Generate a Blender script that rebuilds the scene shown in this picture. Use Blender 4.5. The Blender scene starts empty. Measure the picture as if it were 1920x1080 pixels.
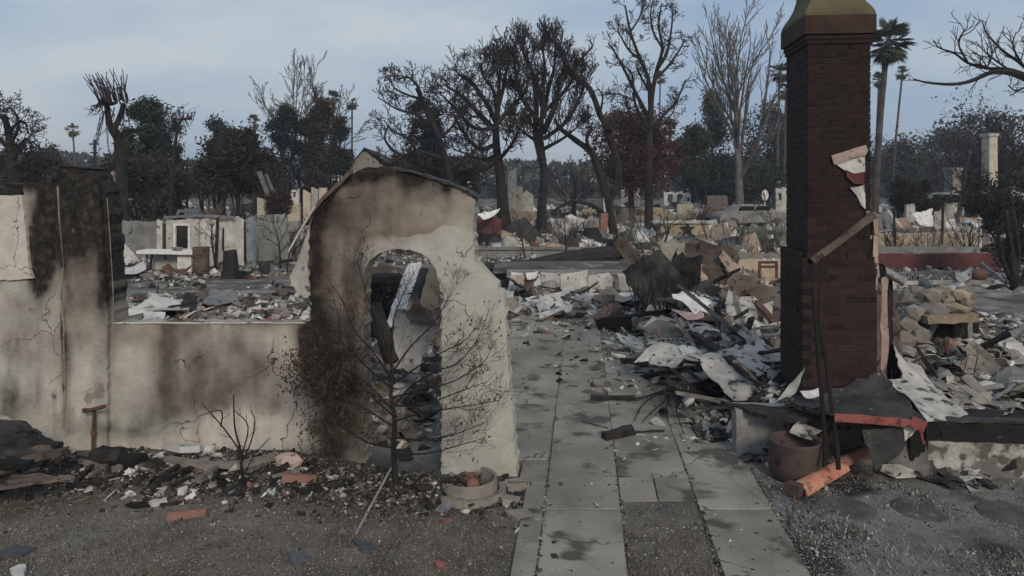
import bpy, bmesh, math, random
import numpy as np
from mathutils import Vector, Matrix, Euler
from mathutils.geometry import delaunay_2d_cdt

S = bpy.context.scene
C = S.collection
R = math.radians
rnd = random.Random(7)
nr = np.random.RandomState(7)

# ------------------------------------------------------------------ camera, sky, sun, exposure
FPX, HC, YH = 1400.0, 2.8, 340.0
cam_d = bpy.data.cameras.new('camera')
cam = bpy.data.objects.new('camera', cam_d); C.objects.link(cam)
cam.location = (0, 0, HC); cam.rotation_euler = (R(90), 0, 0)
cam_d.sensor_width = 36; cam_d.lens = FPX / 1920 * 36
cam_d.shift_y = -(540 - YH) / 1920
cam_d.clip_start = .05; cam_d.clip_end = 3000
S.camera = cam

SUN_EL, SUN_AZ = 29, 163          # compass style: 0 = +Y (view direction), clockwise
w = bpy.data.worlds.new('World'); S.world = w; w.use_nodes = True
nt = w.node_tree; nt.nodes.clear()
def wn(t, **k):
    n = nt.nodes.new(t)
    for a, b in k.items(): setattr(n, a, b)
    return n
out = wn('ShaderNodeOutputWorld'); bg = wn('ShaderNodeBackground')
sky = wn('ShaderNodeTexSky', sky_type='NISHITA', sun_disc=False)
sky.sun_elevation = R(SUN_EL); sky.sun_rotation = R(SUN_AZ); sky.dust_density = 3.0; sky.air_density = 1.2
tc = wn('ShaderNodeTexCoord'); mp = wn('ShaderNodeMapping')
mp.inputs['Scale'].default_value = (1.0, 1.0, 3.2); mp.inputs['Location'].default_value = (.35, .1, .2)
nz = wn('ShaderNodeTexNoise'); nz.inputs['Scale'].default_value = 2.1; nz.inputs['Detail'].default_value = 6; nz.inputs['Roughness'].default_value = .5
rp = wn('ShaderNodeValToRGB')
rp.color_ramp.elements[0].position = .38; rp.color_ramp.elements[1].position = .63
rp.color_ramp.elements[0].color = (4.0, 5.4, 7.5, 1); rp.color_ramp.elements[1].color = (7.0, 7.8, 8.5, 1)
mixn = wn('ShaderNodeMix', data_type='RGBA'); mixn.inputs[0].default_value = .86
nt.links.new(tc.outputs['Generated'], mp.inputs[0]); nt.links.new(mp.outputs[0], nz.inputs['Vector'])
nt.links.new(nz.outputs[0], rp.inputs[0]); nt.links.new(sky.outputs[0], mixn.inputs[6]); nt.links.new(rp.outputs[0], mixn.inputs[7])
nt.links.new(mixn.outputs[2], bg.inputs[0]); bg.inputs[1].default_value = .066
nt.links.new(bg.outputs[0], out.inputs[0])

sun_d = bpy.data.lights.new('sun', 'SUN'); sun_d.energy = 1.5; sun_d.angle = R(14); sun_d.color = (1, .87, .7)
sun = bpy.data.objects.new('sun', sun_d); C.objects.link(sun)
_az, _el = R(SUN_AZ), R(SUN_EL)
_sd = Vector((math.sin(_az) * math.cos(_el), math.cos(_az) * math.cos(_el), math.sin(_el)))
sun.rotation_euler = _sd.to_track_quat('Z', 'Y').to_euler()
vs = S.view_settings
vs.view_transform = 'Standard'; vs.look = 'None'; vs.gamma = 1; vs.exposure = .3; vs.use_curve_mapping = False

# ------------------------------------------------------------------ noise
def _hash(i, j, s):
    n = (i * 374761393 + j * 668265263 + s * 974634541) & 0x7fffffff
    n = ((n ^ (n >> 13)) * 1274126177) & 0x7fffffff
    return ((n ^ (n >> 16)) & 0xffff) / 65535.0
def vno(x, y, s=0):
    x = np.asarray(x, float); y = np.asarray(y, float)
    i = np.floor(x).astype(np.int64); j = np.floor(y).astype(np.int64)
    u = x - i; v = y - j; u = u * u * (3 - 2 * u); v = v * v * (3 - 2 * v)
    a, b, c, d = _hash(i, j, s), _hash(i + 1, j, s), _hash(i, j + 1, s), _hash(i + 1, j + 1, s)
    return (a * (1 - u) + b * u) * (1 - v) + (c * (1 - u) + d * u) * v
def fbm(x, y, s=0, o=4):
    t = 0; a = .5
    for k in range(o):
        t = t + a * vno(x * 2 ** k, y * 2 ** k, s + k); a *= .5
    return t / (1 - .5 ** o)
def sst(a, b, x):
    t = np.clip((np.asarray(x, float) - a) / (b - a), 0, 1); return t * t * (3 - 2 * t)

# ------------------------------------------------------------------ frames and the ground height
TAN = .0948
RV = Vector((.9955, -.0944, 0)); DV = Vector((.0944, .9955, 0)); YAW = -math.atan(TAN)
O_CH = Vector((3.197, 8.05, .45))          # chimney front corner
O_WL = Vector((.05, 7.13, 0))              # foot of the wall beside the walkway
def pathv(x, y): return x - TAN * (y - 5.3)
def hfun(x, y):
    x = np.asarray(x, float); y = np.asarray(y, float)
    z = .05 * (fbm(x * .9, y * .9, 3) - .5) + .035 * (fbm(x * 4, y * 4, 9, 3) - .5)
    far = sst(18, 30, y); z = z * (1 - .4 * far)
    v = pathv(x, y)
    lx = (x - O_WL.x) * RV.x + (y - O_WL.y) * RV.y; ly = (x - O_WL.x) * DV.x + (y - O_WL.y) * DV.y
    z = z + .13 * np.exp(-((ly + .15) / .7) ** 2) * sst(-.9, -2.2, lx) * (.6 + .8 * fbm(x * 1.5, y * 1.5, 5))
    z = z + (.12 + .38 * fbm(x * .9, y * .9, 21)) * sst(.9, 2.2, ly) * sst(13, 9, y) * sst(-.8, -1.6, lx)      # rubble floor inside the ruin
    a = (x - O_CH.x) * RV.x + (y - O_CH.y) * RV.y; b = (x - O_CH.x) * DV.x + (y - O_CH.y) * DV.y
    pad = sst(-.62, -.42, b) * sst(-.75, -.2, a) * sst(11, 8.5, b)
    pad2 = sst(.5, .62, a) * sst(-.83, -.8, b)
    pad = np.maximum(pad, pad2 * sst(11, 8.5, b))
    z = z + pad * (.43 + .2 * (fbm(x * 1.7, y * 1.7, 33) - .45))
    z = z + .4 * np.exp(-((x - 2.75) / 1.15) ** 2 - ((y - 13.8) / 2.2) ** 2) * (.6 + .8 * fbm(x * 1.6, y * 1.6, 41))
    z = z + .3 * np.exp(-((x - 2.5) / .6) ** 2 - ((y - 10.6) / 1.0) ** 2)
    z = z + .4 * np.exp(-((x - 6.6) / 1.4) ** 2 - ((y - 11.6) / 1.6) ** 2) * (.6 + .8 * fbm(x * 2, y * 2, 43))
    vr = np.where(y < 7.3, 2.13, np.where(y < 9, 1.95, 1.7))
    vl = np.where(y < 7.0, -.02, -.9)
    onp = sst(-.06, .02, v - vl) * sst(.06, -.02, v - vr) * sst(16.4, 15.6, y) * sst(3.4, 3.6, y + 0 * x)
    z = z * (1 - onp) - .014 * onp
    return z
def hz(x, y): return float(hfun(np.array([x]), np.array([y]))[0])
def W(px, py, Y): return Vector(((px - 960) / FPX * Y, Y, HC - (py - YH) / FPX * Y))
def G(px, py, dz=0.0):
    Y = HC * FPX / max(py - YH, 4)
    for _ in range(12):
        Y = .5 * Y + .5 * (HC - hz((px - 960) / FPX * Y, Y)) * FPX / max(py - YH, 4)
    p = W(px, py, Y); p.z += dz
    return p
def onground(px, py, dz=0.0):
    p = G(px, py); p.z = hz(p.x, p.y) + dz; return p

# ------------------------------------------------------------------ mesh collecting
class Geo:
    def __init__(s): s.v = []; s.f = []; s.c = None
    def add(s, vs, fs):
        o = len(s.v); s.v.extend([tuple(v) for v in vs]); s.f.extend([tuple(i + o for i in f) for f in fs]); return s
    def box(s, c, d, e=(0, 0, 0), jit=0):
        m = Euler(e).to_matrix(); c = Vector(c); vs = []
        for k in range(8):
            p = Vector(((k & 1) - .5, ((k >> 1) & 1) - .5, (k >> 2) - .5))
            p = Vector((p.x * d[0], p.y * d[1], p.z * d[2]))
            if jit: p += Vector((rnd.uniform(-jit, jit), rnd.uniform(-jit, jit), rnd.uniform(-jit, jit)))
            vs.append(c + m @ p)
        return s.add(vs, [(0, 2, 3, 1), (4, 5, 7, 6), (0, 1, 5, 4), (2, 6, 7, 3), (0, 4, 6, 2), (1, 3, 7, 5)])
    def bar(s, p0, p1, w, h=None, taper=1., segs=1, jit=0, roll=0):
        p0 = Vector(p0); p1 = Vector(p1); h = h or w; d = (p1 - p0).normalized()
        up = Vector((0, 0, 1)) if abs(d.z) < .95 else Vector((1, 0, 0))
        a = d.cross(up).normalized(); b = a.cross(d)
        if roll: q = Matrix.Rotation(roll, 3, d); a = q @ a; b = q @ b
        vs = []; n = segs + 1
        for i in range(n):
            t = i / segs; k = 1 + (taper - 1) * t; c = p0.lerp(p1, t)
            for (u, v) in ((-1, -1), (1, -1), (1, 1), (-1, 1)):
                vs.append(c + a * (u * w * .5 * k) + b * (v * h * .5 * k) + Vector((rnd.uniform(-jit, jit), rnd.uniform(-jit, jit), rnd.uniform(-jit, jit))))
        fs = [(3, 2, 1, 0), tuple(4 * segs + i for i in range(4))]
        for i in range(segs):
            for k in range(4):
                k2 = (k + 1) % 4; fs.append((4 * i + k, 4 * i + k2, 4 * i + 4 + k2, 4 * i + 4 + k))
        return s.add(vs, fs)
    def tube(s, pts, rad, n=6, jit=0, caps=True):
        pts = [Vector(p) for p in pts]; m = len(pts)
        if not hasattr(rad, '__len__'): rad = [rad] * m
        t0 = (pts[1] - pts[0]).normalized()
        a = t0.cross(Vector((0, 0, 1)) if abs(t0.z) < .9 else Vector((1, 0, 0))).normalized()
        vs = []
        for i in range(m):
            t = (pts[min(i + 1, m - 1)] - pts[max(i - 1, 0)])
            t = t.normalized() if t.length > 1e-9 else t0
            a = (a - t * a.dot(t)); a = a.normalized() if a.length > 1e-6 else t.orthogonal().normalized()
            b = t.cross(a)
            for k in range(n):
                g = 2 * math.pi * k / n; r = rad[i] * (1 + (rnd.uniform(-jit, jit) if jit else 0))
                vs.append(pts[i] + (a * math.cos(g) + b * math.sin(g)) * r)
        fs = []
        for i in range(m - 1):
            for k in range(n):
                k2 = (k + 1) % n; fs.append((i * n + k, i * n + k2, i * n + n + k2, i * n + n + k))
        if caps: fs.append(tuple(range(n - 1, -1, -1))); fs.append(tuple((m - 1) * n + k for k in range(n)))
        return s.add(vs, fs)
    def poly(s, pts, nrm, t):
        """polygon pts extruded by t along nrm"""
        nrm = Vector(nrm).normalized(); n = len(pts); pts = [Vector(p) for p in pts]
        return s.add(pts + [p + nrm * t for p in pts], [tuple(range(n)), tuple(range(2 * n - 1, n - 1, -1))] + [(i, i + n, (i + 1) % n + n, (i + 1) % n) for i in range(n)])
    def lathe(s, c, prof, n=24, a0=0., a1=2 * math.pi):
        c = Vector(c); closed = abs(a1 - a0 - 2 * math.pi) < 1e-6; m = n if closed else n + 1; vs = []
        for i in range(m):
            g = a0 + (a1 - a0) * i / n
            for (r, z) in prof: vs.append(c + Vector((math.cos(g) * r, math.sin(g) * r, z)))
        k = len(prof); fs = []
        for i in range(n):
            j = (i + 1) % m
            for q in range(k - 1): fs.append((i * k + q, j * k + q, j * k + q + 1, i * k + q + 1))
        if not closed and prof[0] == prof[-1]: fs.append(tuple(range(k - 2, -1, -1))); fs.append(tuple(n * k + q for q in range(k - 1)))
        return s.add(vs, fs)
    def rock(s, c, d, e=(0, 0, 0), rough=.25, sub=1):
        bm = bmesh.new(); bmesh.ops.create_icosphere(bm, subdivisions=sub, radius=.5)
        m = Euler(e).to_matrix(); c = Vector(c); vs = []
        for v in bm.verts:
            p = v.co * (1 + rnd.uniform(-rough, rough)); vs.append(c + m @ Vector((p.x * d[0], p.y * d[1], p.z * d[2])))
        fs = [[v.index for v in f.verts] for f in bm.faces]; bm.free()
        return s.add(vs, fs)
    def sheet(s, c, w, h, e=(0, 0, 0), curl=0., crum=.03, t=.006, nx=7, ny=7, ragged=.05):
        m = Euler(e).to_matrix(); c = Vector(c); ph = rnd.uniform(0, 9); sx = rnd.randint(0, 999)
        top = []
        for j in range(ny + 1):
            for i in range(nx + 1):
                u = i / nx - .5; v = j / ny - .5; x = u * w; y = v * h
                if i in (0, nx): x += rnd.uniform(-ragged, ragged) * w
                if j in (0, ny): y += rnd.uniform(-ragged, ragged) * h
                z = curl * (u * u - .08) * w * 2 + crum * math.sin(ph + 5 * u + 3 * v) + crum * 2.2 * (float(vno(u * 4 + 7, v * 4 + 3, sx)) - .5) + crum * .8 * (float(vno(u * 11, v * 11, sx + 5)) - .5)
                top.append(Vector((x, y, z)))
        n = (nx + 1) * (ny + 1); vs = [c + m @ p for p in top] + [c + m @ (p - Vector((0, 0, t))) for p in top]; fs = []
        for j in range(ny):
            for i in range(nx):
                a = j * (nx + 1) + i; b = a + 1; d = a + nx + 1; q = d + 1
                fs.append((a, b, q, d)); fs.append((a + n, d + n, q + n, b + n))
        ring = [i for i in range(nx + 1)] + [(j + 1) * (nx + 1) + nx for j in range(ny)] + [ny * (nx + 1) + nx - 1 - i for i in range(nx)] + [(ny - 1 - j) * (nx + 1) for j in range(ny - 1)]
        for k in range(len(ring)):
            a = ring[k]; b = ring[(k + 1) % len(ring)]; fs.append((a, a + n, b + n, b))
        return s.add(vs, fs)
    def shard(s, c, w, d, t, e=(0, 0, 0), n=7, irr=.25):
        """an irregular broken slab"""
        m = Euler(e).to_matrix(); c = Vector(c); p = []
        for k in range(n):
            g = 2 * math.pi * k / n + rnd.uniform(-.25, .25); q = 1 + rnd.uniform(-irr, irr)
            x, y = math.cos(g), math.sin(g); f = 1 / max(abs(x), abs(y)) ** .6
            p.append((x * w * .5 * q * f, y * d * .5 * q * f))
        vs = [c + m @ Vector((x, y, t * .5 + rnd.uniform(-.15, .15) * t)) for x, y in p] + [c + m @ Vector((x * 1.03 + rnd.uniform(-.04, .04) * w, y * 1.03 + rnd.uniform(-.04, .04) * d, -t * .5)) for x, y in p]
        return s.add(vs, [tuple(range(n)), tuple(range(2 * n - 1, n - 1, -1))] + [(i, i + n, (i + 1) % n + n, (i + 1) % n) for i in range(n)])

WL = {}
def mesh_from(name, geo, m, origin=(0, 0, 0), smooth=False):
    me = bpy.data.meshes.new(name)
    o = Vector(origin)
    me.from_pydata([(v[0] - o.x, v[1] - o.y, v[2] - o.z) for v in geo.v], [], geo.f)
    if smooth: me.polygons.foreach_set('use_smooth', [True] * len(me.polygons))
    me.materials.append(m); me.update()
    return me
def tag(o, label=None, cat=None, group=None, kind=None):
    if label: o['label'] = label
    if cat: o['category'] = cat
    if group: o['group'] = group
    if kind: o['kind'] = kind
    elif cat: o['kind'] = 'thing'
    return o
def thing(name, label, cat, loc, group=None, rotz=0):
    o = bpy.data.objects.new(name, None); C.objects.link(o); o.location = Vector(loc); o.rotation_euler = (0, 0, rotz)
    o.empty_display_size = .1
    WL[o.name] = Vector(loc) if not rotz else Vector((0, 0, 0))
    return tag(o, label, cat, group)
def part(name, geo, m, parent, smooth=False, label=None, kind=None):
    """child whose geometry is given in world space (or in the parent's own space when the parent is turned)"""
    org = WL[parent.name]
    o = bpy.data.objects.new(name, mesh_from(name, geo, m, org, smooth)); C.objects.link(o); o.parent = parent
    WL[o.name] = org
    return tag(o, label, None, None, kind)
def solo(name, geo, m, label=None, cat=None, group=None, kind=None, smooth=False, loc=None):
    """a thing made of one mesh"""
    if loc is None:
        a = np.array(geo.v); loc = Vector((a[:, 0].mean(), a[:, 1].mean(), a[:, 2].min()))
    o = bpy.data.objects.new(name, mesh_from(name, geo, m, loc, smooth)); C.objects.link(o); o.location = loc
    WL[o.name] = Vector(loc)
    return tag(o, label, cat, group, kind)

# ------------------------------------------------------------------ materials
def mat(name, c1, c2, scale=5, rough=.9, bump=.4, bscale=30, c3=None, s3=60, t3=.62, metal=0, vary=.18, streak=None, attr=None, bdist=.02, spec=.3, crack=0):
    m = bpy.data.materials.new(name); m.use_nodes = True; t = m.node_tree; N = t.nodes; L = t.links
    b = N['Principled BSDF']; b.inputs['Roughness'].default_value = rough; b.inputs['Metallic'].default_value = metal
    b.inputs['Specular IOR Level'].default_value = spec
    co = N.new('ShaderNodeTexCoord'); oi = N.new('ShaderNodeObjectInfo')
    mul = N.new('ShaderNodeMath'); mul.operation = 'MULTIPLY'; mul.inputs[1].default_value = 37.
    L.new(oi.outputs['Random'], mul.inputs[0])
    ad = N.new('ShaderNodeVectorMath'); ad.operation = 'ADD'; L.new(co.outputs['Object'], ad.inputs[0]); L.new(mul.outputs[0], ad.inputs[1])
    v = ad.outputs[0]
    if streak:
        mpn = N.new('ShaderNodeMapping'); mpn.inputs['Scale'].default_value = streak; L.new(v, mpn.inputs[0]); vs_ = mpn.outputs[0]
    else: vs_ = v
    n1 = N.new('ShaderNodeTexNoise'); n1.inputs['Scale'].default_value = scale; n1.inputs['Detail'].default_value = 6; n1.inputs['Roughness'].default_value = .6
    L.new(vs_, n1.inputs['Vector'])
    rp = N.new('ShaderNodeValToRGB'); rp.color_ramp.elements[0].position = .36; rp.color_ramp.elements[1].position = .64
    rp.color_ramp.elements[0].color = (*c1, 1); rp.color_ramp.elements[1].color = (*c2, 1)
    L.new(n1.outputs[0], rp.inputs[0]); col = rp.outputs[0]
    if attr:
        at = N.new('ShaderNodeAttribute'); at.attribute_name = attr
        mm = N.new('ShaderNodeMix'); mm.data_type = 'RGBA'; mm.blend_type = 'MULTIPLY'; mm.inputs[0].default_value = 1
        L.new(at.outputs['Color'], mm.inputs[6]); L.new(col, mm.inputs[7]); col = mm.outputs[2]
    if c3:
        n3 = N.new('ShaderNodeTexNoise'); n3.inputs['Scale'].default_value = s3; n3.inputs['Detail'].default_value = 3; L.new(v, n3.inputs['Vector'])
        r3 = N.new('ShaderNodeValToRGB'); r3.color_ramp.elements[0].position = t3 - .04; r3.color_ramp.elements[1].position = t3 + .04
        L.new(n3.outputs[0], r3.inputs[0])
        mm = N.new('ShaderNodeMix'); mm.data_type = 'RGBA'; mm.inputs[7].default_value = (*c3, 1)
        L.new(r3.outputs[0], mm.inputs[0]); L.new(col, mm.inputs[6]); col = mm.outputs[2]
    if crack:
        vo = N.new('ShaderNodeTexVoronoi'); vo.feature = 'DISTANCE_TO_EDGE'; vo.inputs['Scale'].default_value = crack
        wd = N.new('ShaderNodeTexNoise'); wd.inputs['Scale'].default_value = 3; wd.inputs['Detail'].default_value = 5; L.new(v, wd.inputs['Vector'])
        wa = N.new('ShaderNodeVectorMath'); wa.operation = 'MULTIPLY_ADD'; wa.inputs[1].default_value = (.5, .5, .5); L.new(wd.outputs['Color'], wa.inputs[0]); L.new(v, wa.inputs[2]); L.new(wa.outputs[0], vo.inputs['Vector'])
        cr = N.new('ShaderNodeMapRange'); cr.inputs[1].default_value = .004; cr.inputs[2].default_value = .012; cr.inputs[3].default_value = 1; cr.inputs[4].default_value = 0; L.new(vo.outputs[0], cr.inputs[0])
        mk = N.new('ShaderNodeMapRange'); mk.inputs[1].default_value = .52; mk.inputs[2].default_value = .6; L.new(n1.outputs[0], mk.inputs[0])
        mu = N.new('ShaderNodeMath'); mu.operation = 'MULTIPLY'; L.new(cr.outputs[0], mu.inputs[0]); L.new(mk.outputs[0], mu.inputs[1])
        mm = N.new('ShaderNodeMix'); mm.data_type = 'RGBA'; mm.inputs[7].default_value = (.05, .045, .04, 1); L.new(mu.outputs[0], mm.inputs[0]); L.new(col, mm.inputs[6]); col = mm.outputs[2]
    if vary:
        mr = N.new('ShaderNodeMapRange'); mr.inputs[3].default_value = 1 - vary; mr.inputs[4].default_value = 1 + vary; L.new(oi.outputs['Random'], mr.inputs[0])
        hs = N.new('ShaderNodeHueSaturation'); L.new(mr.outputs[0], hs.inputs['Value']); L.new(col, hs.inputs['Color']); col = hs.outputs[0]
    L.new(col, b.inputs['Base Color'])
    if bump:
        n2 = N.new('ShaderNodeTexNoise'); n2.inputs['Scale'].default_value = bscale; n2.inputs['Detail'].default_value = 5; L.new(vs_ if streak else v, n2.inputs['Vector'])
        bp = N.new('ShaderNodeBump'); bp.inputs['Strength'].default_value = bump; bp.inputs['Distance'].default_value = bdist
        L.new(n2.outputs[0], bp.inputs['Height']); L.new(bp.outputs[0], b.inputs['Normal'])
    return m
M = {}
M['char'] = mat('charred wood', (.012, .011, .011), (.035, .031, .03), 9, .85, .6, 40, streak=None)
M['bark'] = mat('burnt bark', (.013, .012, .012), (.034, .03, .029), 3, .95, .8, 14, bdist=.05)
M['twig'] = mat('burnt twigs', (.022, .019, .02), (.05, .043, .042), 3, .95, 0)
M['palebark'] = mat('pale bark', (.10, .092, .085), (.19, .175, .16), 3, .95, .5, 12)
M['paletwig'] = mat('pale twigs', (.085, .078, .074), (.15, .135, .125), 3, .95, 0)
M['ashwood'] = mat('ashy wood', (.10, .095, .09), (.22, .21, .2), 8, .95, .5, 40)
M['concrete'] = mat('walk concrete', (.155, .147, .123), (.275, .262, .224), 1.3, .9, .25, 60, c3=(.08, .072, .062), s3=2.3, t3=.6, vary=.1, crack=1.1)
M['white'] = mat('white plaster', (.5, .49, .47), (.68, .67, .65), 4, .9, .4, 30, c3=(.2, .19, .18), s3=7, t3=.66)
M['offwhite'] = mat('ashy plaster', (.36, .345, .315), (.55, .53, .49), 4, .92, .4, 30, c3=(.1, .095, .09), s3=8, t3=.63)
M['grey'] = mat('grey panel', (.15, .15, .145), (.25, .25, .24), 3, .8, .3, 20, c3=(.07, .07, .07), s3=6, t3=.66)
M['ash'] = mat('ash grey sheet', (.27, .26, .24), (.45, .435, .405), 5, .92, .5, 20, c3=(.06, .058, .055), s3=9, t3=.6)
M['dark'] = mat('dark roofing', (.02, .02, .02), (.05, .05, .048), 4, .7, .5, 30, c3=(.3, .29, .28), s3=16, t3=.72)
M['slate'] = mat('slate tile', (.045, .05, .058), (.075, .08, .09), 5, .65, .3, 30)
M['rust'] = mat('rusty metal', (.07, .035, .024), (.14, .075, .05), 6, .85, .5, 40, c3=(.03, .02, .018), s3=20)
M['terra'] = mat('terracotta', (.18, .09, .07), (.25, .135, .105), 5, .85, .3, 40, c3=(.12, .07, .055), s3=9, t3=.64)
M['orange'] = mat('orange terracotta', (.36, .14, .085), (.46, .23, .16), 6, .85, .3, 40, c3=(.12, .07, .055), s3=7, t3=.62)
M['pinkst'] = mat('pinkish stucco', (.34, .24, .21), (.44, .34, .3), 5, .9, .5, 25, c3=(.16, .12, .11), s3=10, t3=.62)
M['tanst'] = mat('tan stucco', (.3, .24, .17), (.42, .35, .26), 3, .9, .4, 25, c3=(.12, .1, .08), s3=5, t3=.64)
M['yellow'] = mat('cream stucco', (.36, .325, .25), (.48, .44, .35), 3, .9, .3, 25, c3=(.16, .13, .1), s3=3, t3=.66)
M['stone'] = mat('flat stone', (.2, .18, .155), (.29, .265, .23), 6, .9, .4, 40, c3=(.12, .105, .09), s3=12)
M['redpaint'] = mat('faded red paint', (.2, .05, .045), (.3, .1, .09), 5, .7, .3, 30, c3=(.08, .03, .03), s3=14)
M['redwall'] = mat('dark red wall', (.085, .03, .032), (.13, .05, .05), 2, .85, .3, 20, c3=(.05, .03, .03), s3=5)
M['black'] = mat('soot and void black', (.006, .006, .006), (.012, .012, .012), 4, .9, .2, 20)  # also colours the dark inside openings
M['steel'] = mat('dull steel', (.18, .18, .18), (.3, .3, .3), 6, .55, .2, 30, metal=.6)
M['bluegrey'] = mat('blue grey metal', (.11, .12, .14), (.2, .21, .23), 4, .6, .2, 20, c3=(.06, .05, .05), s3=6)
M['brownsheet'] = mat('scorched brown sheet', (.075, .055, .045), (.14, .11, .09), 4, .85, .4, 20, c3=(.03, .026, .024), s3=8, t3=.6)
M['brick'] = mat('dark red brick', (.017, .0105, .0098), (.026, .0148, .0132), 9, .9, .5, 60, c3=(.01, .007, .007), s3=14, t3=.6, vary=.2)
M['brickl'] = mat('less sooted brick', (.029, .0155, .0135), (.041, .022, .019), 9, .9, .5, 60, c3=(.022, .014, .013), s3=14, t3=.62, vary=.16)
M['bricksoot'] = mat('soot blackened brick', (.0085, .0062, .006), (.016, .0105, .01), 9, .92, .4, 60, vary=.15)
M['mortar'] = mat('sooty mortar', (.024, .0165, .0148), (.036, .0245, .021), 8, .95, .4, 40)
M['crown'] = mat('olive cap mortar', (.075, .066, .036), (.115, .1, .06), 4, .95, .4, 30)
M['pot'] = mat('brown clay pot', (.07, .05, .045), (.1, .072, .064), 5, .85, .25, 30, c3=(.04, .03, .028), s3=7)
M['leafbr'] = mat('dead brown leaves', (.028, .019, .014), (.085, .05, .027), 20, .9, 0, vary=.3)
M['leafdk'] = mat('dark evergreen', (.9, .9, .9), (1.1, 1.1, 1.1), 2, .9, 0, attr='col')
M['vcol'] = mat('mixed rubble', (.75, .75, .75), (1.15, 1.15, 1.15), 8, .93, .3, 40, attr='col', vary=0)
M['glass'] = mat('smoked glass', (.03, .033, .036), (.05, .055, .06), 3, .15, 0)
# ------------------------------------------------------------------ ground: one sheet out to the horizon
def lines(lo, hi, step, ext, k):
    a = list(np.arange(lo, hi + 1e-6, step)); s = step; x = lo; left = []
    while x > -ext: s *= k; x -= s; left.append(x)
    s = step; x = hi; right = []
    while x < ext: s *= k; x += s; right.append(x)
    return np.array(left[::-1] + a + right)
gx = lines(-7, 9.5, .055, 900, 1.13)
gy = lines(4.2, 17, .055, 1500, 1.075); gy = gy[gy > -60]
X, Y = np.meshgrid(gx, gy); Zg = hfun(X, Y)
def grid_mesh(name, X, Y, Z):
    ny, nx = X.shape
    me = bpy.data.meshes.new(name)
    v = np.stack([X, Y, Z], -1).reshape(-1, 3); i = np.arange(ny * nx).reshape(ny, nx)
    q = np.stack([i[:-1, :-1], i[:-1, 1:], i[1:, 1:], i[1:, :-1]], -1).reshape(-1, 4)
    me.vertices.add(len(v)); me.vertices.foreach_set('co', v.ravel())
    me.loops.add(q.size); me.loops.foreach_set('vertex_index', q.ravel())
    me.polygons.add(len(q)); me.polygons.foreach_set('loop_start', np.arange(len(q)) * 4); me.polygons.foreach_set('loop_total', np.full(len(q), 4))
    me.polygons.foreach_set('use_smooth', np.ones(len(q), bool))
    me.update(calc_edges=True); return me
def set_col(me, name, rgb):
    a = me.attributes.new(name, 'FLOAT_COLOR', 'POINT'); n = len(rgb)
    a.data.foreach_set('color', np.concatenate([rgb, np.ones((n, 1))], 1).astype(np.float32).ravel())
gm_ = grid_mesh('ground', X, Y, Zg)
# what lies on the ground: r = char, soot and other dark ground, g = pale ash, b = brown burnt lawn
x, y = X.ravel(), Y.ravel()
wlx = (x - O_WL.x) * RV.x + (y - O_WL.y) * RV.y; wly = (x - O_WL.x) * DV.x + (y - O_WL.y) * DV.y
n1, n2, n3 = fbm(x * .8, y * .8, 51), fbm(x * 2.2, y * 2.2, 57), fbm(x * .25, y * .25, 61)
char = .75 * np.exp(-((wly + .45) / .5) ** 2) * sst(.05, -.3, wlx) * sst(.35, .6, n2 + .15) + .55 * sst(.55, .7, n1) * sst(8, 9, y)
char = char + .75 * sst(1.95, 2.1, pathv(x, y)) * sst(7.3, 7.1, y) * sst(.42, .62, n2 * .6 + n1 * .4) + .8 * np.exp(-((x - 2.6) / 1.1) ** 2 - ((y - 10) / 1.6) ** 2) * sst(.3, .6, n2) + .6 * sst(18, 30, y) * sst(.42, .6, n1)
lawn = sst(.1, -.4, wly + .7) * sst(8, 7, y) * (.55 + .6 * (n2 - .4))
bedr = sst(1.9, 2.2, pathv(x, y)) * sst(8, 7.2, y)
ashp = sst(8, 10, y) * sst(.4, .66, n2) * sst(26, 18, y) + bedr * .55 * sst(.3, .6, n2)
lawn = lawn * (1 - bedr)
char = char + .6 * np.exp(-((x + 1.3) / 1.1) ** 2 - ((y - 6.85) / .4) ** 2) + .35 * sst(.56, .68, n2) * sst(8, 7, y); ashp = ashp + .4 * np.exp(-((x + 3.2) / 1.3) ** 2 - ((y - 5.9) / .55) ** 2) * sst(.3, .6, n1)  # ground coloured darker in an oval around the dead shrub
set_col(gm_, 'zone', np.clip(np.stack([char, ashp, lawn], 1), 0, 1))
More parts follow.
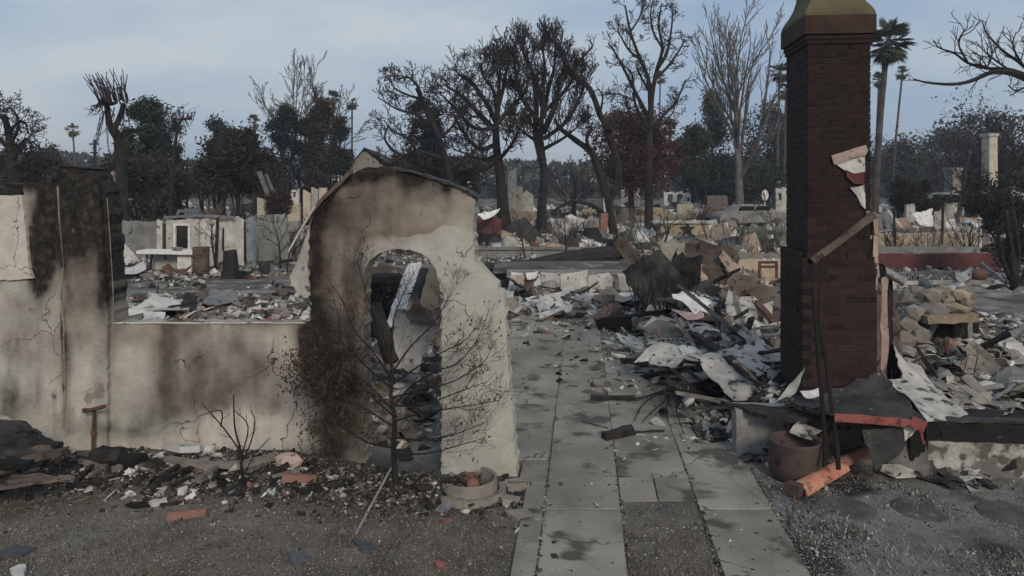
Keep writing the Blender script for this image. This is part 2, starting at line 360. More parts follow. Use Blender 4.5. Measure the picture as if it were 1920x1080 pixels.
def ground_mat():
    m = bpy.data.materials.new('burnt ground'); m.use_nodes = True; t = m.node_tree; N = t.nodes; L = t.links; b = N['Principled BSDF']
    b.inputs['Roughness'].default_value = .95; b.inputs['Specular IOR Level'].default_value = .2
    co = N.new('ShaderNodeTexCoord'); at = N.new('ShaderNodeAttribute'); at.attribute_name = 'zone'; sp = N.new('ShaderNodeSeparateColor'); L.new(at.outputs['Color'], sp.inputs[0])
    def noise(s, d=6):
        n = N.new('ShaderNodeTexNoise'); n.inputs['Scale'].default_value = s; n.inputs['Detail'].default_value = d; n.inputs['Roughness'].default_value = .65; L.new(co.outputs['Object'], n.inputs['Vector']); return n.outputs[0]
    def ramp(f, p0, c0, p1, c1):
        r = N.new('ShaderNodeValToRGB'); e = r.color_ramp.elements; e[0].position = p0; e[1].position = p1; e[0].color = (*c0, 1); e[1].color = (*c1, 1); L.new(f, r.inputs[0]); return r.outputs[0]
    def mix(f, a, c):
        mm = N.new('ShaderNodeMix'); mm.data_type = 'RGBA'; L.new(f, mm.inputs[0]); L.new(a, mm.inputs[6]); L.new(c, mm.inputs[7]); return mm.outputs[2]
    base = ramp(noise(2.0), .34, (.085, .08, .072), .66, (.2, .19, .172))
    lawn = ramp(noise(3.2), .38, (.055, .046, .034), .64, (.165, .148, .122))
    ash = ramp(noise(7), .35, (.17, .168, .165), .65, (.36, .355, .35))
    chr_ = ramp(noise(8), .4, (.012, .012, .012), .7, (.05, .048, .046))
    c = mix(sp.outputs[2], base, lawn); c = mix(sp.outputs[1], c, ash); c = mix(sp.outputs[0], c, chr_)
    sk = ramp(noise(90, 2), .62, (0, 0, 0), .7, (1, 1, 1)); lt = ramp(noise(40, 3), 0, (.2, .19, .18), 1, (.34, .33, .31))
    c = mix(sk, c, lt)
    L.new(c, b.inputs['Base Color'])
    bp = N.new('ShaderNodeBump'); bp.inputs['Strength'].default_value = .8; bp.inputs['Distance'].default_value = .02; L.new(noise(45), bp.inputs['Height']); L.new(bp.outputs[0], b.inputs['Normal'])
    return m
gm_.materials.append(ground_mat())
ground = bpy.data.objects.new('ground', gm_); C.objects.link(ground); ground['kind'] = 'structure'

# ------------------------------------------------------------------ walkway of concrete slabs
walk = bpy.data.objects.new('walkway', None); C.objects.link(walk); walk['kind'] = 'structure'; WL['walkway'] = Vector((0, 0, 0))
def slab(v0, v1, y0, y1, dz=0, name='slab', tilt=.004, mk='concrete'):
    g = Geo(); i = .004 if y0 < 7.7 else .001; pts = []
    def P(v, y): return Vector((v + TAN * (y - 5.3), y, 0))
    n = 7; ring = []
    for k in range(n): ring.append(P(v0 + i + rnd.uniform(0, .006), y0 + i + (y1 - y0 - 2 * i) * k / (n - 1)))
    for k in range(4): ring.append(P(v0 + i + (v1 - v0 - 2 * i) * k / 3, y1 - i + rnd.uniform(-.006, 0)))
    for k in range(n): ring.append(P(v1 - i - rnd.uniform(0, .006), y1 - i - (y1 - y0 - 2 * i) * k / (n - 1)))
    for k in range(4): ring.append(P(v1 - i - (v1 - v0 - 2 * i) * k / 3, y0 + i + rnd.uniform(0, .006)))
    tx, ty = rnd.uniform(-tilt, tilt), rnd.uniform(-tilt, tilt); c = P((v0 + v1) / 2, (y0 + y1) / 2)
    top = [p + Vector((0, 0, dz + (p.x - c.x) * tx + (p.y - c.y) * ty)) for p in ring]
    bv = .006 if y0 < 7.7 else .0012
    inn = [c + (p - c) * .985 + Vector((0, 0, bv)) + Vector((0, 0, (p.x - c.x) * tx + (p.y - c.y) * ty + dz)) for p in ring]
    m = len(ring); g.add(inn + top + [p - Vector((0, 0, .09)) for p in ring], [tuple(range(m - 1, -1, -1))] + [(k, (k + 1) % m, (k + 1) % m + m, k + m) for k in range(m)] + [(k + m, (k + 1) % m + m, (k + 1) % m + 2 * m, k + 2 * m) for k in range(m)])
    return part(name, g, M[mk], walk)
A0, A1, A2, A3 = .17, .83, 1.5, 2.13
for (a, b, ys) in ((A0, A1, (4.0, 6.37, 7.9, 9.4, 10.9, 12.5, 14.2, 16)), (A2, A3, (4.0, 6.37, 8.0)), (-.02, A0, (4.0, 5.8, 6.9)), (A1, A2, (7.05, 7.75, 9.2, 10.9, 12.5, 14.2, 16))):
    for k in range(len(ys) - 1): slab(a, b, ys[k], ys[k + 1])
slab(A1, 1.165, 6.55, 7.05); slab(1.165, A2, 6.55, 7.05)
for (y0, y1) in ((7.5, 9.4), (9.4, 11.2), (11.2, 13.4), (13.4, 16)): slab(-.88, A0, y0, y1)
slab(A2, 1.75, 8, 10.5); slab(A2, 1.75, 10.5, 13.2)
slab(-.1, A0, 6.9, 7.5)

# ------------------------------------------------------------------ street and far pavement
def strip(name, y0, y1, x0, x1, z, m, th=.12):
    g = Geo(); n = 40
    for k in range(n):
        a = x0 + (x1 - x0) * k / n; b = x0 + (x1 - x0) * (k + 1) / n
        g.add([(a, y0, z), (b, y0, z), (b, y1, z), (a, y1, z), (a, y0, z - th), (b, y0, z - th)], [(0, 1, 2, 3), (0, 4, 5, 1)])
    return solo(name, g, m, kind='structure', loc=(0, 0, 0))
M['asphalt'] = mat('ashy asphalt', (.055, .05, .045), (.125, .116, .105), .9, .95, .4, 20, c3=(.2, .19, .175), s3=2.2, t3=.62)
strip('driveway', 19.2, 22.4, -13, -3.0, .03, M['asphalt'])
strip('street', 50, 58, -160, 160, .03, M['asphalt'])
strip('pavement', 47.5, 49.8, -160, 160, .15, M['concrete'], .2)

# ------------------------------------------------------------------ the scorched stucco wall with the arch
def wxy(px, py):
    k = (px - 960) / FPX; Yw = 7.1347 / (1 + TAN * k); Xw = k * Yw
    return ((Xw - O_WL.x) * RV.x + (Yw - O_WL.y) * RV.y, HC - (py - YH) / FPX * Yw)
def inv_px(lx, lz):
    Xw = O_WL.x + lx * RV.x; Yw = O_WL.y + lx * RV.y
    return 960 + Xw / Yw * FPX, YH + (HC - lz) / Yw * FPX
def inside(p, poly):
    x, y = p[:, 0], p[:, 1]; r = np.zeros(len(p), bool); n = len(poly)
    for i in range(n):
        x0, y0 = poly[i]; x1, y1 = poly[(i + 1) % n]
        if y0 != y1: r ^= ((y0 > y) != (y1 > y)) & (x < (x1 - x0) * (y - y0) / (y1 - y0) + x0)
    return r
def densify(poly, sp, jit):
    o = []
    for i in range(len(poly)):
        a = np.array(poly[i]); b = np.array(poly[(i + 1) % len(poly)]); L = np.linalg.norm(b - a); n = max(1, int(L / sp))
        for k in range(n):
            p = a + (b - a) * k / n
            if k: p = p + nr.uniform(-jit, jit, 2)
            o.append(tuple(p))
    return o
def plate(poly, yf, th, sp=.05, jit=.004, relief=.004, seed=0):
    """polygon in the wall's own x-z plane, front at y = yf, finely divided so stains can be stored on it"""
    b = densify(poly, sp, jit); bb = np.array(b)
    lo, hi = bb.min(0), bb.max(0)
    gx_, gz_ = np.meshgrid(np.arange(lo[0], hi[0], sp), np.arange(lo[1], hi[1], sp)); pts = np.stack([gx_.ravel(), gz_.ravel()], 1) + nr.uniform(-.2, .2, (gx_.size, 2)) * sp
    pts = pts[inside(pts, b)]
    keep = []
    for k in range(0, len(pts), 400):
        d = np.min(((pts[k:k + 400, None, :] - bb[None]) ** 2).sum(-1), 1); keep.append(d > (sp * .55) ** 2)
    pts = pts[np.concatenate(keep)] if len(pts) else pts
    n = len(b); allv = [Vector(p) for p in b] + [Vector(p) for p in pts.tolist()]
    r = delaunay_2d_cdt(allv, [], [list(range(n))], 1, 1e-6)
    v2, fs, orig = r[0], r[2], r[3]
    a = np.array([tuple(v) for v in v2]); nb = np.ones(len(a), bool)
    for i, og in enumerate(orig):
        if any(q < n for q in og): nb[i] = False
    rel = (fbm(a[:, 0] * 5, a[:, 1] * 5, seed, 4) - .5) * 2 * relief * nb
    g = Geo(); N_ = len(a)
    g.v = [(p[0], yf + d, p[1]) for p, d in zip(a, rel)] + [(p[0], yf + th, p[1]) for p in a]
    from collections import Counter
    ec = Counter(); tri = []
    for f in fs:
        f = list(f); s2 = sum(a[f[i]][0] * a[f[(i + 1) % len(f)]][1] - a[f[(i + 1) % len(f)]][0] * a[f[i]][1] for i in range(len(f)))
        if s2 < 0: f = f[::-1]
        tri.append(f)
        for i in range(len(f)): ec[(f[i], f[(i + 1) % len(f)])] += 1
    for f in tri: g.f.append(tuple(f)); g.f.append(tuple(i + N_ for i in reversed(f)))
    for (i, j) in ec:
        if (j, i) not in ec: g.f.append((j, i, i + N_, j + N_))
    return g
def blobs(px, py, L):
    t = np.zeros_like(px)
    for (cx, cy, rx, ry, a) in L: t = t + a * np.exp(-((px - cx) / rx) ** 2 - ((py - cy) / ry) ** 2)
    return t
SOOT = [(312, 690, 15, 75, .38), (378, 680, 13, 55, .3), (455, 650, 12, 45, .36), (572, 680, 10, 65, .4), (62, 640, 9, 100, .4), (20, 700, 8, 80, .3), (525, 735, 20, 30, .35), (405, 760, 30, 22, .35), (240, 800, 60, 14, .3), (74, 500, 14, 60, 1.0),(20, 335, 130, 24, 1.6), (82, 420, 30, 80, 1.5), (85, 480, 22, 60, .8), (150, 318, 62, 55, 1.5), (155, 410, 56, 90, .8), (203, 470, 17, 150, 1.3), (150, 470, 60, 70, .55),
        (130, 560, 9, 120, .55), (135, 650, 10, 60, .45), (588, 470, 24, 130, 1.1), (600, 590, 18, 50, .7), (640, 395, 40, 40, .7), (750, 318, 120, 26, 1.1), (640, 330, 60, 24, .9), (850, 352, 60, 18, .7), (690, 400, 18, 60, .35), (630, 500, 40, 90, .4),
        (600, 640, 40, 70, .6), (640, 780, 66, 120, .9), (600, 700, 30, 90, .5), (640, 690, 60, 60, .35), (826, 473, 13, 12, .55), (490, 700, 50, 60, .5), (440, 720, 40, 40, .35), (345, 725, 70, 70, .5), (280, 775, 90, 34, .45), (320, 650, 22, 60, .35),
        (290, 690, 14, 60, .2), (45, 650, 8, 110, .35), (20, 760, 60, 40, .55), (575, 650, 16, 60, .5), (600, 860, 60, 25, .5), (400, 640, 60, 30, .25), (500, 770, 30, 20, .35), (230, 800, 120, 14, .35), (465, 775, 5, 5, .8), (512, 774, 5, 5, .8),
        (108, 752, 6, 9, .8), (134, 730, 7, 8, .7), (250, 690, 6, 70, .12), (200, 690, 8, 90, .16), (690, 560, 14, 80, .25)]
BROWN = [(160, 540, 50, 90, .6), (740, 380, 140, 60, .3),(450, 720, 90, 60, .6), (330, 740, 80, 50, .6), (640, 700, 70, 140, .8), (620, 520, 50, 120, .7), (170, 560, 50, 120, .4), (30, 600, 60, 50, .35), (700, 440, 100, 16, .4), (250, 625, 40, 20, .4),(760, 380, 130, 60, .9), (720, 400, 40, 70, .6), (300, 640, 90, 40, .5), (350, 690, 60, 60, .45), (520, 660, 60, 60, .35), (330, 615, 40, 14, .8), (460, 610, 130, 10, .5), (620, 420, 30, 60, .6), (640, 560, 40, 80, .4), (660, 760, 50, 120, .7), (120, 700, 30, 120, .25), (860, 390, 40, 50, .2)]
PALE = [(245, 680, 24, 70, .45), (345, 690, 7, 40, .5), (500, 640, 16, 22, .3), (545, 690, 14, 50, .4), (60, 700, 30, 60, .25), (170, 700, 22, 60, .3), (470, 810, 60, 22, .5),(440, 800, 70, 30, .9), (560, 800, 40, 30, .6), (400, 790, 20, 30, .4), (348, 685, 8, 34, .6), (423, 665, 8, 40, .45), (280, 640, 20, 80, .2), (90, 770, 40, 50, .5), (800, 385, 36, 34, .25), (520, 650, 26, 30, .4), (560, 665, 26, 40, .4), (360, 835, 180, 12, .7), (930, 700, 80, 200, .12), (150, 780, 50, 60, .25)]
def stain(lx, lz, mode='wall'):
    px, py = inv_px(lx, lz)
    wx = (fbm(lx * 3, lz * 3, 71) - .5) * 46; wy = (fbm(lx * 3, lz * 3, 77) - .5) * 60
    qx, qy = px + wx, py + wy
    st = fbm(lx * 9, lz * 1.1, 81, 4); mo = fbm(lx * 5, lz * 5, 85, 4)
    s = blobs(qx, qy, SOOT); b = blobs(qx, qy, BROWN); p = blobs(qx, qy, PALE)
    s = s * (.7 + .6 * mo) + .28 * sst(.5, .7, st) * sst(900, 880, px * 0 + py) + .1 * (mo - .5)
    b = b * (.6 + .8 * mo) + .2 * sst(.5, .7, mo)
    s = s * (1 - .3 * sst(205, 230, px) * sst(590, 560, px) * sst(606, 640, py))
    if mode == 'coat': k_ = 1 - .72 * sst(668, 800, px); s = s * k_ + .25 * sst(720, 640, px) * mo; b = np.clip(b * k_ * .9 + .45 * sst(730, 650, px) * mo * 1.4, 0, 1)
    if mode == 'clean': s = s * .06; b = b * .05; p = p * 0 + .75
    return np.clip(np.stack([s, b, p], 1), 0, 1)
def stucco_mat():
    m = bpy.data.materials.new('scorched stucco'); m.use_nodes = True; t = m.node_tree; N = t.nodes; L = t.links; b = N['Principled BSDF']
    b.inputs['Roughness'].default_value = .92; b.inputs['Specular IOR Level'].default_value = .25
    co = N.new('ShaderNodeTexCoord'); at = N.new('ShaderNodeAttribute'); at.attribute_name = 'stain'; sp = N.new('ShaderNodeSeparateColor'); L.new(at.outputs['Color'], sp.inputs[0])
    def noise(s, d=5, sc=None):
        n = N.new('ShaderNodeTexNoise'); n.inputs['Scale'].default_value = s; n.inputs['Detail'].default_value = d
        if sc:
            mp = N.new('ShaderNodeMapping'); mp.inputs['Scale'].default_value = sc; L.new(co.outputs['Object'], mp.inputs[0]); L.new(mp.outputs[0], n.inputs['Vector'])
        else: L.new(co.outputs['Object'], n.inputs['Vector'])
        return n.outputs[0]
    def ramp(f, p0, c0, p1, c1):
        r = N.new('ShaderNodeValToRGB'); e = r.color_ramp.elements; e[0].position = p0; e[1].position = p1; e[0].color = (*c0, 1); e[1].color = (*c1, 1); L.new(f, r.inputs[0]); return r.outputs[0]
    def mix(f, a, c):
        mm = N.new('ShaderNodeMix'); mm.data_type = 'RGBA'; L.new(f, mm.inputs[0]); L.new(a, mm.inputs[6]); L.new(c, mm.inputs[7]); return mm.outputs[2]
    base = ramp(noise(4), .35, (.37, .36, .322), .65, (.47, .458, .41))
    brown = ramp(noise(6), .35, (.15, .118, .096), .65, (.25, .205, .17))
    pale = ramp(noise(7), .3, (.48, .43, .38), .7, (.62, .57, .51))
    soot = ramp(noise(9), .35, (.012, .011, .01), .7, (.03, .027, .024))
    c = mix(sp.outputs[1], base, brown); c = mix(sp.outputs[2], c, pale)
    # soot breaks up at its edges
    ad = N.new('ShaderNodeMath'); ad.operation = 'MULTIPLY_ADD'; ad.inputs[1].default_value = .36; L.new(noise(16, 6), ad.inputs[0])
    sb = N.new('ShaderNodeMath'); sb.operation = 'SUBTRACT'; sb.inputs[1].default_value = .18; L.new(sp.outputs[0], ad.inputs[2]); L.new(ad.outputs[0], sb.inputs[0])
    sm = N.new('ShaderNodeMath'); sm.operation = 'MULTIPLY'; sm.use_clamp = True; L.new(sb.outputs[0], sm.inputs[0])
    gt = N.new('ShaderNodeMapRange'); gt.inputs[1].default_value = 0; gt.inputs[2].default_value = .15; L.new(sp.outputs[0], gt.inputs[0]); L.new(gt.outputs[0], sm.inputs[1])
    c = mix(sm.outputs[0], c, mix(sm.outputs[0], ramp(noise(9), .35, (.105, .088, .074), .7, (.15, .13, .112)), soot))
    sk = ramp(noise(55, 3), .66, (0, 0, 0), .72, (.55, .55, .55)); c = mix(sk, c, brown)
    vo = N.new('ShaderNodeTexVoronoi'); vo.feature = 'DISTANCE_TO_EDGE'; vo.inputs['Scale'].default_value = 1.5
    wd = N.new('ShaderNodeTexNoise'); wd.inputs['Scale'].default_value = 3.5; wd.inputs['Detail'].default_value = 6; L.new(co.outputs['Object'], wd.inputs['Vector'])
    wa = N.new('ShaderNodeVectorMath'); wa.operation = 'MULTIPLY_ADD'; wa.inputs[1].default_value = (.5, .5, .5); L.new(wd.outputs['Color'], wa.inputs[0]); L.new(co.outputs['Object'], wa.inputs[2]); L.new(wa.outputs[0], vo.inputs['Vector'])
    ck = ramp(vo.outputs[0], .003, (1, 1, 1), .009, (0, 0, 0)); ckm = ramp(noise(1.1, 2), .5, (0, 0, 0), .56, (1, 1, 1))
    mu = N.new('ShaderNodeMath'); mu.operation = 'MULTIPLY'; L.new(ck, mu.inputs[0]); L.new(ckm, mu.inputs[1]); c = mix(mu.outputs[0], c, soot)
    # scaled patches where the finish coat has flaked
    fl = ramp(noise(5, 8), .63, (0, 0, 0), .645, (.7, .7, .7)); flm = ramp(noise(1.7, 2), .5, (0, 0, 0), .6, (1, 1, 1)); mu2 = N.new('ShaderNodeMath'); mu2.operation = 'MULTIPLY'; L.new(fl, mu2.inputs[0]); L.new(flm, mu2.inputs[1]); c = mix(mu2.outputs[0], c, brown)
    L.new(c, b.inputs['Base Color'])
    bp = N.new('ShaderNodeBump'); bp.inputs['Strength'].default_value = .6; bp.inputs['Distance'].default_value = .015; L.new(noise(22, 8), bp.inputs['Height']); L.new(bp.outputs[0], b.inputs['Normal'])
    return m
M['stucco'] = stucco_mat()
wall = thing('stucco_wall', 'scorched stucco house wall with an arched doorway, a gable top and an empty window gap', 'wall', O_WL, rotz=YAW)
def wpart(name, poly_px, yf, th, mode='wall', sp=.05, parent=None, jit=.009, relief=.006, m='stucco', seed=0):
    g = plate([wxy(*p) for p in poly_px], yf, th, sp, jit, relief, seed)
    o = part(name, g, M[m], parent or wall)
    a = np.array(g.v); set_col(o.data, 'stain', stain(a[:, 0], a[:, 2], mode)); return o
arch = [(828, 905), (828, 640), (827, 560), (824, 530), (817, 505), (806, 488), (790, 476), (768, 469), (748, 467.5), (728, 470), (710, 476), (696, 487), (686, 503), (683, 525), (683, 600), (684, 905)]
main = [(972, 905), (970, 890), (962, 790), (952, 670), (946, 560), (944, 550), (934, 545), (926, 527), (914, 515), (903, 502), (892, 491), (889, 480), (889, 372), (878, 361), (840, 346), (790, 330), (745, 318), (715, 312), (690, 313), (668, 322), (655, 331), (632, 352), (606, 380), (590, 400), (582, 420), (580, 480), (581, 540), (582, 606),
        (400, 608), (214, 606), (211, 560), (206, 470), (203, 410), (200, 378), (192, 350), (184, 330), (176, 320), (150, 315), (122, 312), (108, 318), (99, 336), (60, 344), (-100, 346), (-420, 350), (-420, 905)]
wpart('wall_body', main + arch[::-1], 0, .24, 'wall', .045, jit=.019)
# outer plaster coat that survives low down and beside the walkway, its broken upper rim standing proud
coat = [(971, 905), (969.5, 890), (961.5, 790), (951.5, 670), (945.5, 560), (943, 552), (933, 547), (925, 529), (913, 517), (902, 504), (891, 493), (888, 482), (888, 436), (880, 432), (862, 427), (848, 424), (830, 424), (820, 428), (812, 436), (800, 440), (786, 438), (768, 444), (752, 445), (735, 441), (715, 437), (695, 430), (678, 426), (660, 425), (650, 430), (645, 450), (640, 520), (648, 600), (660, 700), (668, 800), (672, 905)]
wpart('plaster_coat', coat + [(p[0] - (.8 if p[0] < 700 else -.8), p[1] - (1.2 if p[1] < 500 else 0)) for p in arch[::-1]], -.016, .0155, 'coat', .04, jit=.006, relief=.003, seed=4)
# pilaster left of the window gap
wpart('pilaster', [(206, 905), (207, 600), (200, 480), (196, 400), (188, 352), (180, 330), (172, 322), (124, 317), (113, 324), (108, 345), (112, 480), (120, 620), (124, 760), (124, 905)], -.05, .0495, 'wall', .04, relief=.008, seed=9)
wpart('plaster_panel', [(-420, 366), (46, 366), (50, 400), (54, 450), (60, 505), (66, 521), (30, 524), (-420, 522)], -.035, .0345, 'clean', .05, relief=.002, seed=12)
wpart('panel_band', [(-420, 352), (40, 352), (46, 364), (-420, 364)], -.03, .0295, 'wall', .05, m='char')
g = Geo()
for a, b in (((100, 343), (116, 312)), ((116, 312), (178, 318))):
    p, q = wxy(*a), wxy(*b); g.bar((p[0], .125, p[1] + .004), (q[0], .125, q[1] + .004), .27, .014, 1, 6, .008)
part('coping', g, M['char'], wall)
# thin metal bead left around the window gap
g = Geo()
pts = [(200, 372), (203, 410), (207, 470), (211, 540), (213, 606)]
g.tube([(wxy(*p)[0] + .012, -.012, wxy(*p)[1]) for p in pts], .005, 5)
part('window_bead', g, M['stone'], wall)
g = Geo(); g.tube([(wxy(x_, 607 + rnd.uniform(-1, 1))[0], -.004, wxy(x_, 606)[1] + rnd.uniform(-.003, .006)) for x_ in range(212, 584, 24)], [rnd.uniform(.008, .014) for _ in range(16)], 5)
part('sill_bead', g, M['offwhite'], wall)
# flashing along both gable slopes
g = Geo(); pts = [(898, 372), (878, 359), (840, 344), (790, 328), (745, 316)]
for a, b in zip(pts, pts[1:]):
    p, q = wxy(*a), wxy(*b); g.bar((p[0], .115, p[1]), (q[0], .115, q[1]), .29, .018, 1, 5, .008)
part('gable_flashing', g, M['dark'], wall)
def strip_geo(pts, w, y0, y1, t=.008, jit=.01):
    g = Geo(); vs = []; n = len(pts)
    for i, p in enumerate(pts):
        q = wxy(*p)
        for yy in (y0, y1): 
            j = rnd.uniform(-jit, jit); vs += [(q[0] + j, yy + j, q[1] + w / 2 + j), (q[0] + j, yy + j, q[1] - w / 2 + j)]
    fs = []
    for i in range(n - 1):
        a, b = 4 * i, 4 * i + 4; fs += [(a, a + 1, b + 1, b), (a + 2, b + 2, b + 3, a + 3), (a, b, b + 2, a + 2), (a + 1, a + 3, b + 3, b + 1)]
    fs += [(0, 2, 3, 1), (4 * n - 4, 4 * n - 3, 4 * n - 1, 4 * n - 2)]
    return g.add(vs, fs)
part('torn_flashing', strip_geo([(662, 322), (640, 345), (610, 372), (590, 398), (582, 415)], .05, -.09, -.03), M['brownsheet'], wall)
part('torn_paper', strip_geo([(598, 385), (585, 405), (570, 430), (556, 455), (547, 470)], .035, -.1, -.07), M['offwhite'], wall)
g = Geo(); pl = [wxy(*p) for p in ((579, 420), (570, 445), (562, 470), (549, 500), (540, 520), (541, 535), (556, 552), (570, 560), (578, 558))]
g.poly([(p[0], .02 + .03 * k % .05, p[1]) for k, p in enumerate(pl)][::-1], (0, 1, 0), .03)
part('plaster_flap', g, M['offwhite'], wall)
g = Geo(); g.poly([(wxy(*p)[0], -.03, wxy(*p)[1]) for p in ((652, 331), (606, 381), (588, 404), (584, 430), (592, 405), (628, 366))], (0, 1, 0), .026)
part('charred_edge', g, M['char'], wall)
# cracks and fixing holes
g = Geo()
for (a, b) in (((128, 620), (122, 560)), ((122, 560), (126, 500)), ((126, 500), (119, 420)), ((119, 420), (115, 350)), ((126, 620), (130, 740)), ((130, 740), (127, 800))):
    p, q = wxy(*a), wxy(*b); g.bar((p[0], -.054, p[1]), (q[0], -.052, q[1]), .018, .01, jit=.006)
part('corner_bead', g, M['stone'], wall)

# ------------------------------------------------------------------ the brick chimney
ch = thing('brick_chimney', 'tall soot darkened brick chimney with a flared cap standing alone among the rubble', 'chimney', O_CH, rotz=YAW)
SW, SD = .63, .866                    # shaft width and depth
ZT = 3.93                             # shaft top (local)
ZS, ZR = 1.52, 2.0                    # shoulders
core = Geo()
core.box((SW / 2, SD / 2, ZT / 2), (SW - .004, SD - .004, ZT))
core.box((SW / 2 + .0, SD / 2, ZS / 2), (SW + .13, SD + .05, ZS))
part('mortar_core', core, M['mortar'], ch)
BH, BL, JT = .067, .2, .008
def brick_mesh(nm, L, H, D, mk):
    g = Geo(); c = .004; bx_ = []
    for (i, j) in ((0, 0), (1, 0)): pass
    # chamfered front, local: x length, y depth (front at 0), z height
    h = [(0, c * .8, 0), (L, c, 0), (L, c, H), (0, c, H), (c, 0, c), (L - c, 0, c), (L - c, 0, H - c), (c, 0, H - c), (0, D, 0), (L, D, 0), (L, D, H), (0, D, H)]
    h = [(x + rnd.uniform(-.0015, .0015), y + rnd.uniform(-.0015, .0015), z + rnd.uniform(-.0015, .0015)) for x, y, z in h]
    g.add(h, [(4, 5, 6, 7), (0, 1, 5, 4), (1, 2, 6, 5), (2, 3, 7, 6), (3, 0, 4, 7), (0, 8, 9, 1), (1, 9, 10, 2), (2, 10, 11, 3), (3, 11, 8, 0)])
    return mesh_from(nm, g, M[mk])
BM = {(mk, k): [brick_mesh('brick', (BL if k == 0 else BL / 2 - JT / 2), BH, .09, mk) for _ in range(3)] for mk in ('brick', 'brickl', 'bricksoot') for k in (0, 1)}
face = []     # (priority, location, rotz, meshkey)
rows = int(ZT / (BH + JT))
def wall_row(x0, L, off):
    """positions of full and half bricks along length L"""
    o = []; x = x0
    if off: o.append((x, 1)); x += BL / 2 - JT / 2 + JT
    while x + BL <= x0 + L + .001: o.append((x, 0)); x += BL + JT
    if x + BL / 2 - JT / 2 <= x0 + L + .02: o.append((x, 1))
    return o
for r in range(rows):
    z = r * (BH + JT) + .006; low = z < ZS
    sooty = z > 1.9 + .25 * math.sin(r * 1.3)
    ex = .0
    x0, L = (-.01, SW + .02) if not low else (-.02, SW + .09)
    if .0 < z - ZS < ZR - ZS: L = SW + .09 * (1 - (z - ZS) / (ZR - ZS)) + .02
    for (x_, k) in wall_row(x0, L, r % 2):
        yy = -.003 if not low else -.029
        face.append((0, (x_, yy + rnd.uniform(-.003, .003), z), 0, ('brick' if sooty or rnd.random() < .25 else 'brickl', k)))
    xs = -.003 if not low else -.069
    Ld = SD + .02 if not low else SD + .06
    for (t_, k) in wall_row(0, Ld, (r + 1) % 2):
        yb = (-.01 if not low else -.033) + Ld - t_
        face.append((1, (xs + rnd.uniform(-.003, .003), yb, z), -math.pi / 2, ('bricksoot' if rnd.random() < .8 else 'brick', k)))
    xs = SW + .012 if not low else SW + .075
    for (t_, k) in wall_row(0, Ld - .05, r % 2): face.append((2, (xs, (-.005) + t_, z), math.pi / 2, ('brick', k)))
    for (t_, k) in wall_row(0, SW, r % 2): face.append((2, (SW - t_, SD + .02, z), math.pi, ('brick', k)))
vis = [f for f in face if f[0] == 0] + sorted([f for f in face if f[0] == 1], key=lambda f: f[1][2])
ind, rest = vis[:285], vis[285:] + [f for f in face if f[0] == 2]
for (pr, loc, rz, key) in ind:
    o = bpy.data.objects.new('brick', rnd.choice(BM[key])); C.objects.link(o); o.parent = ch; o.location = loc; o.rotation_euler = (rnd.uniform(-.006, .006), rnd.uniform(-.008, .008), rz + rnd.uniform(-.008, .008))
g = Geo()
for (pr, loc, rz, key) in rest:
    me = BM[key][0]; q = Matrix.Translation(loc) @ Matrix.Rotation(rz, 4, 'Z')
    g.add([q @ v.co for v in me.vertices], [tuple(p.vertices) for p in me.polygons])
part('brick_facing', g, M['brick'], ch, kind='stuff')
M['capbrick'] = mat('brown cap render', (.036, .02, .016), (.06, .035, .028), 5, .9, .4, 40)
# corbelled bands, flared crown
def band(name, z0, z1, e, mk, e1=None):
    g = Geo(); e1 = e if e1 is None else e1
    vs = [(-e, -e, z0), (SW + e, -e, z0), (SW + e, SD + e, z0), (-e, SD + e, z0), (-e1, -e1, z1), (SW + e1, -e1, z1), (SW + e1, SD + e1, z1), (-e1, SD + e1, z1)]
    g.add(vs, [(3, 2, 1, 0), (4, 5, 6, 7), (0, 1, 5, 4), (1, 2, 6, 5), (2, 3, 7, 6), (3, 0, 4, 7)]); return part(name, g, M[mk], ch)
def brick_band(z0, z1, e):
    """a projecting course of bricks, each its own part"""
    n = 3; Lb = (SW + 2 * e) / n
    for k in range(n):
        g = Geo(); g.box((-e + Lb * (k + .5), -e + .045, (z0 + z1) / 2), (Lb - .006, .09, z1 - z0 - .006), jit=.002); part('brick', g, M['brickl'], ch)
    n = 4; Lb = (SD + 2 * e - .09) / n
    for k in range(n):
        g = Geo(); g.box((-e + .045, -e + .09 + Lb * (k + .5), (z0 + z1) / 2), (.09, Lb - .006, z1 - z0 - .006), jit=.002); part('brick', g, M['brick'], ch)
band('corbel', 3.83, 3.875, .02, 'brick'); band('corbel', 3.878, 3.925, .03, 'mortar')
band('cap_course', 3.93, 4.13, .055, 'capbrick')
g = Geo(); prof = [(4.13, .05), (4.17, .045), (4.22, .02), (4.28, -.02), (4.36, -.06), (4.46, -.085), (4.62, -.1)]
vs = []
for z, e in prof: vs += [(-e, -e, z), (SW + e, -e, z), (SW + e, SD + e, z), (-e, SD + e, z)]
fs = [(3, 2, 1, 0), tuple(4 * len(prof) - 4 + i for i in range(4))]
for i in range(len(prof) - 1):
    for k in range(4): fs.append((4 * i + k, 4 * i + (k + 1) % 4, 4 * i + 4 + (k + 1) % 4, 4 * i + 4 + k))
g.add(vs, fs); part('crown', g, M['crown'], ch)
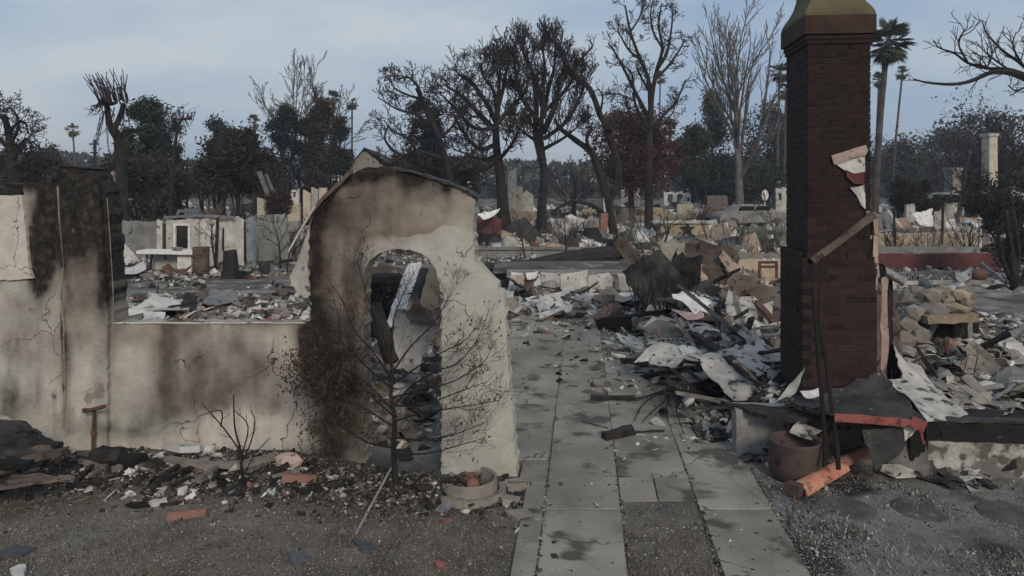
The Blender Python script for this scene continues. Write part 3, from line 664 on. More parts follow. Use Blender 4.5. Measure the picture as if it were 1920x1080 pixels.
# remains of the wall that stood against it
def cl(px, py, off=0.0):
    k = (px - 960) / FPX; x_ = None
    Yc = (O_CH.y + TAN * O_CH.x) / (1 + TAN * k); Xc = k * Yc
    return ((Xc - O_CH.x) * RV.x + (Yc - O_CH.y) * RV.y, off, HC - (py - YH) / FPX * Yc - O_CH.z)
def cpatch(name, pts, mk, off=-.03, th=.028, **k):
    g = Geo(); g.poly([Vector(cl(*p, off)) + Vector((0, rnd.uniform(-.012, .004), 0)) for p in pts][::-1], (0, 1, 0), th); return part(name, g, M[mk], ch, **k)
cpatch('stucco_patch', [(1557, 292), (1580, 285), (1600, 278), (1622, 272), (1626, 283), (1620, 292), (1600, 296), (1582, 303), (1562, 309)], 'pinkst')
cpatch('stucco_patch', [(1566, 308), (1590, 300), (1620, 293), (1621, 322), (1596, 326), (1580, 318)], 'offwhite', -.026)
cpatch('stucco_patch', [(1584, 318), (1600, 326), (1619, 322), (1618, 345), (1600, 345), (1586, 332)], 'redwall', -.032)
cpatch('stucco_patch', [(1592, 352), (1608, 350), (1620, 346), (1621, 392), (1614, 386), (1606, 368)], 'offwhite', -.03)
g = Geo(); pts = [(1620, 398), (1636, 402), (1638, 440), (1636, 480), (1640, 520), (1638, 560)]
for a, b in zip(pts, pts[1:]):
    p, q = cl(*a), cl(*b); g.bar((p[0] + .02, .02, p[2]), (q[0] + .02, .02, q[2]), .09, .035, jit=.012)
part('mortar_edge', g, M['pinkst'], ch)
g = Geo(); p, q = cl(1520, 488), cl(1634, 402); g.bar((p[0], -.07, p[2]), (q[0], -.07, q[2]), .05, .075, segs=5, jit=.007)
part('flashing_strip', g, M['brownsheet'], ch)
# foundation under and beside it
fnd = thing('house_foundation', 'concrete foundation of the burnt house with peeled white paint below a black band', 'foundation', O_CH, rotz=YAW)
# local: y = -.85 is the front face beside the chimney base
def fplate(name, x0, x1, z0, z1, yf, th, mk, sp=.07, rag=0, relief=.01):
    g = Geo(); n = max(2, int((x1 - x0) / sp)); m_ = max(2, int((z1 - z0) / sp)); vs = []; fs = []
    for j in range(m_ + 1):
        for i in range(n + 1):
            x_ = x0 + (x1 - x0) * i / n; z_ = z0 + (z1 - z0) * j / m_
            if j == m_ and rag: z_ -= rnd.uniform(0, rag)
            vs.append((x_, yf + rnd.uniform(-relief, relief), z_))
    for j in range(m_):
        for i in range(n): a = j * (n + 1) + i; fs.append((a, a + 1, a + n + 2, a + n + 1))
    k0 = len(vs); vs += [(x0, yf + th, z0), (x1, yf + th, z0), (x1, yf + th, z1), (x0, yf + th, z1)]
    top = [m_ * (n + 1) + i for i in range(n + 1)]; fs.append(tuple(top) + (k0 + 2, k0 + 3)); fs.append(tuple(j * (n + 1) for j in range(m_ + 1)) + (k0 + 3, k0)); fs.append(tuple(j * (n + 1) + n for j in range(m_, -1, -1)) + (k0 + 1, k0 + 2)); fs.append((k0 + 3, k0 + 2, k0 + 1, k0))
    return part(name, g.add(vs, fs), M[mk], fnd)
M['peeled'] = mat('peeled white paint', (.22, .215, .19), (.44, .43, .39), 4, .92, .6, 25, c3=(.1, .09, .075), s3=7, t3=.53)
M['blackband'] = mat('tarred band', (.008, .008, .008), (.022, .021, .02), 4, .85, .5, 20, c3=(.18, .17, .16), s3=9, t3=.7)
GZ = -.5
fplate('painted_face', .86, 6.5, GZ - .1, -.12, -.835, .5, 'peeled', .06, .05)
fplate('black_band', .84, 6.5, -.118, .06, -.85, .45, 'blackband', .08, .03)
fplate('corner_side', .70, .84, GZ - .1, .03, -.83, .4, 'black')
fplate('hearth_face', -.32, .42, GZ - .1, .0, -.60, .25, 'brownsheet', .08, .04)
fplate('grey_face', -.86, -.33, GZ - .1, .02, -.50, .25, 'grey', .08, .03)
fplate('top_ledge', .86, 6.5, .062, .085, -.86, .12, 'dark', .1, .03, .012)
g = Geo(); g.box((.56, -.35, GZ / 2 - .05), (.3, .25, .4)); part('crawl_dark_box', g, M['black'], fnd)  # solid black box painting the shade inside the crawl opening
# mortar skim over the peeled face: scattered flakes of missing paint are real hollows
# ------------------------------------------------------------------ things lying in the yard
def on(px, py, dz=0.): return onground(px, py, dz)
def lie(p0, p1, dz=.02):
    a, b = on(*p0), on(*p1); a.z += dz; b.z += dz; return a, b
def rod(name, p0, p1, w, m, label, cat, h=None, segs=3, jit=.004, dz=None, taper=1., group=None):
    dz = (h or w) * .5 if dz is None else dz
    a, b = lie(p0, p1, dz); g = Geo(); g.bar(a, b, w, h, taper, segs, jit); return solo(name, g, M[m], label, cat, group)
def chunk(name, px, py, w, d, t, m, label, cat, e=None, n=7, dz=None, irr=.25, group=None):
    c = on(px, py); c.z += (t * .5 if dz is None else dz); e = e or (rnd.uniform(-.12, .12), rnd.uniform(-.12, .12), rnd.uniform(0, 6))
    g = Geo(); g.shard(c, w, d, t, e, n, irr); return solo(name, g, M[m], label, cat, group)
def barrel(c, L, r, e, t=.014, a=math.pi * .95, n=10, taper=.85):
    """a curved barrel roof tile, open side down"""
    g = Geo(); m = Euler(e).to_matrix(); c = Vector(c); vs = []
    for j in range(4):
        u = j / 3; k = 1 + (taper - 1) * u
        for i in range(n + 1):
            q = math.pi / 2 - a / 2 + a * i / n
            for rr in (r * k, (r * k - t)):
                vs.append(c + m @ Vector(((u - .5) * L + (rnd.uniform(-.006, .006) if j in (0, 3) else 0), math.cos(q) * rr, math.sin(q) * rr)))
    w_ = 2 * (n + 1); fs = []
    for j in range(3):
        for i in range(n):
            a0 = j * w_ + 2 * i; b0 = a0 + w_; fs += [(a0, b0, b0 + 2, a0 + 2), (a0 + 1, a0 + 3, b0 + 3, b0 + 1)]
        e0 = j * w_; e1 = e0 + 2 * n; fs += [(e0, e0 + 1, e0 + w_ + 1, e0 + w_), (e1, e1 + w_, e1 + w_ + 1, e1 + 1)]
    for j in (0, 3):
        for i in range(n): a0 = j * w_ + 2 * i; fs.append((a0, a0 + 2, a0 + 3, a0 + 1) if j == 0 else (a0, a0 + 1, a0 + 3, a0 + 2))
    return g.add(vs, fs)

# broken planter ring at the wall end
p = on(880, 925)
pl = thing('planter', 'broken half ring of a concrete planter with a stepped rim beside the arch wall', 'planter', p)
def ring(name, r0, r1, z0, z1, a0, a1, m):
    g = Geo(); g.lathe(p, [(r0, z0), (r0 + .01, z1), (r1 - .01, z1 + .008), (r1, z0), (r0, z0)], 22, a0, a1); return part(name, g, M[m], pl)
ring('bowl_wall', .215, .26, -.03, .15, -2.35, 1.15, 'stone'); ring('rim', .263, .34, -.03, .06, -2.35, .35, 'stone')
solo('clay_ball', Geo().rock(p + Vector((.03, .05, .06)), (.13, .13, .12), rough=.03, sub=2), M['terra'], 'small rounded brown clay lump inside the broken planter ring', 'clay lump', smooth=True)
solo('clay_shard', Geo().shard(p + Vector((.0, .14, .07)), .16, .14, .05, (.5, .2, .4)), M['rust'], 'dark brown clay shard leaning in the broken planter ring', 'shard')
chunk('stepping_slab', 966, 914, .24, .2, .05, 'stone', 'rough greyish flat stone wedged between the wall end and the walkway', 'stone', (0.03, -.04, .1), 6, irr=.1)
chunk('stepping_slab', 955, 942, .2, .16, .05, 'stone', 'small stained stone square between the planter ring and the walkway', 'stone', (-.05, .03, .4), 5, irr=.1)
chunk('paving_tile', 974, 968, .24, .2, .035, 'stone', 'clean tan paving tile tilted in the grit next to the planter ring', 'tile', (.06, .05, -.3), 4, irr=.04)
chunk('slate_shard', 828, 958, .17, .09, .015, 'bluegrey', 'blue grey pointed shard stuck in the grit just before the planter ring', 'shard', (.3, -.5, .6), 6)
chunk('clay_shard', 838, 980, .1, .08, .02, 'terra', 'little reddish clay shard below the blue grey shard', 'shard', (.2, .1, .4))
a, b = on(668, 1002), on(733, 902); b.z += .12; a.z += .01
solo('metal_rod', Geo().tube([a, a.lerp(b, .5), b], .011, 7), M['stone'], 'straight grey metal rod leaning up from the lawn towards the dead shrub', 'rod')
chunk('dark_tile', 563, 1052, .2, .17, .022, 'slate', 'dark blue grey tile shard standing on edge at the lawn front', 'tile', (.7, .5, .5), 4, irr=.35)
chunk('dark_tile', 690, 1030, .24, .13, .02, 'slate', 'flat dark slate piece with a pale chipped edge lying in the grit', 'tile', (.1, .12, -.4), 4, irr=.35)
chunk('grey_tile', 30, 1040, .36, .2, .025, 'slate', 'large flat grey slate piece at the lawn corner', 'tile', (.05, .02, .5), 4, irr=.3)
chunk('plaster_chip', 36, 1074, .2, .09, .03, 'offwhite', 'whitish plaster piece below the large grey slate', 'plaster', None, 7)
chunk('clay_shard', 825, 1062, .12, .07, .02, 'redpaint', 'dull red clay shard half buried in the dry grass', 'shard')
c = on(352, 968); solo('roof_tile', barrel(c + Vector((0, 0, -.01)), .3, .065, (0.05, -.05, .28)), M['terra'], 'red barrel roof tile lying whole on the lawn', 'roof tile')
c = on(562, 902); solo('roof_tile', barrel(c + Vector((0, 0, .0)), .3, .07, (-.1, .05, .05)), M['terra'], 'red barrel roof tile in the char at the foot of the dead shrub', 'roof tile')
c = on(830, 972)
chunk('black_shard', 268, 950, .24, .07, .025, 'black', 'thin coal black shard lying on the ashes above the red tile', 'shard', (.05, .1, .3), 6)
rod('charred_stick', (300, 950), (348, 944), .025, 'char', 'short black stick between the coal black shard and the red tile', 'stick')
chunk('plaster_chip', 296, 946, .12, .09, .04, 'offwhite', 'white chip leaning against the coal black shard', 'plaster')
chunk('plaster_chip', 345, 925, .1, .07, .05, 'offwhite', 'rounded pale lump in the ashes above the red tile', 'plaster')
# pale curved boards by the wall foot
def curved_board(name, pts, w, t, m, label, cat, dz=.05):
    g = Geo(); P = [on(*q) for q in pts]; n = len(P); vs = []
    for i, q in enumerate(P):
        d = (P[min(i + 1, n - 1)] - P[max(i - 1, 0)]); d.z = 0; d.normalize(); s = Vector((-d.y, d.x, 0)); k = 1 if 0 < i < n - 1 else .6
        for a, zz in ((-1, t), (1, t * .9), (1, 0), (-1, 0)): vs.append(q + s * (a * w * .5 * k) + Vector((rnd.uniform(-.006, .006), 0, zz + dz + rnd.uniform(-.005, .005))))
    fs = [(0, 1, 2, 3), tuple(4 * n - 1 - i for i in range(4))]
    for i in range(n - 1):
        for k in range(4): fs.append((4 * i + k, 4 * i + 4 + k, 4 * i + 4 + (k + 1) % 4, 4 * i + (k + 1) % 4))
    return solo(name, g.add(vs, fs), M[m], label, cat)
curved_board('pale_board', [(312, 868), (350, 876), (400, 881), (450, 880), (490, 872), (522, 862)], .11, .05, 'stone', 'long pale curved board lying along the foot of the wall', 'board', .02)
curved_board('white_board', [(318, 859), (345, 862), (378, 862)], .1, .06, 'white', 'short white plaster block resting on the pale curved board', 'plaster', .08)
rod('pale_stick', (372, 912), (418, 878), .05, 'ashwood', 'pale broken slat pointing out from the curved board', 'stick', dz=.05)
# T shaped standpipe
b = on(173, 850); t_ = W(177, 768, b.y)
sp = thing('standpipe', 'rusty standpipe with a T shaped head in front of the wall', 'pipe', b)
part('riser', Geo().tube([b - Vector((0, 0, .1)), b.lerp(t_, .6), t_], [.018, .016, .016], 8), M['rust'], sp)
part('valve_collar', Geo().tube([b.lerp(t_, .42), b.lerp(t_, .5)], .025, 8), M['rust'], sp)
a, c = W(157, 772, b.y), W(196, 762, b.y - .1); part('tee_head', Geo().tube([a, a.lerp(c, .5), c], [.018, .019, .02], 8), M['rust'], sp)
part('tap', Geo().box(W(160, 768, b.y - .02), (.05, .03, .02)), M['rust'], sp)
# heap of sagging roof sheets at the corner
def bent(name, corners, m, label, cat, sag=.03, t=.02, n=8):
    """a sagging sheet through four corners (world points)"""
    a, b, c, d = [Vector(q) for q in corners]; g = Geo(); vs = []; sx = rnd.randint(0, 99)
    nn = (c - b).cross(a - b).normalized()
    for j in range(n + 1):
        for i in range(n + 1):
            u, v = i / n, j / n; q = a.lerp(b, u).lerp(d.lerp(c, u), v)
            q = q + nn * (sag * (4 * u * (1 - u) - .5) + sag * 1.2 * (float(fbm(u * 3, v * 3, sx)) - .5)) + Vector((0, 0, 0))
            if i in (0, n) or j in (0, n): q = q + Vector((rnd.uniform(-1, 1), rnd.uniform(-1, 1), rnd.uniform(-1, 1))) * .02 * (b - a).length
            vs.append(q)
    k = (n + 1) ** 2; vs += [q + nn * t for q in vs]; fs = []
    for j in range(n):
        for i in range(n): a0 = j * (n + 1) + i; fs += [(a0, a0 + 1, a0 + n + 2, a0 + n + 1), (a0 + k, a0 + n + 1 + k, a0 + n + 2 + k, a0 + 1 + k)]
    ring_ = list(range(n + 1)) + [(j + 1) * (n + 1) + n for j in range(n)] + [n * (n + 1) + n - 1 - i for i in range(n)] + [(n - 1 - j) * (n + 1) for j in range(n - 1)]
    for i in range(len(ring_)): a0, b0 = ring_[i], ring_[(i + 1) % len(ring_)]; fs.append((a0, a0 + k, b0 + k, b0))
    g.add(vs, fs)
    return solo(name, g, M[m], label, cat) if label else g
bent('roof_sheet', [W(-90, 770, 6.95), W(50, 792, 6.95), W(128, 842, 6.9), W(-90, 856, 6.5)], 'dark', 'uppermost dark roof sheet of the heap slumped against the stucco wall', 'roof sheet', .06)
bent('roof_sheet', [W(-90, 846, 6.6), W(60, 830, 6.6), W(126, 848, 6.5), W(-90, 910, 6.15)], 'brownsheet', 'long brown roof board under the dark sheet of the heap by the wall', 'roof sheet', .03)
bent('roof_sheet', [W(-90, 900, 6.4), W(40, 893, 6.4), W(142, 893, 6.25), W(-90, 925, 6.05)], 'brownsheet', 'lowest brown board sliding out of the heap by the wall', 'roof sheet', .03)
for k, (a, b, m, lab) in enumerate((((-60, 812), (112, 838), 'char', 'upper charred board lying across the slumped roof sheets'), ((-60, 836), (100, 852), 'dark', 'middle dark board across the slumped roof sheets'), ((-60, 884), (122, 846), 'brownsheet', 'long brown half round board pointing up at the heap corner'), ((-60, 872), (60, 868), 'black', 'black board in the gap under the long brown board'))):
    solo('charred_board', Geo().bar(W(a[0], a[1], 6.62 - .09 * k), W(b[0], b[1], 6.62 - .09 * k), .13, .05, 1, 6, .008), M[m], lab, 'board')
g = Geo(); g.tube([W(28, 815, 6.75), W(40, 806, 6.72), W(66, 806, 6.7), W(76, 812, 6.7), W(74, 822, 6.68)], .014, 7); solo('bent_pipe', g, M['char'], 'black bent pipe hoop on top of the slumped roof sheets', 'pipe')
bent('white_edge', [W(-90, 775, 7.02), W(10, 782, 7.02), W(125, 838, 6.98), W(100, 838, 6.95)], 'offwhite', 'narrow whitish board edge along the top of the slumped roof sheets', 'board', .01)
# dark lumps along the wall foot
for k, (px, py, w_, h_, m, lab) in enumerate([(205, 868, .34, .2, 'char', 'black molten lump nearest the standpipe'), (245, 872, .28, .14, 'black', 'flat black lump between the standpipe and the pale boards'), (565, 825, .26, .2, 'bluegrey', 'grey round lump against the wall beside the dead shrub'), (540, 872, .26, .14, 'pinkst', 'pinkish lump below the grey round lump'), (390, 850, .2, .12, 'offwhite', 'dusty pale lump behind the pale curved board')]):
    c = on(px, py); solo('debris_lump', Geo().rock(c + Vector((0, 0, h_ * .3)), (w_, w_ * .7, h_), (0, 0, k), .2, 2), M[m], lab + ' at the wall foot' if 'wall' not in lab else lab, 'lump')

# large rusty clay pot by the corner of the house
p = on(1491, 893)
pt = thing('clay_pot', 'wide round dark clay pot standing beside the walkway near the chimney', 'pot', p)
part('bowl', Geo().lathe(p, [(0, .0), (.2, .0), (.225, .02), (.236, .12), (.237, .31), (.243, .345), (.238, .355), (.215, .355), (.21, .33), (.2, .12), (.17, .07), (0, .065)], 40), M['pot'], pt, smooth=True)
part('soil', Geo().lathe(p, [(0, .1), (.1, .11), (.19, .09)], 24), M['char'], pt)
# orange drain tile
a, b = on(1497, 930), on(1622, 862); c = (a + b) / 2
dr = thing('clay_gutter', 'long broken orange clay gutter tile lying in the gravel below the pot', 'gutter', c)
d = (b - a); yw = math.atan2(d.y, d.x)
part('tile_run', barrel(a.lerp(b, .3) + Vector((0, 0, .02)), d.length * .62, .1, (0, -.03, yw), .016, math.pi * .9, 12, .9), M['orange'], dr)
part('tile_run', barrel(a.lerp(b, .8) + Vector((0, 0, .06)), d.length * .5, .075, (.25, -.1, yw - .1), .014, math.pi * .8, 10, .7), M['terra'], dr, label='sooty brown end length of the gutter')
part('end_block', Geo().box(a + Vector((-.04, -.02, .07)), (.09, .13, .1), (0, 0, yw), .006), M['pot'], dr)
a, b = on(1481, 1000), on(1490, 945); b.z += .08
solo('iron_stake', Geo().tube([a, a.lerp(b, .3), b], [.014, .008, .008], 6), M['rust'], 'thin rusty stake under the end of the orange gutter tile', 'stake')
chunk('roof_shingle', 1680, 882, .36, .2, .02, 'ash', 'flat pale grey shingle below the black crawl opening', 'shingle', (.25, .05, .1), 6, dz=.06)
M['stepst'] = mat('dark stepping stone', (.05, .05, .046), (.095, .094, .086), 4, .9, .4, 30, c3=(.15, .145, .135), s3=9, t3=.66)
# round stepping stones in the gravel
for (px, py, lab) in ((1585, 953, 'round grey stepping stone in the gravel closest to the orange gutter'), (1727, 955, 'middle one of the round stepping stones in the gravel'), (1890, 962, 'round stepping stone in the gravel farthest from the walkway')):
    c = on(px, py); g = Geo(); g.lathe(c, [(0, .012), (.2, .012), (.235, .006), (.245, -.01), (.24, -.04)], 28); solo('stepping_stone', g, M['stepst'], lab, 'stepping stone', 'round stepping stones in the gravel', smooth=False)
# sheets, red trim and cables around the chimney foot
bent('roofing_sheet', [W(1470, 752, 7.55), W(1650, 702, 7.75), W(1734, 790, 7.0), W(1560, 782, 6.95)], 'dark', 'black roofing felt draped from the chimney foot over the foundation', 'roofing felt', .05, .015, 12)
bent('metal_sheet', [W(1648, 700, 7.8), W(1700, 712, 7.9), W(1812, 780, 7.2), W(1738, 788, 7.02)], 'ash', 'grey metal flashing sheet sloping beside the black roofing felt', 'metal sheet', .05, .01, 10)
bent('metal_sheet', [W(1672, 640, 8.3), W(1720, 690, 8.4), W(1790, 772, 7.5), W(1690, 710, 7.9)], 'offwhite', 'streaked pale sheet standing behind the grey metal flashing', 'metal sheet', .05, .01, 10)
bent('felt_flap', [W(1615, 806, 6.98), W(1712, 800, 6.96), W(1690, 850, 6.93), W(1640, 884, 6.9)], 'dark', 'triangular dark felt flap hanging over the crawl opening', 'felt flap', .02, .012, 7)
bent('felt_flap', [W(1694, 800, 6.95), W(1722, 796, 6.95), W(1714, 812, 6.94), W(1697, 828, 6.94)], 'offwhite', 'small pale torn flap under the red trim corner', 'felt flap', .005, .008, 4)
g = Geo()
P = [W(1565, 784, 6.93), W(1620, 786, 6.92), W(1680, 791, 6.91), W(1712, 795, 6.9)]
for a, b in zip(P, P[1:]): g.bar(a, b, .03, .07, 1, 2, .004)
g.bar(W(1706, 790, 6.9), W(1734, 800, 6.88), .04, .1, 1, 2, .006); g.bar(W(1722, 795, 6.89), W(1732, 832, 6.9), .05, .03, .5, 2, .004)
solo('red_trim', g, M['redpaint'], 'faded red painted trim board along the edge of the draped felt', 'trim')
for k, pts in enumerate(([(1522, 500), (1526, 580), (1534, 680), (1542, 760), (1548, 830), (1546, 872)], [(1540, 500), (1534, 600), (1552, 700), (1562, 780), (1570, 840), (1572, 880)])):
    P = [W(q[0], q[1], 7.75 - (q[1] - 500) / 380 * 1.0) for q in pts]
    solo('hanging_cable', Geo().tube(P, [.012, .014, .018, .02, .022, .022], 6), M['black'], ('straighter' if k == 0 else 'more curved') + ' of two black cables hanging down in front of the chimney', 'cable', 'black cables at the chimney')
bent('metal_scrap', [W(1456, 752, 7.5), W(1480, 722, 7.55), W(1510, 690, 7.6), W(1492, 738, 7.5)], 'offwhite', 'pointed white scrap curling up at the chimney base corner', 'scrap', .03, .006, 5)
bent('metal_scrap', [W(1500, 735, 7.45), W(1535, 728, 7.5), W(1540, 742, 7.4), W(1512, 748, 7.4)], 'white', 'little white scrap in front of the chimney base', 'scrap', .02, .006, 4)
bent('metal_scrap', [W(1480, 812, 7.2), W(1494, 790, 7.25), W(1540, 808, 7.25), W(1520, 826, 7.1)], 'ash', 'folded grey scrap just behind the round clay pot', 'scrap', .04, .006, 5)
chunk('spotted_rag', 1385, 812, .32, .2, .1, 'pinkst', 'pinkish spotted rag like lump beside the grey foundation face', 'rag', (.5, -.3, .5), 9, irr=.3)
bent('roof_board', [W(1350, 752, 7.9), W(1470, 764, 7.6), W(1570, 786, 7.1), W(1440, 782, 7.35)], 'char', 'long charred board lying from the walkway rubble to the chimney foot', 'board', .01, .04, 8)
# charred studs at the far side of the chimney
s0 = Vector((4.06, 8.15, .45)); st = thing('charred_studs', 'ragged brown remains of wall studs standing close against the chimney', 'wall studs', s0)
for k, (a, b, w_, m) in enumerate((((1646, 530), (1644, 706), .05, 'brownsheet'), ((1656, 520), (1655, 712), .07, 'pinkst'), ((1668, 522), (1664, 720), .045, 'char'), ((1676, 545), (1680, 715), .055, 'brownsheet'), ((1684, 600), (1688, 705), .04, 'ashwood'))):
    part('stud', Geo().bar(W(*b, 8.2 + .05 * k), W(*a, 8.25 + .05 * k), w_, w_ * 1.3, .8, 7, .012), M[m], st)
c0 = W(1648, 508, 8.1)
fp = thing('flue_pipe', 'black open ended flue pipe sticking out beside the chimney', 'flue pipe', c0)
part('pipe_body', Geo().tube([c0, c0 + Vector((-.05, .35, 0))], .085, 20, caps=False), M['dark'], fp); part('pipe_dark_disc', Geo().tube([c0 + Vector((0, .02, 0)), c0 + Vector((0, .03, 0))], .078, 20), M['black'], fp)  # black disc painted as the shade inside the open pipe
solo('steel_tube', Geo().tube([W(1658, 508, 8.3), W(1676, 518, 8.25), W(1697, 530, 8.2)], .05, 12), M['steel'], 'short grey steel tube lying below the black flue pipe', 'tube')

# ------------------------------------------------------------------ burnt shrub in front of the wall
def norm(v): return v.normalized() if v.length > 1e-9 else Vector((0, 0, 1))
def rv(s): return Vector((rnd.gauss(0, s), rnd.gauss(0, s), rnd.gauss(0, s)))
def interp(pts, n):
    """smooth curve through pts"""
    P = [pts[0] * 2 - pts[1]] + list(pts) + [pts[-1] * 2 - pts[-2]]; o = []
    for i in range(1, len(P) - 2):
        for k in range(n):
            t = k / n; a, b, c, d = P[i - 1], P[i], P[i + 1], P[i + 2]
            o.append(.5 * ((2 * b) + (c - a) * t + (2 * a - 5 * b + 4 * c - d) * t * t + (3 * b - a - 3 * c + d) * t ** 3))
    o.append(pts[-1]); return o
def sprout(geo, P, r0, lvl, maxl, n, L, ang, up, thin, wob=.12, t0=.15, sides=4, seg=6, fall=.55, tips=None):
    """side shoots along the curve P, again and again"""
    for k in range(n):
        t = t0 + (1 - t0) * (k + rnd.random()) / n; f = t * (len(P) - 1); i = min(int(f), len(P) - 2); p = P[i].lerp(P[i + 1], f - i)
        d = norm(P[i + 1] - P[i]); s = norm(d.cross(rv(1))); d2 = norm(d * math.cos(ang) + s * math.sin(ang) * rnd.uniform(.7, 1.2)); Lk = L * (1.1 - .6 * t) * rnd.uniform(.6, 1.25)
        Q = [p]; dd = d2
        for j in range(seg):
            dd = norm(dd + rv(wob) + Vector((0, 0, up))); Q.append(Q[-1] + dd * (Lk / seg))
        r = max(r0 * (1 - .6 * t) * .6, thin); rr = [r * (1 - j / seg) + thin * (j / seg) for j in range(seg + 1)]
        geo.tube(Q, rr, sides, caps=False)
        if tips is not None: tips.append(Q[-1]); tips.append(Q[len(Q) // 2])
        if lvl < maxl: sprout(geo, Q, r, lvl + 1, maxl, max(2, int(n * fall)), L * .55, ang, up, thin, wob, .25, 3, max(3, seg - 1), fall, tips)
sb = on(745, 915); YS = sb.y
shrub = thing('dead_shrub', 'dead shrub with brown withered leaves and arching bare twigs in front of the arch', 'shrub', sb)
def SP(px, py, dy=0.): return W(px, py, YS + dy)
stem = interp([sb - Vector((0, 0, .06)), SP(738, 850, .02), SP(740, 790, 0), SP(733, 740, -.03), SP(736, 690, 0), SP(732, 645, .03)], 4)
part('trunk', Geo().tube(stem, [.03 - .021 * i / (len(stem) - 1) for i in range(len(stem))], 9, .05), M['bark'], shrub, smooth=True)
BR = [([(735, 765), (770, 725), (820, 695), (855, 682), (893, 640), (915, 588)], -.25), ([(738, 790), (790, 775), (850, 765), (900, 757), (938, 750)], -.35), ([(738, 820), (790, 825), (850, 815), (915, 790)], -.3), ([(736, 745), (790, 730), (850, 715), (905, 680), (921, 655)], .1), ([(736, 770), (690, 720), (640, 690), (600, 680), (558, 692)], -.25),
      ([(738, 800), (690, 770), (640, 745), (600, 745), (565, 735)], -.35), ([(734, 710), (700, 660), (665, 620), (640, 560), (622, 535)], -.1), ([(734, 690), (715, 620), (690, 560), (676, 515), (670, 490)], .1), ([(734, 660), (738, 600), (752, 560), (770, 520)], -.1), ([(735, 700), (770, 650), (810, 610), (835, 570), (850, 540)], -.15),
      ([(738, 840), (690, 830), (640, 800), (600, 790)], -.3), ([(737, 720), (780, 690), (830, 660), (870, 640), (892, 612)], -.4), ([(737, 730), (690, 690), (650, 650), (610, 630), (596, 600)], -.4), ([(738, 780), (700, 745), (670, 710), (640, 640), (634, 600)], -.5), ([(738, 760), (790, 760), (860, 735), (912, 716)], -.5), ([(742, 850), (800, 850), (860, 835), (905, 822)], -.2)]
g = Geo(); tg = Geo(); tips = []
for pts, dy in BR:
    n = len(pts); P = interp([SP(q[0], q[1], dy * i / (n - 1) + rnd.uniform(-.03, .03)) for i, q in enumerate(pts)], 4)
    g.tube(P, [.0085 * (1 - i / len(P)) ** 1.2 + .0022 for i in range(len(P))], 5, caps=False)
    tt = []; sprout(tg, P, .005, 0, 2, 12, .34, .7, .09, .0011, .13, .2, 4, 5, .42, tt); tips.append((pts, tt))
part('branches', g, M['bark'], shrub); part('twigs', tg, M['bark'], shrub, kind='stuff')
lg = Geo()
def leaf(geo, p, L):
    e = Euler((rnd.uniform(0, 6), rnd.uniform(0, 6), rnd.uniform(0, 6))).to_matrix(); w_ = L * rnd.uniform(.3, .5)
    vs = [(0, 0, 0), (L * .5, w_ * .5, L * .12), (L, 0, -L * .1), (L * .5, -w_ * .5, L * .12), (L * .5, 0, -L * .06)]
    geo.add([p + e @ Vector(v) for v in vs], [(0, 1, 4), (1, 2, 4), (2, 3, 4), (3, 0, 4)])
for pts, tt in tips:
    left = pts[-1][0] < 700 and pts[-1][1] > 660
    for q in tt:
        for k in range((1 if left else (1 if rnd.random() < .06 else 0))): leaf(lg, q + rv(.045), rnd.uniform(.025, .05))
for (cx, cy, sx, sy, n_) in ((578, 705, 18, 16, 9), (600, 725, 22, 14, 8), (590, 752, 16, 8, 6), (640, 675, 34, 20, 14), (690, 690, 34, 22, 12), (650, 735, 40, 22, 12), (610, 812, 24, 20, 11), (575, 848, 24, 8, 7), (700, 760, 30, 24, 7), (880, 665, 20, 14, 3), (905, 690, 10, 12, 4), (935, 745, 5, 4, 1), (850, 690, 30, 20, 3)):
    for k in range(max(1, int(n_ * .6))):
        q = SP(rnd.gauss(cx, sx), rnd.gauss(cy, sy), rnd.uniform(-.4, .05)); lg.tube([q + rv(.05), q], .0016, 3, caps=False)
        for j in range(rnd.randint(5, 13)): leaf(lg, q + rv(.028), rnd.uniform(.022, .05))
part('withered_leaves', lg, M['leafbr'], shrub, kind='stuff')
# thin sapling
sb2 = on(458, 912); Y2 = sb2.y
sap = thing('dead_sapling', 'thin leafless sapling in front of the low wall under the window gap', 'sapling', sb2)
g = Geo(); P = interp([sb2, W(452, 870, Y2), W(450, 840, Y2), W(440, 800, Y2), W(438, 740, Y2)], 4); g.tube(P, [.014 - .009 * i / len(P) for i in range(len(P))], 6); part('trunk', g, M['bark'], sap)
g = Geo()
for pts in ([(452, 870), (470, 830), (478, 790), (470, 770)], [(450, 845), (425, 810), (400, 780), (378, 755)], [(414, 800), (414, 770), (372, 780)], [(452, 860), (465, 800), (440, 770)], [(456, 890), (480, 850), (505, 822)]):
    P = interp([W(q[0], q[1], Y2 + rnd.uniform(-.12, .12)) for q in pts], 4); g.tube(P, [.008 - .005 * i / len(P) for i in range(len(P))], 5, caps=False); sprout(g, P, .005, 0, 0, 3, .12, .7, .05, .002, .1)
part('branches', g, M['bark'], sap)

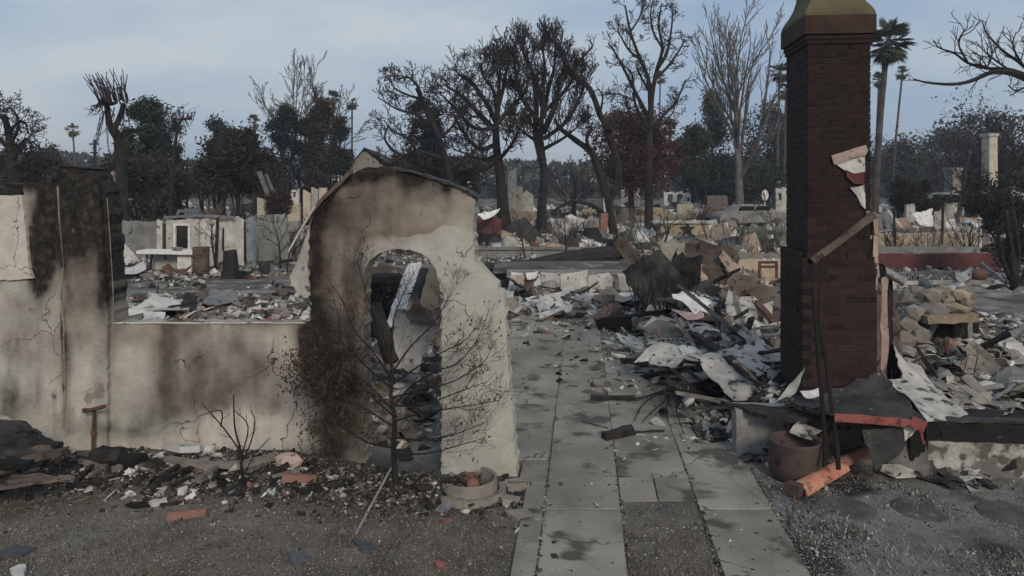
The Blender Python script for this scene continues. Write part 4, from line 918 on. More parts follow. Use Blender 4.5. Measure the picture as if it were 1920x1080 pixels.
# ------------------------------------------------------------------ debris on and beside the walkway
rod('charred_log', (1108, 752), (1190, 752), .075, 'char', 'short black charred log lying across the walkway slabs', 'log', .07, 6, .01)
rod('charred_log', (1130, 826), (1187, 816), .11, 'char', 'crumbling charred log end on the walkway with white ash below it', 'log', .09, 5, .018)
rod('charred_stick', (1185, 814), (1245, 812), .03, 'char', 'black stick running out from the crumbling log end', 'stick')
rod('charred_stick', (1092, 793), (1140, 806), .02, 'char', 'thin stick on the slab pointing at the crumbling log end', 'stick')
rod('charred_beam', (1247, 752), (1400, 712), .1, 'char', 'long charred beam lying from the walkway towards the chimney', 'beam', .09, 8, .012, dz=.1)
rod('charred_beam', (1165, 690), (1370, 702), .08, 'char', 'thin charred beam crossing over the ashes behind the long beam', 'beam', .07, 8, .012, dz=.12)
rod('charred_beam', (1300, 655), (1412, 742), .1, 'char', 'charred beam lying slantwise over the others near the grey sheet', 'beam', .08, 8, .012, dz=.22)
rod('charred_beam', (1195, 700), (1340, 660), .09, 'brownsheet', 'brownish burnt beam rising from the walkway edge into the rubble', 'beam', .08, 8, .012, dz=.2)
# fallen twiggy branch
b0 = on(1260, 745, .12); fb = thing('fallen_branch', 'fallen twiggy branch spread over the walkway below the long charred beam', 'branch', b0)
g = Geo()
for pts in ([(1262, 742), (1225, 755), (1200, 775), (1190, 795)], [(1262, 742), (1245, 765), (1222, 782), (1205, 798)], [(1262, 742), (1250, 770), (1243, 790)], [(1258, 742), (1200, 757), (1160, 756)], [(1265, 742), (1268, 780), (1282, 822)]):
    P = interp([on(q[0], q[1], .1 - .08 * i / len(pts)) for i, q in enumerate(pts)], 4); g.tube(P, [.014 - .01 * i / len(P) for i in range(len(P))], 5, caps=False); sprout(g, P, .007, 0, 1, 5, .22, .6, -.03, .002, .1)
part('branches', g, M['bark'], fb)
# black pipes and legs sticking out of the heap
for k, (a, b, ya, w_, lab) in enumerate((((1332, 572), (1337, 650), 12.6, .035, 'thin upright black pipe at the front of the rubble heap'), ((1343, 575), (1384, 712), 11.4, .05, 'leaning black pipe reaching down to the grey sheet'), ((1362, 590), (1356, 640), 12.4, .025, 'shortest black pipe beside the leaning one'))):
    solo('black_pipe', Geo().tube([W(*b, ya - .5), W((a[0] + b[0]) / 2 + 2, (a[1] + b[1]) / 2, ya - .2), W(*a, ya)], w_, 7), M['black'], lab, 'pipe', 'black pipes poking from the rubble heap')
p = W(1277, 565, 13.4)
fr = thing('ash_stakes', 'pair of ash grey stakes leaning together like an open book', 'stakes', p)
part('stake', Geo().bar(p, W(1271, 612, 13.0), .1, .07, 1.2, 4, .015), M['ashwood'], fr); part('stake', Geo().bar(p + Vector((.02, .02, 0)), W(1308, 606, 13.0), .09, .06, .8, 4, .015), M['ashwood'], fr)
rod('charred_log', (1126, 618), (1255, 604), .26, 'black', 'big black charred log lying at the edge of the rubble heap', 'log', .22, 8, .03)
rod('charred_log', (1200, 627), (1275, 610), .2, 'char', 'second black log lying close behind the big one', 'log', .2, 6, .03)
def plate_at(name, px, py, Yd, w_, h_, e, m, label, cat, **k):
    return solo(name, Geo().sheet(W(px, py, Yd), w_, h_, e, **k), M[m], label, cat)
plate_at('scorched_sheet', 1330, 492, 14.6, 1.0, .75, (R(65), R(12), R(-20)), 'brownsheet', 'peaked brown scorched sheet at the crest of the rubble heap', 'sheet', curl=-.5, crum=.06)
plate_at('scorched_sheet', 1378, 505, 14.4, .8, .25, (R(50), R(48), R(-10)), 'pinkst', 'pinkish grey strip slanting down from the peaked brown sheet', 'sheet', curl=.2, crum=.03)
plate_at('scorched_sheet', 1262, 500, 14.8, .5, 1.0, (R(82), R(4), R(15)), 'stone', 'upright tan board at the crest beside the peaked brown sheet', 'board', crum=.03)
plate_at('scorched_sheet', 1225, 530, 14.2, .9, 1.0, (R(70), R(-25), R(10)), 'dark', 'black scorched sheet standing on the walkway side of the heap', 'sheet', curl=.4, crum=.08)
plate_at('scorched_sheet', 1282, 530, 14.3, .55, 1.1, (R(80), R(10), R(-12)), 'char', 'black ragged panel standing in the middle of the heap', 'panel', crum=.07)
plate_at('scorched_sheet', 1312, 520, 14.5, .6, .5, (R(70), R(-8), R(6)), 'pinkst', 'pale brown panel lying below the peaked sheet', 'panel', crum=.04)
plate_at('scorched_sheet', 1190, 490, 15.2, .3, 1.1, (R(75), R(-35), R(0)), 'brownsheet', 'dark brown plank leaning outwards at the walkway end of the heap', 'plank', crum=.03)
plate_at('scorched_sheet', 1420, 560, 12.5, 1.1, .8, (R(35), R(20), R(-30)), 'brownsheet', 'rusty brown sheet slumped between the heap and the chimney', 'sheet', curl=.3, crum=.06)
plate_at('ash_sheet', 1400, 690, 9.3, 1.2, 1.0, (R(18), R(-6), R(20)), 'ash', 'large ash grey sheet lying flat next to the chimney', 'sheet', curl=.1, crum=.04)
plate_at('ash_sheet', 1340, 682, 10.2, .55, .3, (R(22), R(-8), R(15)), 'ash', 'small pale slab on the rubble in front of the leaning black pipe', 'slab', crum=.015, t=.05)
plate_at('ash_sheet', 1330, 708, 9.6, .7, .3, (R(12), R(-4), R(5)), 'stone', 'narrow grey slab just below the small pale slab', 'slab', crum=.015, t=.04)
plate_at('ash_sheet', 1300, 640, 12.2, 1.1, .6, (R(14), R(-4), R(10)), 'offwhite', 'whitish sheet curled on the slope of the heap', 'sheet', curl=.25, crum=.04)
plate_at('ash_sheet', 1240, 655, 11.8, .8, .4, (R(10), R(4), R(-10)), 'ash', 'grey flat sheet sunk in the ashes at the walkway edge', 'sheet', curl=.1, crum=.03)
plate_at('ash_sheet', 1430, 620, 11.2, .5, .5, (R(30), R(15), R(-20)), 'offwhite', 'small bright sheet on the rubble close to the chimney', 'sheet', curl=.3, crum=.04)
a, b = W(1400, 545, 12.6), W(1456, 612, 11.4); solo('charred_beam', Geo().bar(a, b, .1, .08, 1, 6, .012), M['rust'], 'reddish brown beam sloping down towards the chimney from the heap', 'beam')
a, b = W(1356, 505, 14), W(1440, 590, 12.4); solo('charred_beam', Geo().bar(a, b, .05, .05, 1, 6, .008), M['char'], 'thin black batten sloping down across the brown sheet', 'beam')
# tangles of wire and rods in the heap
for (px, py, Yd, lab) in ((1225, 560, 13.8, 'tangle of black rods under the black scorched sheet'), (1310, 560, 13.6, 'tangle of black wire under the pale brown panel')):
    g = Geo(); c = W(px, py, Yd)
    for k in range(26):
        a = c + Vector((rnd.gauss(0, .3), rnd.gauss(0, .3), rnd.gauss(0, .12) - .25)); b = a + Vector((rnd.gauss(0, .15), rnd.gauss(0, .15), rnd.uniform(.2, .8)))
        g.tube([a, a.lerp(b, .5) + rv(.05), b], .01, 4)
    solo('wire_tangle', g, M['char'], lab, 'wire', kind='stuff')
# pale chunks in the heap: alike, so they share a label
def pieces(n, fx, name, label, cat, group, mats, size, kind='shard', tilt=.35):
    for k in range(n):
        px, py = fx(); c = on(px, py); s = rnd.uniform(*size); e = (rnd.gauss(0, tilt), rnd.gauss(0, tilt), rnd.uniform(0, 6))
        g = Geo()
        if kind == 'shard': g.shard(c + Vector((0, 0, s * .12)), s, s * rnd.uniform(.45, .9), s * rnd.uniform(.04, .13), e, rnd.randint(5, 9), .3)
        elif kind == 'stick': g.bar(c + Vector((0, 0, .03)) - Vector((math.cos(e[2]), math.sin(e[2]), math.sin(e[0]) * .3)) * s * .5, c + Vector((0, 0, .05)) + Vector((math.cos(e[2]), math.sin(e[2]), math.sin(e[0]) * .3)) * s * .5, rnd.uniform(.02, .05), None, rnd.uniform(.5, 1), 4, .006)
        elif kind == 'beam':
            u = Vector((math.cos(e[2]), math.sin(e[2]) * .7, abs(e[0]))).normalized(); g.bar(c - u * s * .15 + Vector((0, 0, .05)), c + u * s * .85 + Vector((0, 0, .08)), rnd.uniform(.04, .1), rnd.uniform(.03, .07), rnd.uniform(.5, 1), 6, .01, rnd.uniform(0, 1))
        elif kind == 'tile': g = barrel(c + Vector((0, 0, s * .05)), s, s * .3, (e[0], e[1], e[2]), .016, math.pi * rnd.uniform(.4, .8), 6, .9)
        elif kind == 'sheet': g.sheet(c + Vector((0, 0, s * .12)), s, s * rnd.uniform(.4, .8), e, rnd.uniform(-.5, .5), s * .05, .008, 5, 5, .1)
        mk = rnd.choice(mats); o = solo(name, g, M[mk], label, cat, group); f_ = (s - size[0]) / (size[1] - size[0]); ALIKE.setdefault((ADJ[mk], 'small' if f_ < .34 else 'middling' if f_ < .67 else 'large', group), []).append((c.x / c.y, o))
ADJ = dict(offwhite='pale', white='white', ash='ash grey', stone='tan', char='charred', black='coal black', dark='dark', grey='grey', brownsheet='brown', pinkst='pinkish', ashwood='ashy', terra='reddish', slate='slate blue', tanst='ochre', rust='rusty')
ALIKE = {}
ORD = ['leftmost', 'second from the left', 'third from the left', 'fourth from the left', 'fifth from the left', 'sixth from the left', 'seventh from the left', 'eighth from the left', 'ninth from the left', 'tenth from the left', 'eleventh from the left', 'twelfth from the left', 'thirteenth from the left', 'fourteenth from the left', 'fifteenth from the left', 'sixteenth from the left']
ORD += [w_ + ' from the left' for w_ in ('seventeenth', 'eighteenth', 'nineteenth', 'twentieth', 'twenty-first', 'twenty-second', 'twenty-third', 'twenty-fourth', 'twenty-fifth', 'twenty-sixth', 'twenty-seventh', 'twenty-eighth', 'twenty-ninth', 'thirtieth')] + ['rightmost'] * 60
def name_alike():
    for (adj, sz, grp), L in ALIKE.items():
        L.sort(key=lambda q: q[0]); n = len(L)
        for i, (x_, o) in enumerate(L):
            if n == 1: o['label'] = f'the only {sz} {adj} one of the {grp}'
            else: o['label'] = (ORD[i] if i < n - 1 else 'rightmost') + f' of the {sz} {adj} {grp}'
def ell(cx, cy, rx, ry): return lambda: (cx + rnd.gauss(0, rx), cy + rnd.gauss(0, ry))
def box_(x0, x1, y0, y1): return lambda: (rnd.uniform(x0, x1), rnd.uniform(y0, y1))
pieces(46, ell(1290, 640, 80, 26), 'plaster_flake', 'broken ash white plaster flake on the rubble heap beside the walkway', 'plaster', 'plaster flakes on the rubble heap', ['offwhite', 'white', 'ash', 'offwhite', 'stone'], (.2, .6), 'sheet')
pieces(34, ell(1400, 545, 50, 30), 'plaster_chunk', 'broken whitish chunk high on the heap between the brown sheets and the chimney', 'plaster', 'chunks high on the rubble heap', ['offwhite', 'white', 'ash', 'brownsheet', 'pinkst'], (.25, .6), 'sheet')
pieces(20, ell(1300, 610, 80, 40), 'crumpled_sheet', 'x', 'sheet', 'crumpled sheets on the rubble heap', ['offwhite', 'ash', 'white', 'white', 'offwhite', 'dark', 'pinkst'], (.5, 1.1), 'sheet', .24)
pieces(18, ell(1330, 640, 80, 45), 'charred_beam', 'x', 'beam', 'beams poking out of the rubble heap', ['char', 'char', 'black', 'ashwood', 'brownsheet'], (.7, 1.7), 'beam', .5)
pieces(12, ell(1360, 735, 45, 26), 'charred_beam', 'x', 'beam', 'beams lying before the chimney', ['char', 'black', 'dark', 'ashwood'], (.4, 1.0), 'beam', .2)
pieces(16, box_(1690, 1920, 640, 760), 'crumpled_sheet', 'x', 'sheet', 'crumpled sheets behind the foundation', ['offwhite', 'ash', 'stone', 'brownsheet', 'grey', 'dark'], (.35, .8), 'sheet', .4)
pieces(10, box_(1700, 1915, 640, 770), 'charred_beam', 'x', 'beam', 'beams behind the foundation', ['char', 'black', 'ashwood'], (.4, 1.0), 'beam', .3)
pieces(16, box_(900, 1190, 500, 548), 'crumpled_sheet', 'x', 'sheet', 'crumpled sheets around the white block wall', ['offwhite', 'brownsheet', 'stone', 'dark', 'pinkst', 'char'], (.4, 1.0), 'sheet', .3)
pieces(14, box_(900, 1200, 500, 560), 'charred_beam', 'x', 'beam', 'beams around the white block wall', ['char', 'black', 'ashwood', 'rust'], (.6, 1.6), 'beam', .2)
pieces(12, box_(960, 1180, 560, 605), 'crumpled_sheet', 'x', 'sheet', 'crumpled sheets at the far walkway end', ['offwhite', 'white', 'stone', 'brownsheet', 'dark'], (.4, .9), 'sheet', .3)
pieces(30, ell(1300, 700, 70, 28), 'charred_stick', 'black splintered stick among the ashes in front of the rubble heap', 'stick', 'sticks before the rubble heap', ['char', 'char', 'black', 'ashwood'], (.2, .7), 'stick')
pieces(22, ell(1330, 770, 50, 30), 'charred_scrap', 'small dark scrap scattered between the walkway and the grey foundation face', 'scrap', 'scraps by the walkway edge', ['char', 'dark', 'grey', 'brownsheet', 'ash'], (.08, .26), 'sheet')
pieces(70, box_(1745, 1920, 655, 778), 'tile_fragment', 'broken curved roof tile in the pale heap behind the painted foundation', 'roof tile', 'broken roof tiles behind the foundation', ['stone', 'stone', 'offwhite', 'stone', 'grey', 'tanst'], (.2, .42), 'tile')
pieces(40, box_(1700, 1880, 640, 770), 'plaster_chunk', 'crumbled whitish chunk lying below the collapsed stone fireplace', 'plaster', 'chunks below the stone fireplace', ['offwhite', 'white', 'ash', 'dark'], (.12, .34))
pieces(30, box_(1690, 1800, 690, 775), 'metal_scrap', 'curled grey metal scrap near the flashing sheets at the chimney', 'scrap', 'metal scraps near the chimney', ['ash', 'offwhite', 'dark', 'grey'], (.12, .35), 'sheet')
pieces(20, box_(985, 1300, 600, 760), 'charred_bit', 'little black burnt bit lying on the walkway slabs', 'burnt bit', 'burnt bits on the walkway', ['char', 'black'], (.06, .16))
pieces(12, box_(985, 1200, 780, 1010), 'charred_bit', 'tiny black burnt bit on the near walkway slabs', 'burnt bit', 'burnt bits on the near slabs', ['char', 'black'], (.025, .06))
pieces(18, box_(1150, 1310, 815, 850), 'ash_chip', 'small white ash chip on the slabs beside the crumbling log end', 'ash chip', 'ash chips by the log end', ['offwhite', 'white', 'ash'], (.03, .1))
pieces(44, box_(130, 640, 868, 935), 'plaster_chip', 'small pale plaster chip in the char along the wall foot', 'plaster', 'plaster chips along the wall foot', ['offwhite', 'white', 'ash', 'stone'], (.04, .13))
pieces(34, box_(60, 660, 862, 930), 'charred_scrap', 'small black scrap in the char along the wall foot', 'scrap', 'black scraps along the wall foot', ['char', 'black', 'slate', 'dark'], (.06, .2), 'sheet')
pieces(12, box_(150, 560, 862, 920), 'charred_stick', 'thin burnt stick in the char along the wall foot', 'stick', 'sticks along the wall foot', ['char', 'ashwood'], (.12, .35), 'stick')
pieces(16, box_(1745, 1920, 768, 782), 'crumpled_sheet', 'x', 'sheet', 'crumpled sheets along the foundation top', ['ash', 'offwhite', 'grey', 'dark', 'stone', 'char'], (.2, .5), 'sheet', .2)
pieces(18, box_(1735, 1920, 880, 915), 'charred_scrap', 'x', 'scrap', 'scraps along the painted foundation', ['char', 'ash', 'dark', 'brownsheet', 'stone'], (.08, .24), 'sheet')
pieces(14, box_(700, 1000, 880, 960), 'charred_scrap', 'thin dark scrap in the soil around the broken planter ring', 'scrap', 'scraps around the planter ring', ['char', 'terra', 'slate'], (.05, .12))
pieces(16, box_(1360, 1700, 800, 905), 'charred_scrap', 'dark scrap lying around the round clay pot', 'scrap', 'scraps around the clay pot', ['char', 'ash', 'dark', 'brownsheet'], (.06, .2), 'sheet')
# inside the ruin, seen through the arch
g0 = W(765, 560, 9.2)
a, b = W(738, 615, 9.0), W(778, 495, 9.5); solo('plaster_board', Geo().bar(a, b, .2, .05, .9, 7, .012), M['white'], 'tall white board leaning upright behind the archway', 'board')
a, b = W(705, 640, 8.8), W(790, 505, 9.6); solo('charred_beam', Geo().bar(W(700, 570, 8.6), W(735, 680, 8.3), .14, .1, 1, 6, .01), M['char'], 'black beam leaning just inside the archway', 'beam')
solo('charred_beam', Geo().bar(W(778, 560, 9.2), W(796, 505, 9.4), .09, .07, 1, 5, .012), M['dark'], 'dark splintered beam beside the white board behind the archway', 'beam')
solo('white_slab', Geo().sheet(W(765, 640, 8.8), .5, .7, (R(60), R(10), R(-10)), 0, .05, .03), M['offwhite'], 'crumpled whitish sheet below the leaning white board behind the archway', 'sheet')
solo('scorched_sheet', Geo().sheet(W(805, 590, 9.0), .6, .4, (R(40), R(20), R(30)), .2, .08, .01), M['brownsheet'], 'brown crumpled sheet at the walkway edge of the archway', 'sheet')
solo('water_heater', Geo().lathe(W(720, 575, 9.8), [(0, -.35), (.3, -.35), (.3, .35), (.22, .42), (0, .44)], 24), M['black'], 'black burnt round tank standing behind the archway', 'tank', smooth=False)
pieces(26, box_(690, 830, 700, 860), 'charred_scrap', 'rust brown scrap heaped on the ground inside the archway', 'scrap', 'scraps inside the archway', ['char', 'brownsheet', 'rust', 'stone', 'dark', 'offwhite'], (.12, .35), 'sheet')
# ------------------------------------------------------------------ middle distance
def wallbox(name, px0, px1, ytop, Yd, th, m, label, cat, rag=.05, z0=None, seed=0, holes=(), sub=None, group=None, relief=.015, parent=None, sp=.16):
    """a standing wall remnant facing the walkway: real thickness, ragged top, real openings; coordinates along X at depth Yd"""
    x0, x1 = (px0 - 960) / FPX * Yd, (px1 - 960) / FPX * Yd; zt = HC - (ytop - YH) / FPX * Yd; z0 = -.1 if z0 is None else z0
    xs = sorted(set([x0, x1] + [h[0] for h in holes] + [h[1] for h in holes])); g = Geo(); c0 = Vector(((x0 + x1) / 2, Yd, 0))
    def panel(a, b, lo, hi, ragged):
        n = max(1, int((b - a) / sp)); vs = []; fs = []
        for i in range(n + 1):
            x_ = a + (b - a) * i / n; t = hi - (rag * 2 * abs(float(fbm(x_ * 2.3, seed * 1.7, seed)) - .3) + rag * rnd.random() if ragged else 0); r_ = rnd.uniform(-relief, relief)
            vs += [(x_, Yd + r_, lo), (x_, Yd + r_, max(t, lo + .05)), (x_, Yd + th, max(t, lo + .05)), (x_, Yd + th, lo)]
        for i in range(n):
            q = 4 * i
            for k in range(4): fs.append((q + k, q + 4 + k, q + 4 + (k + 1) % 4, q + (k + 1) % 4))
        fs += [(0, 1, 2, 3), tuple(4 * n + 3 - k for k in range(4))]; g.add(vs, fs)
    for a, b in zip(xs, xs[1:]):
        if b - a < .01: continue
        hh = [h for h in holes if h[0] <= a + .001 and h[1] >= b - .001]
        if not hh: panel(a, b, z0, zt, True)
        else:
            lo, hi = hh[0][2], hh[0][3]
            if lo > z0 + .03: panel(a, b, z0, lo, False)
            if hi < zt - .03: panel(a, b, hi, zt, True)
    if parent is not None: return part(name, g, M[m], parent)
    return solo(name, g, M[m], label, cat, group, loc=c0)
def hole(px0, px1, y0, y1, Yd): return ((px0 - 960) / FPX * Yd, (px1 - 960) / FPX * Yd, HC - (y1 - YH) / FPX * Yd, HC - (y0 - YH) / FPX * Yd)
def bars(pairs, w_, Y0, h=None):
    g = Geo()
    for a, b in pairs: g.bar(W(a[0], a[1], Y0), W(b[0], b[1], Y0 if len(b) < 3 else b[2]), w_, h, 1, 3, w_ * .08)
    return g
# seen through the window gap
wallbox('garden_wall', 120, 560, 412, 27.0, .2, 'grey', 'long low grey garden wall beyond the window gap behind the white shed', 'wall', .06, seed=3)
Y0 = 24.6; shd = thing('metal_shed', 'burnt white metal shed shell with a dark doorway beyond the window gap', 'shed', W(375, 505, Y0))
wallbox('front_panel', 311, 372, 408, Y0, .06, 'offwhite', None, None, .08, seed=5, holes=[hole(329, 354, 422, 466, Y0)], parent=shd)
wallbox('side_panel', 294, 304, 410, Y0 + .05, .06, 'offwhite', None, None, .1, seed=6, parent=shd)
wallbox('back_panel', 300, 460, 414, Y0 + 1.8, .05, 'char', None, None, .1, seed=8, parent=shd)  # back panel coloured near black so the doorway looks dark
g = Geo(); x0, x1 = (372 - 960) / FPX * Y0, (456 - 960) / FPX * Y0; n = 40; vs = []
for i in range(n + 1):
    x_ = x0 + (x1 - x0) * i / n; zt = HC - (405 + 10 * float(vno(i * .3, 2, 4)) - YH) / FPX * Y0; d = .05 * (1 if i % 2 else -1) + .2 * float(vno(i * .15, 1, 3))
    vs += [(x_, Y0 + d, -.1), (x_, Y0 + d, zt), (x_, Y0 + d + .02, zt), (x_, Y0 + d + .02, -.1)]
fs = []
for i in range(n):
    for k in range(4): fs.append((4 * i + k, 4 * i + 4 + k, 4 * i + 4 + (k + 1) % 4, 4 * i + (k + 1) % 4))
part('corrugated_panel', g.add(vs, fs), M['white'], shd)
part('door_frame', bars([((328, 422), (328, 468)), ((355, 422), (355, 468)), ((326, 421), (357, 421))], .07, Y0 - .05), M['white'], shd)
part('roof_rail', bars([((308, 408), (372, 404)), ((335, 396), (350, 396)), ((335, 396), (333, 406)), ((350, 396), (351, 406)), ((372, 404), (440, 408))], .08, Y0 - .04), M['steel'], shd)
Y0 = 22.8; bn = thing('outdoor_counter', 'white outdoor counter on panel legs in front of the burnt shed', 'counter', W(320, 508, Y0))
part('counter_top', Geo().box(W(320, 472, Y0), (1.75, .7, .09), (0, .02, .03)), M['white'], bn)
part('end_panel', Geo().box(W(352, 492, Y0 + .1), (.42, .5, .55)), M['white'], bn); part('front_panel', Geo().box(W(312, 490, Y0 + .25), (.8, .08, .5)), M['offwhite'], bn)
part('leg', bars([((285, 476), (281, 508))], .06, Y0 - .2), M['char'], bn); part('leg', bars([((276, 476), (272, 510))], .06, Y0 - .1), M['steel'], bn); part('sink', Geo().lathe(W(333, 470, Y0 - .1), [(0, .02), (.12, .02), (.15, .1), (.16, .1), (.13, 0), (0, 0)], 14), M['steel'], bn)
def drum(name, px, yb, yt, Yd, r, m, label, cat):
    b = W(px, yb, Yd); hgt = (yb - yt) / FPX * Yd
    return solo(name, Geo().lathe(b, [(0, -.05), (r * .95, -.05), (r, hgt * .2), (r * .97, hgt * .33), (r, hgt * .36), (r * .97, hgt * .62), (r, hgt * .65), (r * 1.0, hgt), (r * .9, hgt), (r * .86, hgt * .8), (0, hgt * .8)], 20), M[m], label, cat)
drum('barrel', 377, 517, 463, 22.2, .24, 'brownsheet', 'dark brown barrel standing at the end of the white counter', 'barrel')
solo('tree_stump', Geo().tube([W(432, 534, 21.4), W(432, 505, 21.4), W(433, 485, 21.4), W(431, 469, 21.4)], [.36, .24, .2, .19], 10, .12), M['char'], 'tall charred tree stump standing on the yard beyond the window gap', 'stump')
solo('tree_stump', Geo().tube([W(451, 533, 21.3), W(451, 520, 21.3), W(452, 508, 21.3)], [.2, .17, .12], 9, .15), M['black'], 'short charred stump right beside the tall one', 'stump')
drum('round_bin', 496, 521, 491, 22.3, .17, 'dark', 'small dark round bin on the yard between the stumps and the arch', 'bin')
Y0 = 22.0; rb = thing('rusty_barrow', 'collapsed rusty barrow lying on brick red debris below the counter', 'barrow', W(333, 522, Y0))
part('tray', Geo().sheet(W(333, 508, Y0), .75, .5, (R(20), R(5), 0), .4, .03, .02), M['rust'], rb); part('leg', bars([((318, 512), (316, 524))], .04, Y0), M['rust'], rb); part('leg', bars([((348, 512), (350, 528))], .04, Y0 - .2), M['rust'], rb)
bent('white_sheet', [W(205, 448, 23.5), W(230, 452, 23.5), W(262, 490, 23), W(208, 500, 22.5)], 'offwhite', 'pale sheet leaning against debris close to the window jamb', 'sheet', .1, .02)
bent('white_sheet', [W(215, 500, 21.5), W(270, 492, 22), W(275, 506, 21.3), W(222, 512, 20.8)], 'white', 'pale curled sheet on the ground below the leaning sheet', 'sheet', .1, .02)
bent('plaster_slab', [W(225, 590, 15.0), W(285, 556, 16.0), W(345, 562, 16.4), W(352, 582, 15.2)], 'white', 'large bright white slab in the rubble just beyond the sill', 'plaster', .1, .05)
bent('plaster_slab', [W(214, 604, 14.4), W(240, 584, 15), W(310, 590, 15), W(300, 606, 14.2)], 'white', 'pinkish white slab lying before the bright white slab at the sill', 'plaster', .08, .05)
bent('plaster_slab', [W(335, 580, 15.6), W(345, 552, 16.6), W(370, 556, 16.5), W(368, 585, 15.5)], 'char', 'black panel edge behind the bright white slab', 'panel', .05, .04)
bent('plaster_slab', [W(380, 570, 16), W(395, 545, 17.5), W(445, 550, 17.5), W(450, 570, 16)], 'grey', 'long grey slab in the rubble in the middle of the window gap', 'slab', .08, .04)
bent('plaster_slab', [W(555, 606, 14.2), W(566, 590, 14.4), W(580, 575, 14.6), W(584, 606, 14.2)], 'offwhite', 'pale torn slab standing by the arch end of the sill', 'plaster', .05, .04)
bent('plaster_slab', [W(480, 607, 14), W(486, 600, 14.6), W(522, 600, 14.6), W(518, 607, 14)], 'black', 'small black sheet for a hatch opening in the rubble at the sill', 'hatch', .01, .05)  # flat black sheet coloured to look like an opening
pieces(40, box_(215, 580, 572, 604), 'plaster_chunk', 'crumbled plaster chunk in the rubble beyond the window sill', 'plaster', 'plaster chunks beyond the window sill', ['offwhite', 'white', 'pinkst', 'ash', 'stone'], (.18, .5))
pieces(16, box_(215, 575, 555, 600), 'charred_scrap', 'dark bent scrap in the rubble beyond the window sill', 'scrap', 'dark scraps beyond the window sill', ['char', 'dark', 'brownsheet'], (.2, .5), 'sheet')
solo('fence_post', bars([((404, 520), (408, 408))], .08, 23.5), M['char'], 'slim black post standing between the barrel and the tall stump', 'post')
solo('fence_post', bars([((418, 470), (419, 428))], .05, 22.5), M['char'], 'short thin post right above the tall stump', 'post')
bent('iron_sheet', [W(462, 410, 24.3), W(482, 402, 24.3), W(480, 500, 24), W(464, 502, 24)], 'bluegrey', 'blue grey corrugated sheet hanging at the end of the white shed', 'sheet', .05, .02)
bent('iron_sheet', [W(484, 404, 25.4), W(535, 400, 25.6), W(548, 486, 25.4), W(486, 490, 25.4)], 'grey', 'large plain grey sheet leaning on the garden wall near the arch', 'sheet', .04, .03)

wallbox('low_wall', 600, 842, 491, 13.2, .25, 'asphalt', 'dark grey low wall standing across the ruin behind the archway', 'wall', .08, seed=21)
bent('plaster_slab', [W(700, 560, 11.5), W(712, 520, 12.2), W(735, 524, 12.2), W(728, 566, 11.4)], 'offwhite', 'narrow pale slab leaning before the dark wall behind the archway', 'plaster', .04, .03)
# ------------------------------------------------------------------ walls and slabs past the walkway
Y0 = 19.0; lw = thing('block_wall', 'low foundation wall of large white blocks crossing behind the walkway', 'wall', W(1070, 548, Y0))
for k, (a, b, t, m) in enumerate(((955, 1012, 515, 'white'), (1014, 1052, 511, 'white'), (1054, 1076, 512, 'offwhite'), (1078, 1100, 512, 'offwhite'), (1102, 1146, 514, 'offwhite'), (1148, 1158, 524, 'grey'), (1160, 1188, 514, 'offwhite'))):
    p0, p1 = W(a, t, Y0), W(b, 548, Y0); g = Geo(); g.box(((p0.x + p1.x) / 2, Y0 + .15 + rnd.uniform(-.08, .05), (p0.z + p1.z) / 2 - rnd.uniform(.0, .1)), (p1.x - p0.x + .03, .34, p0.z - p1.z + .05), (rnd.uniform(-.2, .1), rnd.uniform(-.06, .06), rnd.uniform(-.12, .12)), .055); part('block', g, M[m], lw)
p0, p1 = W(950, 506, Y0 + .4), W(1200, 512, Y0 + .4); part('ledge', Geo().box(((p0.x + p1.x) / 2, Y0 + .55, p0.z - .08), (p1.x - p0.x, .6, .09)), M['stone'], lw)
p0, p1 = W(940, 500, 20.5), W(1200, 545, 20.5)
solo('concrete_slab', Geo().box(((p0.x + p1.x) / 2, 21.2, .36), (p1.x - p0.x + .4, 1.7, .16), (0, 0, 0), .02), M['asphalt'], 'raised dark grey concrete slab behind the white block wall', 'slab')
for k, (x0, x1, yt, yb, Yd, m, lab) in enumerate(((948, 1060, 562, 574, 17.2, 'white', 'long low white plaster kerb at the far end of the walkway'), (1080, 1190, 552, 566, 17.6, 'offwhite', 'long grey white step in front of the white block wall'), (1150, 1200, 560, 572, 17.0, 'white', 'short bright kerb piece near the pink post'), (1000, 1080, 556, 564, 17.9, 'grey', 'flat grey board lying before the white block wall'))):
    p0, p1 = W(x0, yt, Yd), W(x1, yb, Yd); g = Geo(); g.bar((p0.x, Yd, (p0.z + p1.z) / 2), (p1.x, Yd + rnd.uniform(-.2, .2), (p0.z + p1.z) / 2), .35, p0.z - p1.z, 1, 7, .02); solo('plaster_kerb', g, M[m], lab, 'kerb')
bent('curled_sheet', [W(948, 520, 18.3), W(985, 512, 18.6), W(1010, 520, 18.5), W(982, 546, 18)], 'brownsheet', 'round brown curled sheet at the walkway side of the white block wall', 'sheet', .15, .02)
bent('curled_sheet', [W(950, 518, 18.2), W(985, 514, 18.2), W(982, 536, 17.9), W(966, 528, 18)], 'pinkst', 'pinkish torn sheet lying on the round brown one', 'sheet', .06, .02)
bent('curled_sheet', [W(985, 512, 18.4), W(1008, 508, 18.5), W(1006, 520, 18.3), W(988, 524, 18.2)], 'white', 'small white scrap above the round brown sheet', 'sheet', .03, .02)
bent('pink_post', [W(1207, 540, 16.8), W(1218, 545, 16.8), W(1222, 572, 16.6), W(1204, 574, 16.6)], 'pinkst', 'stubby pink post end beside the end of the white block wall', 'post', .02, .12, 3)
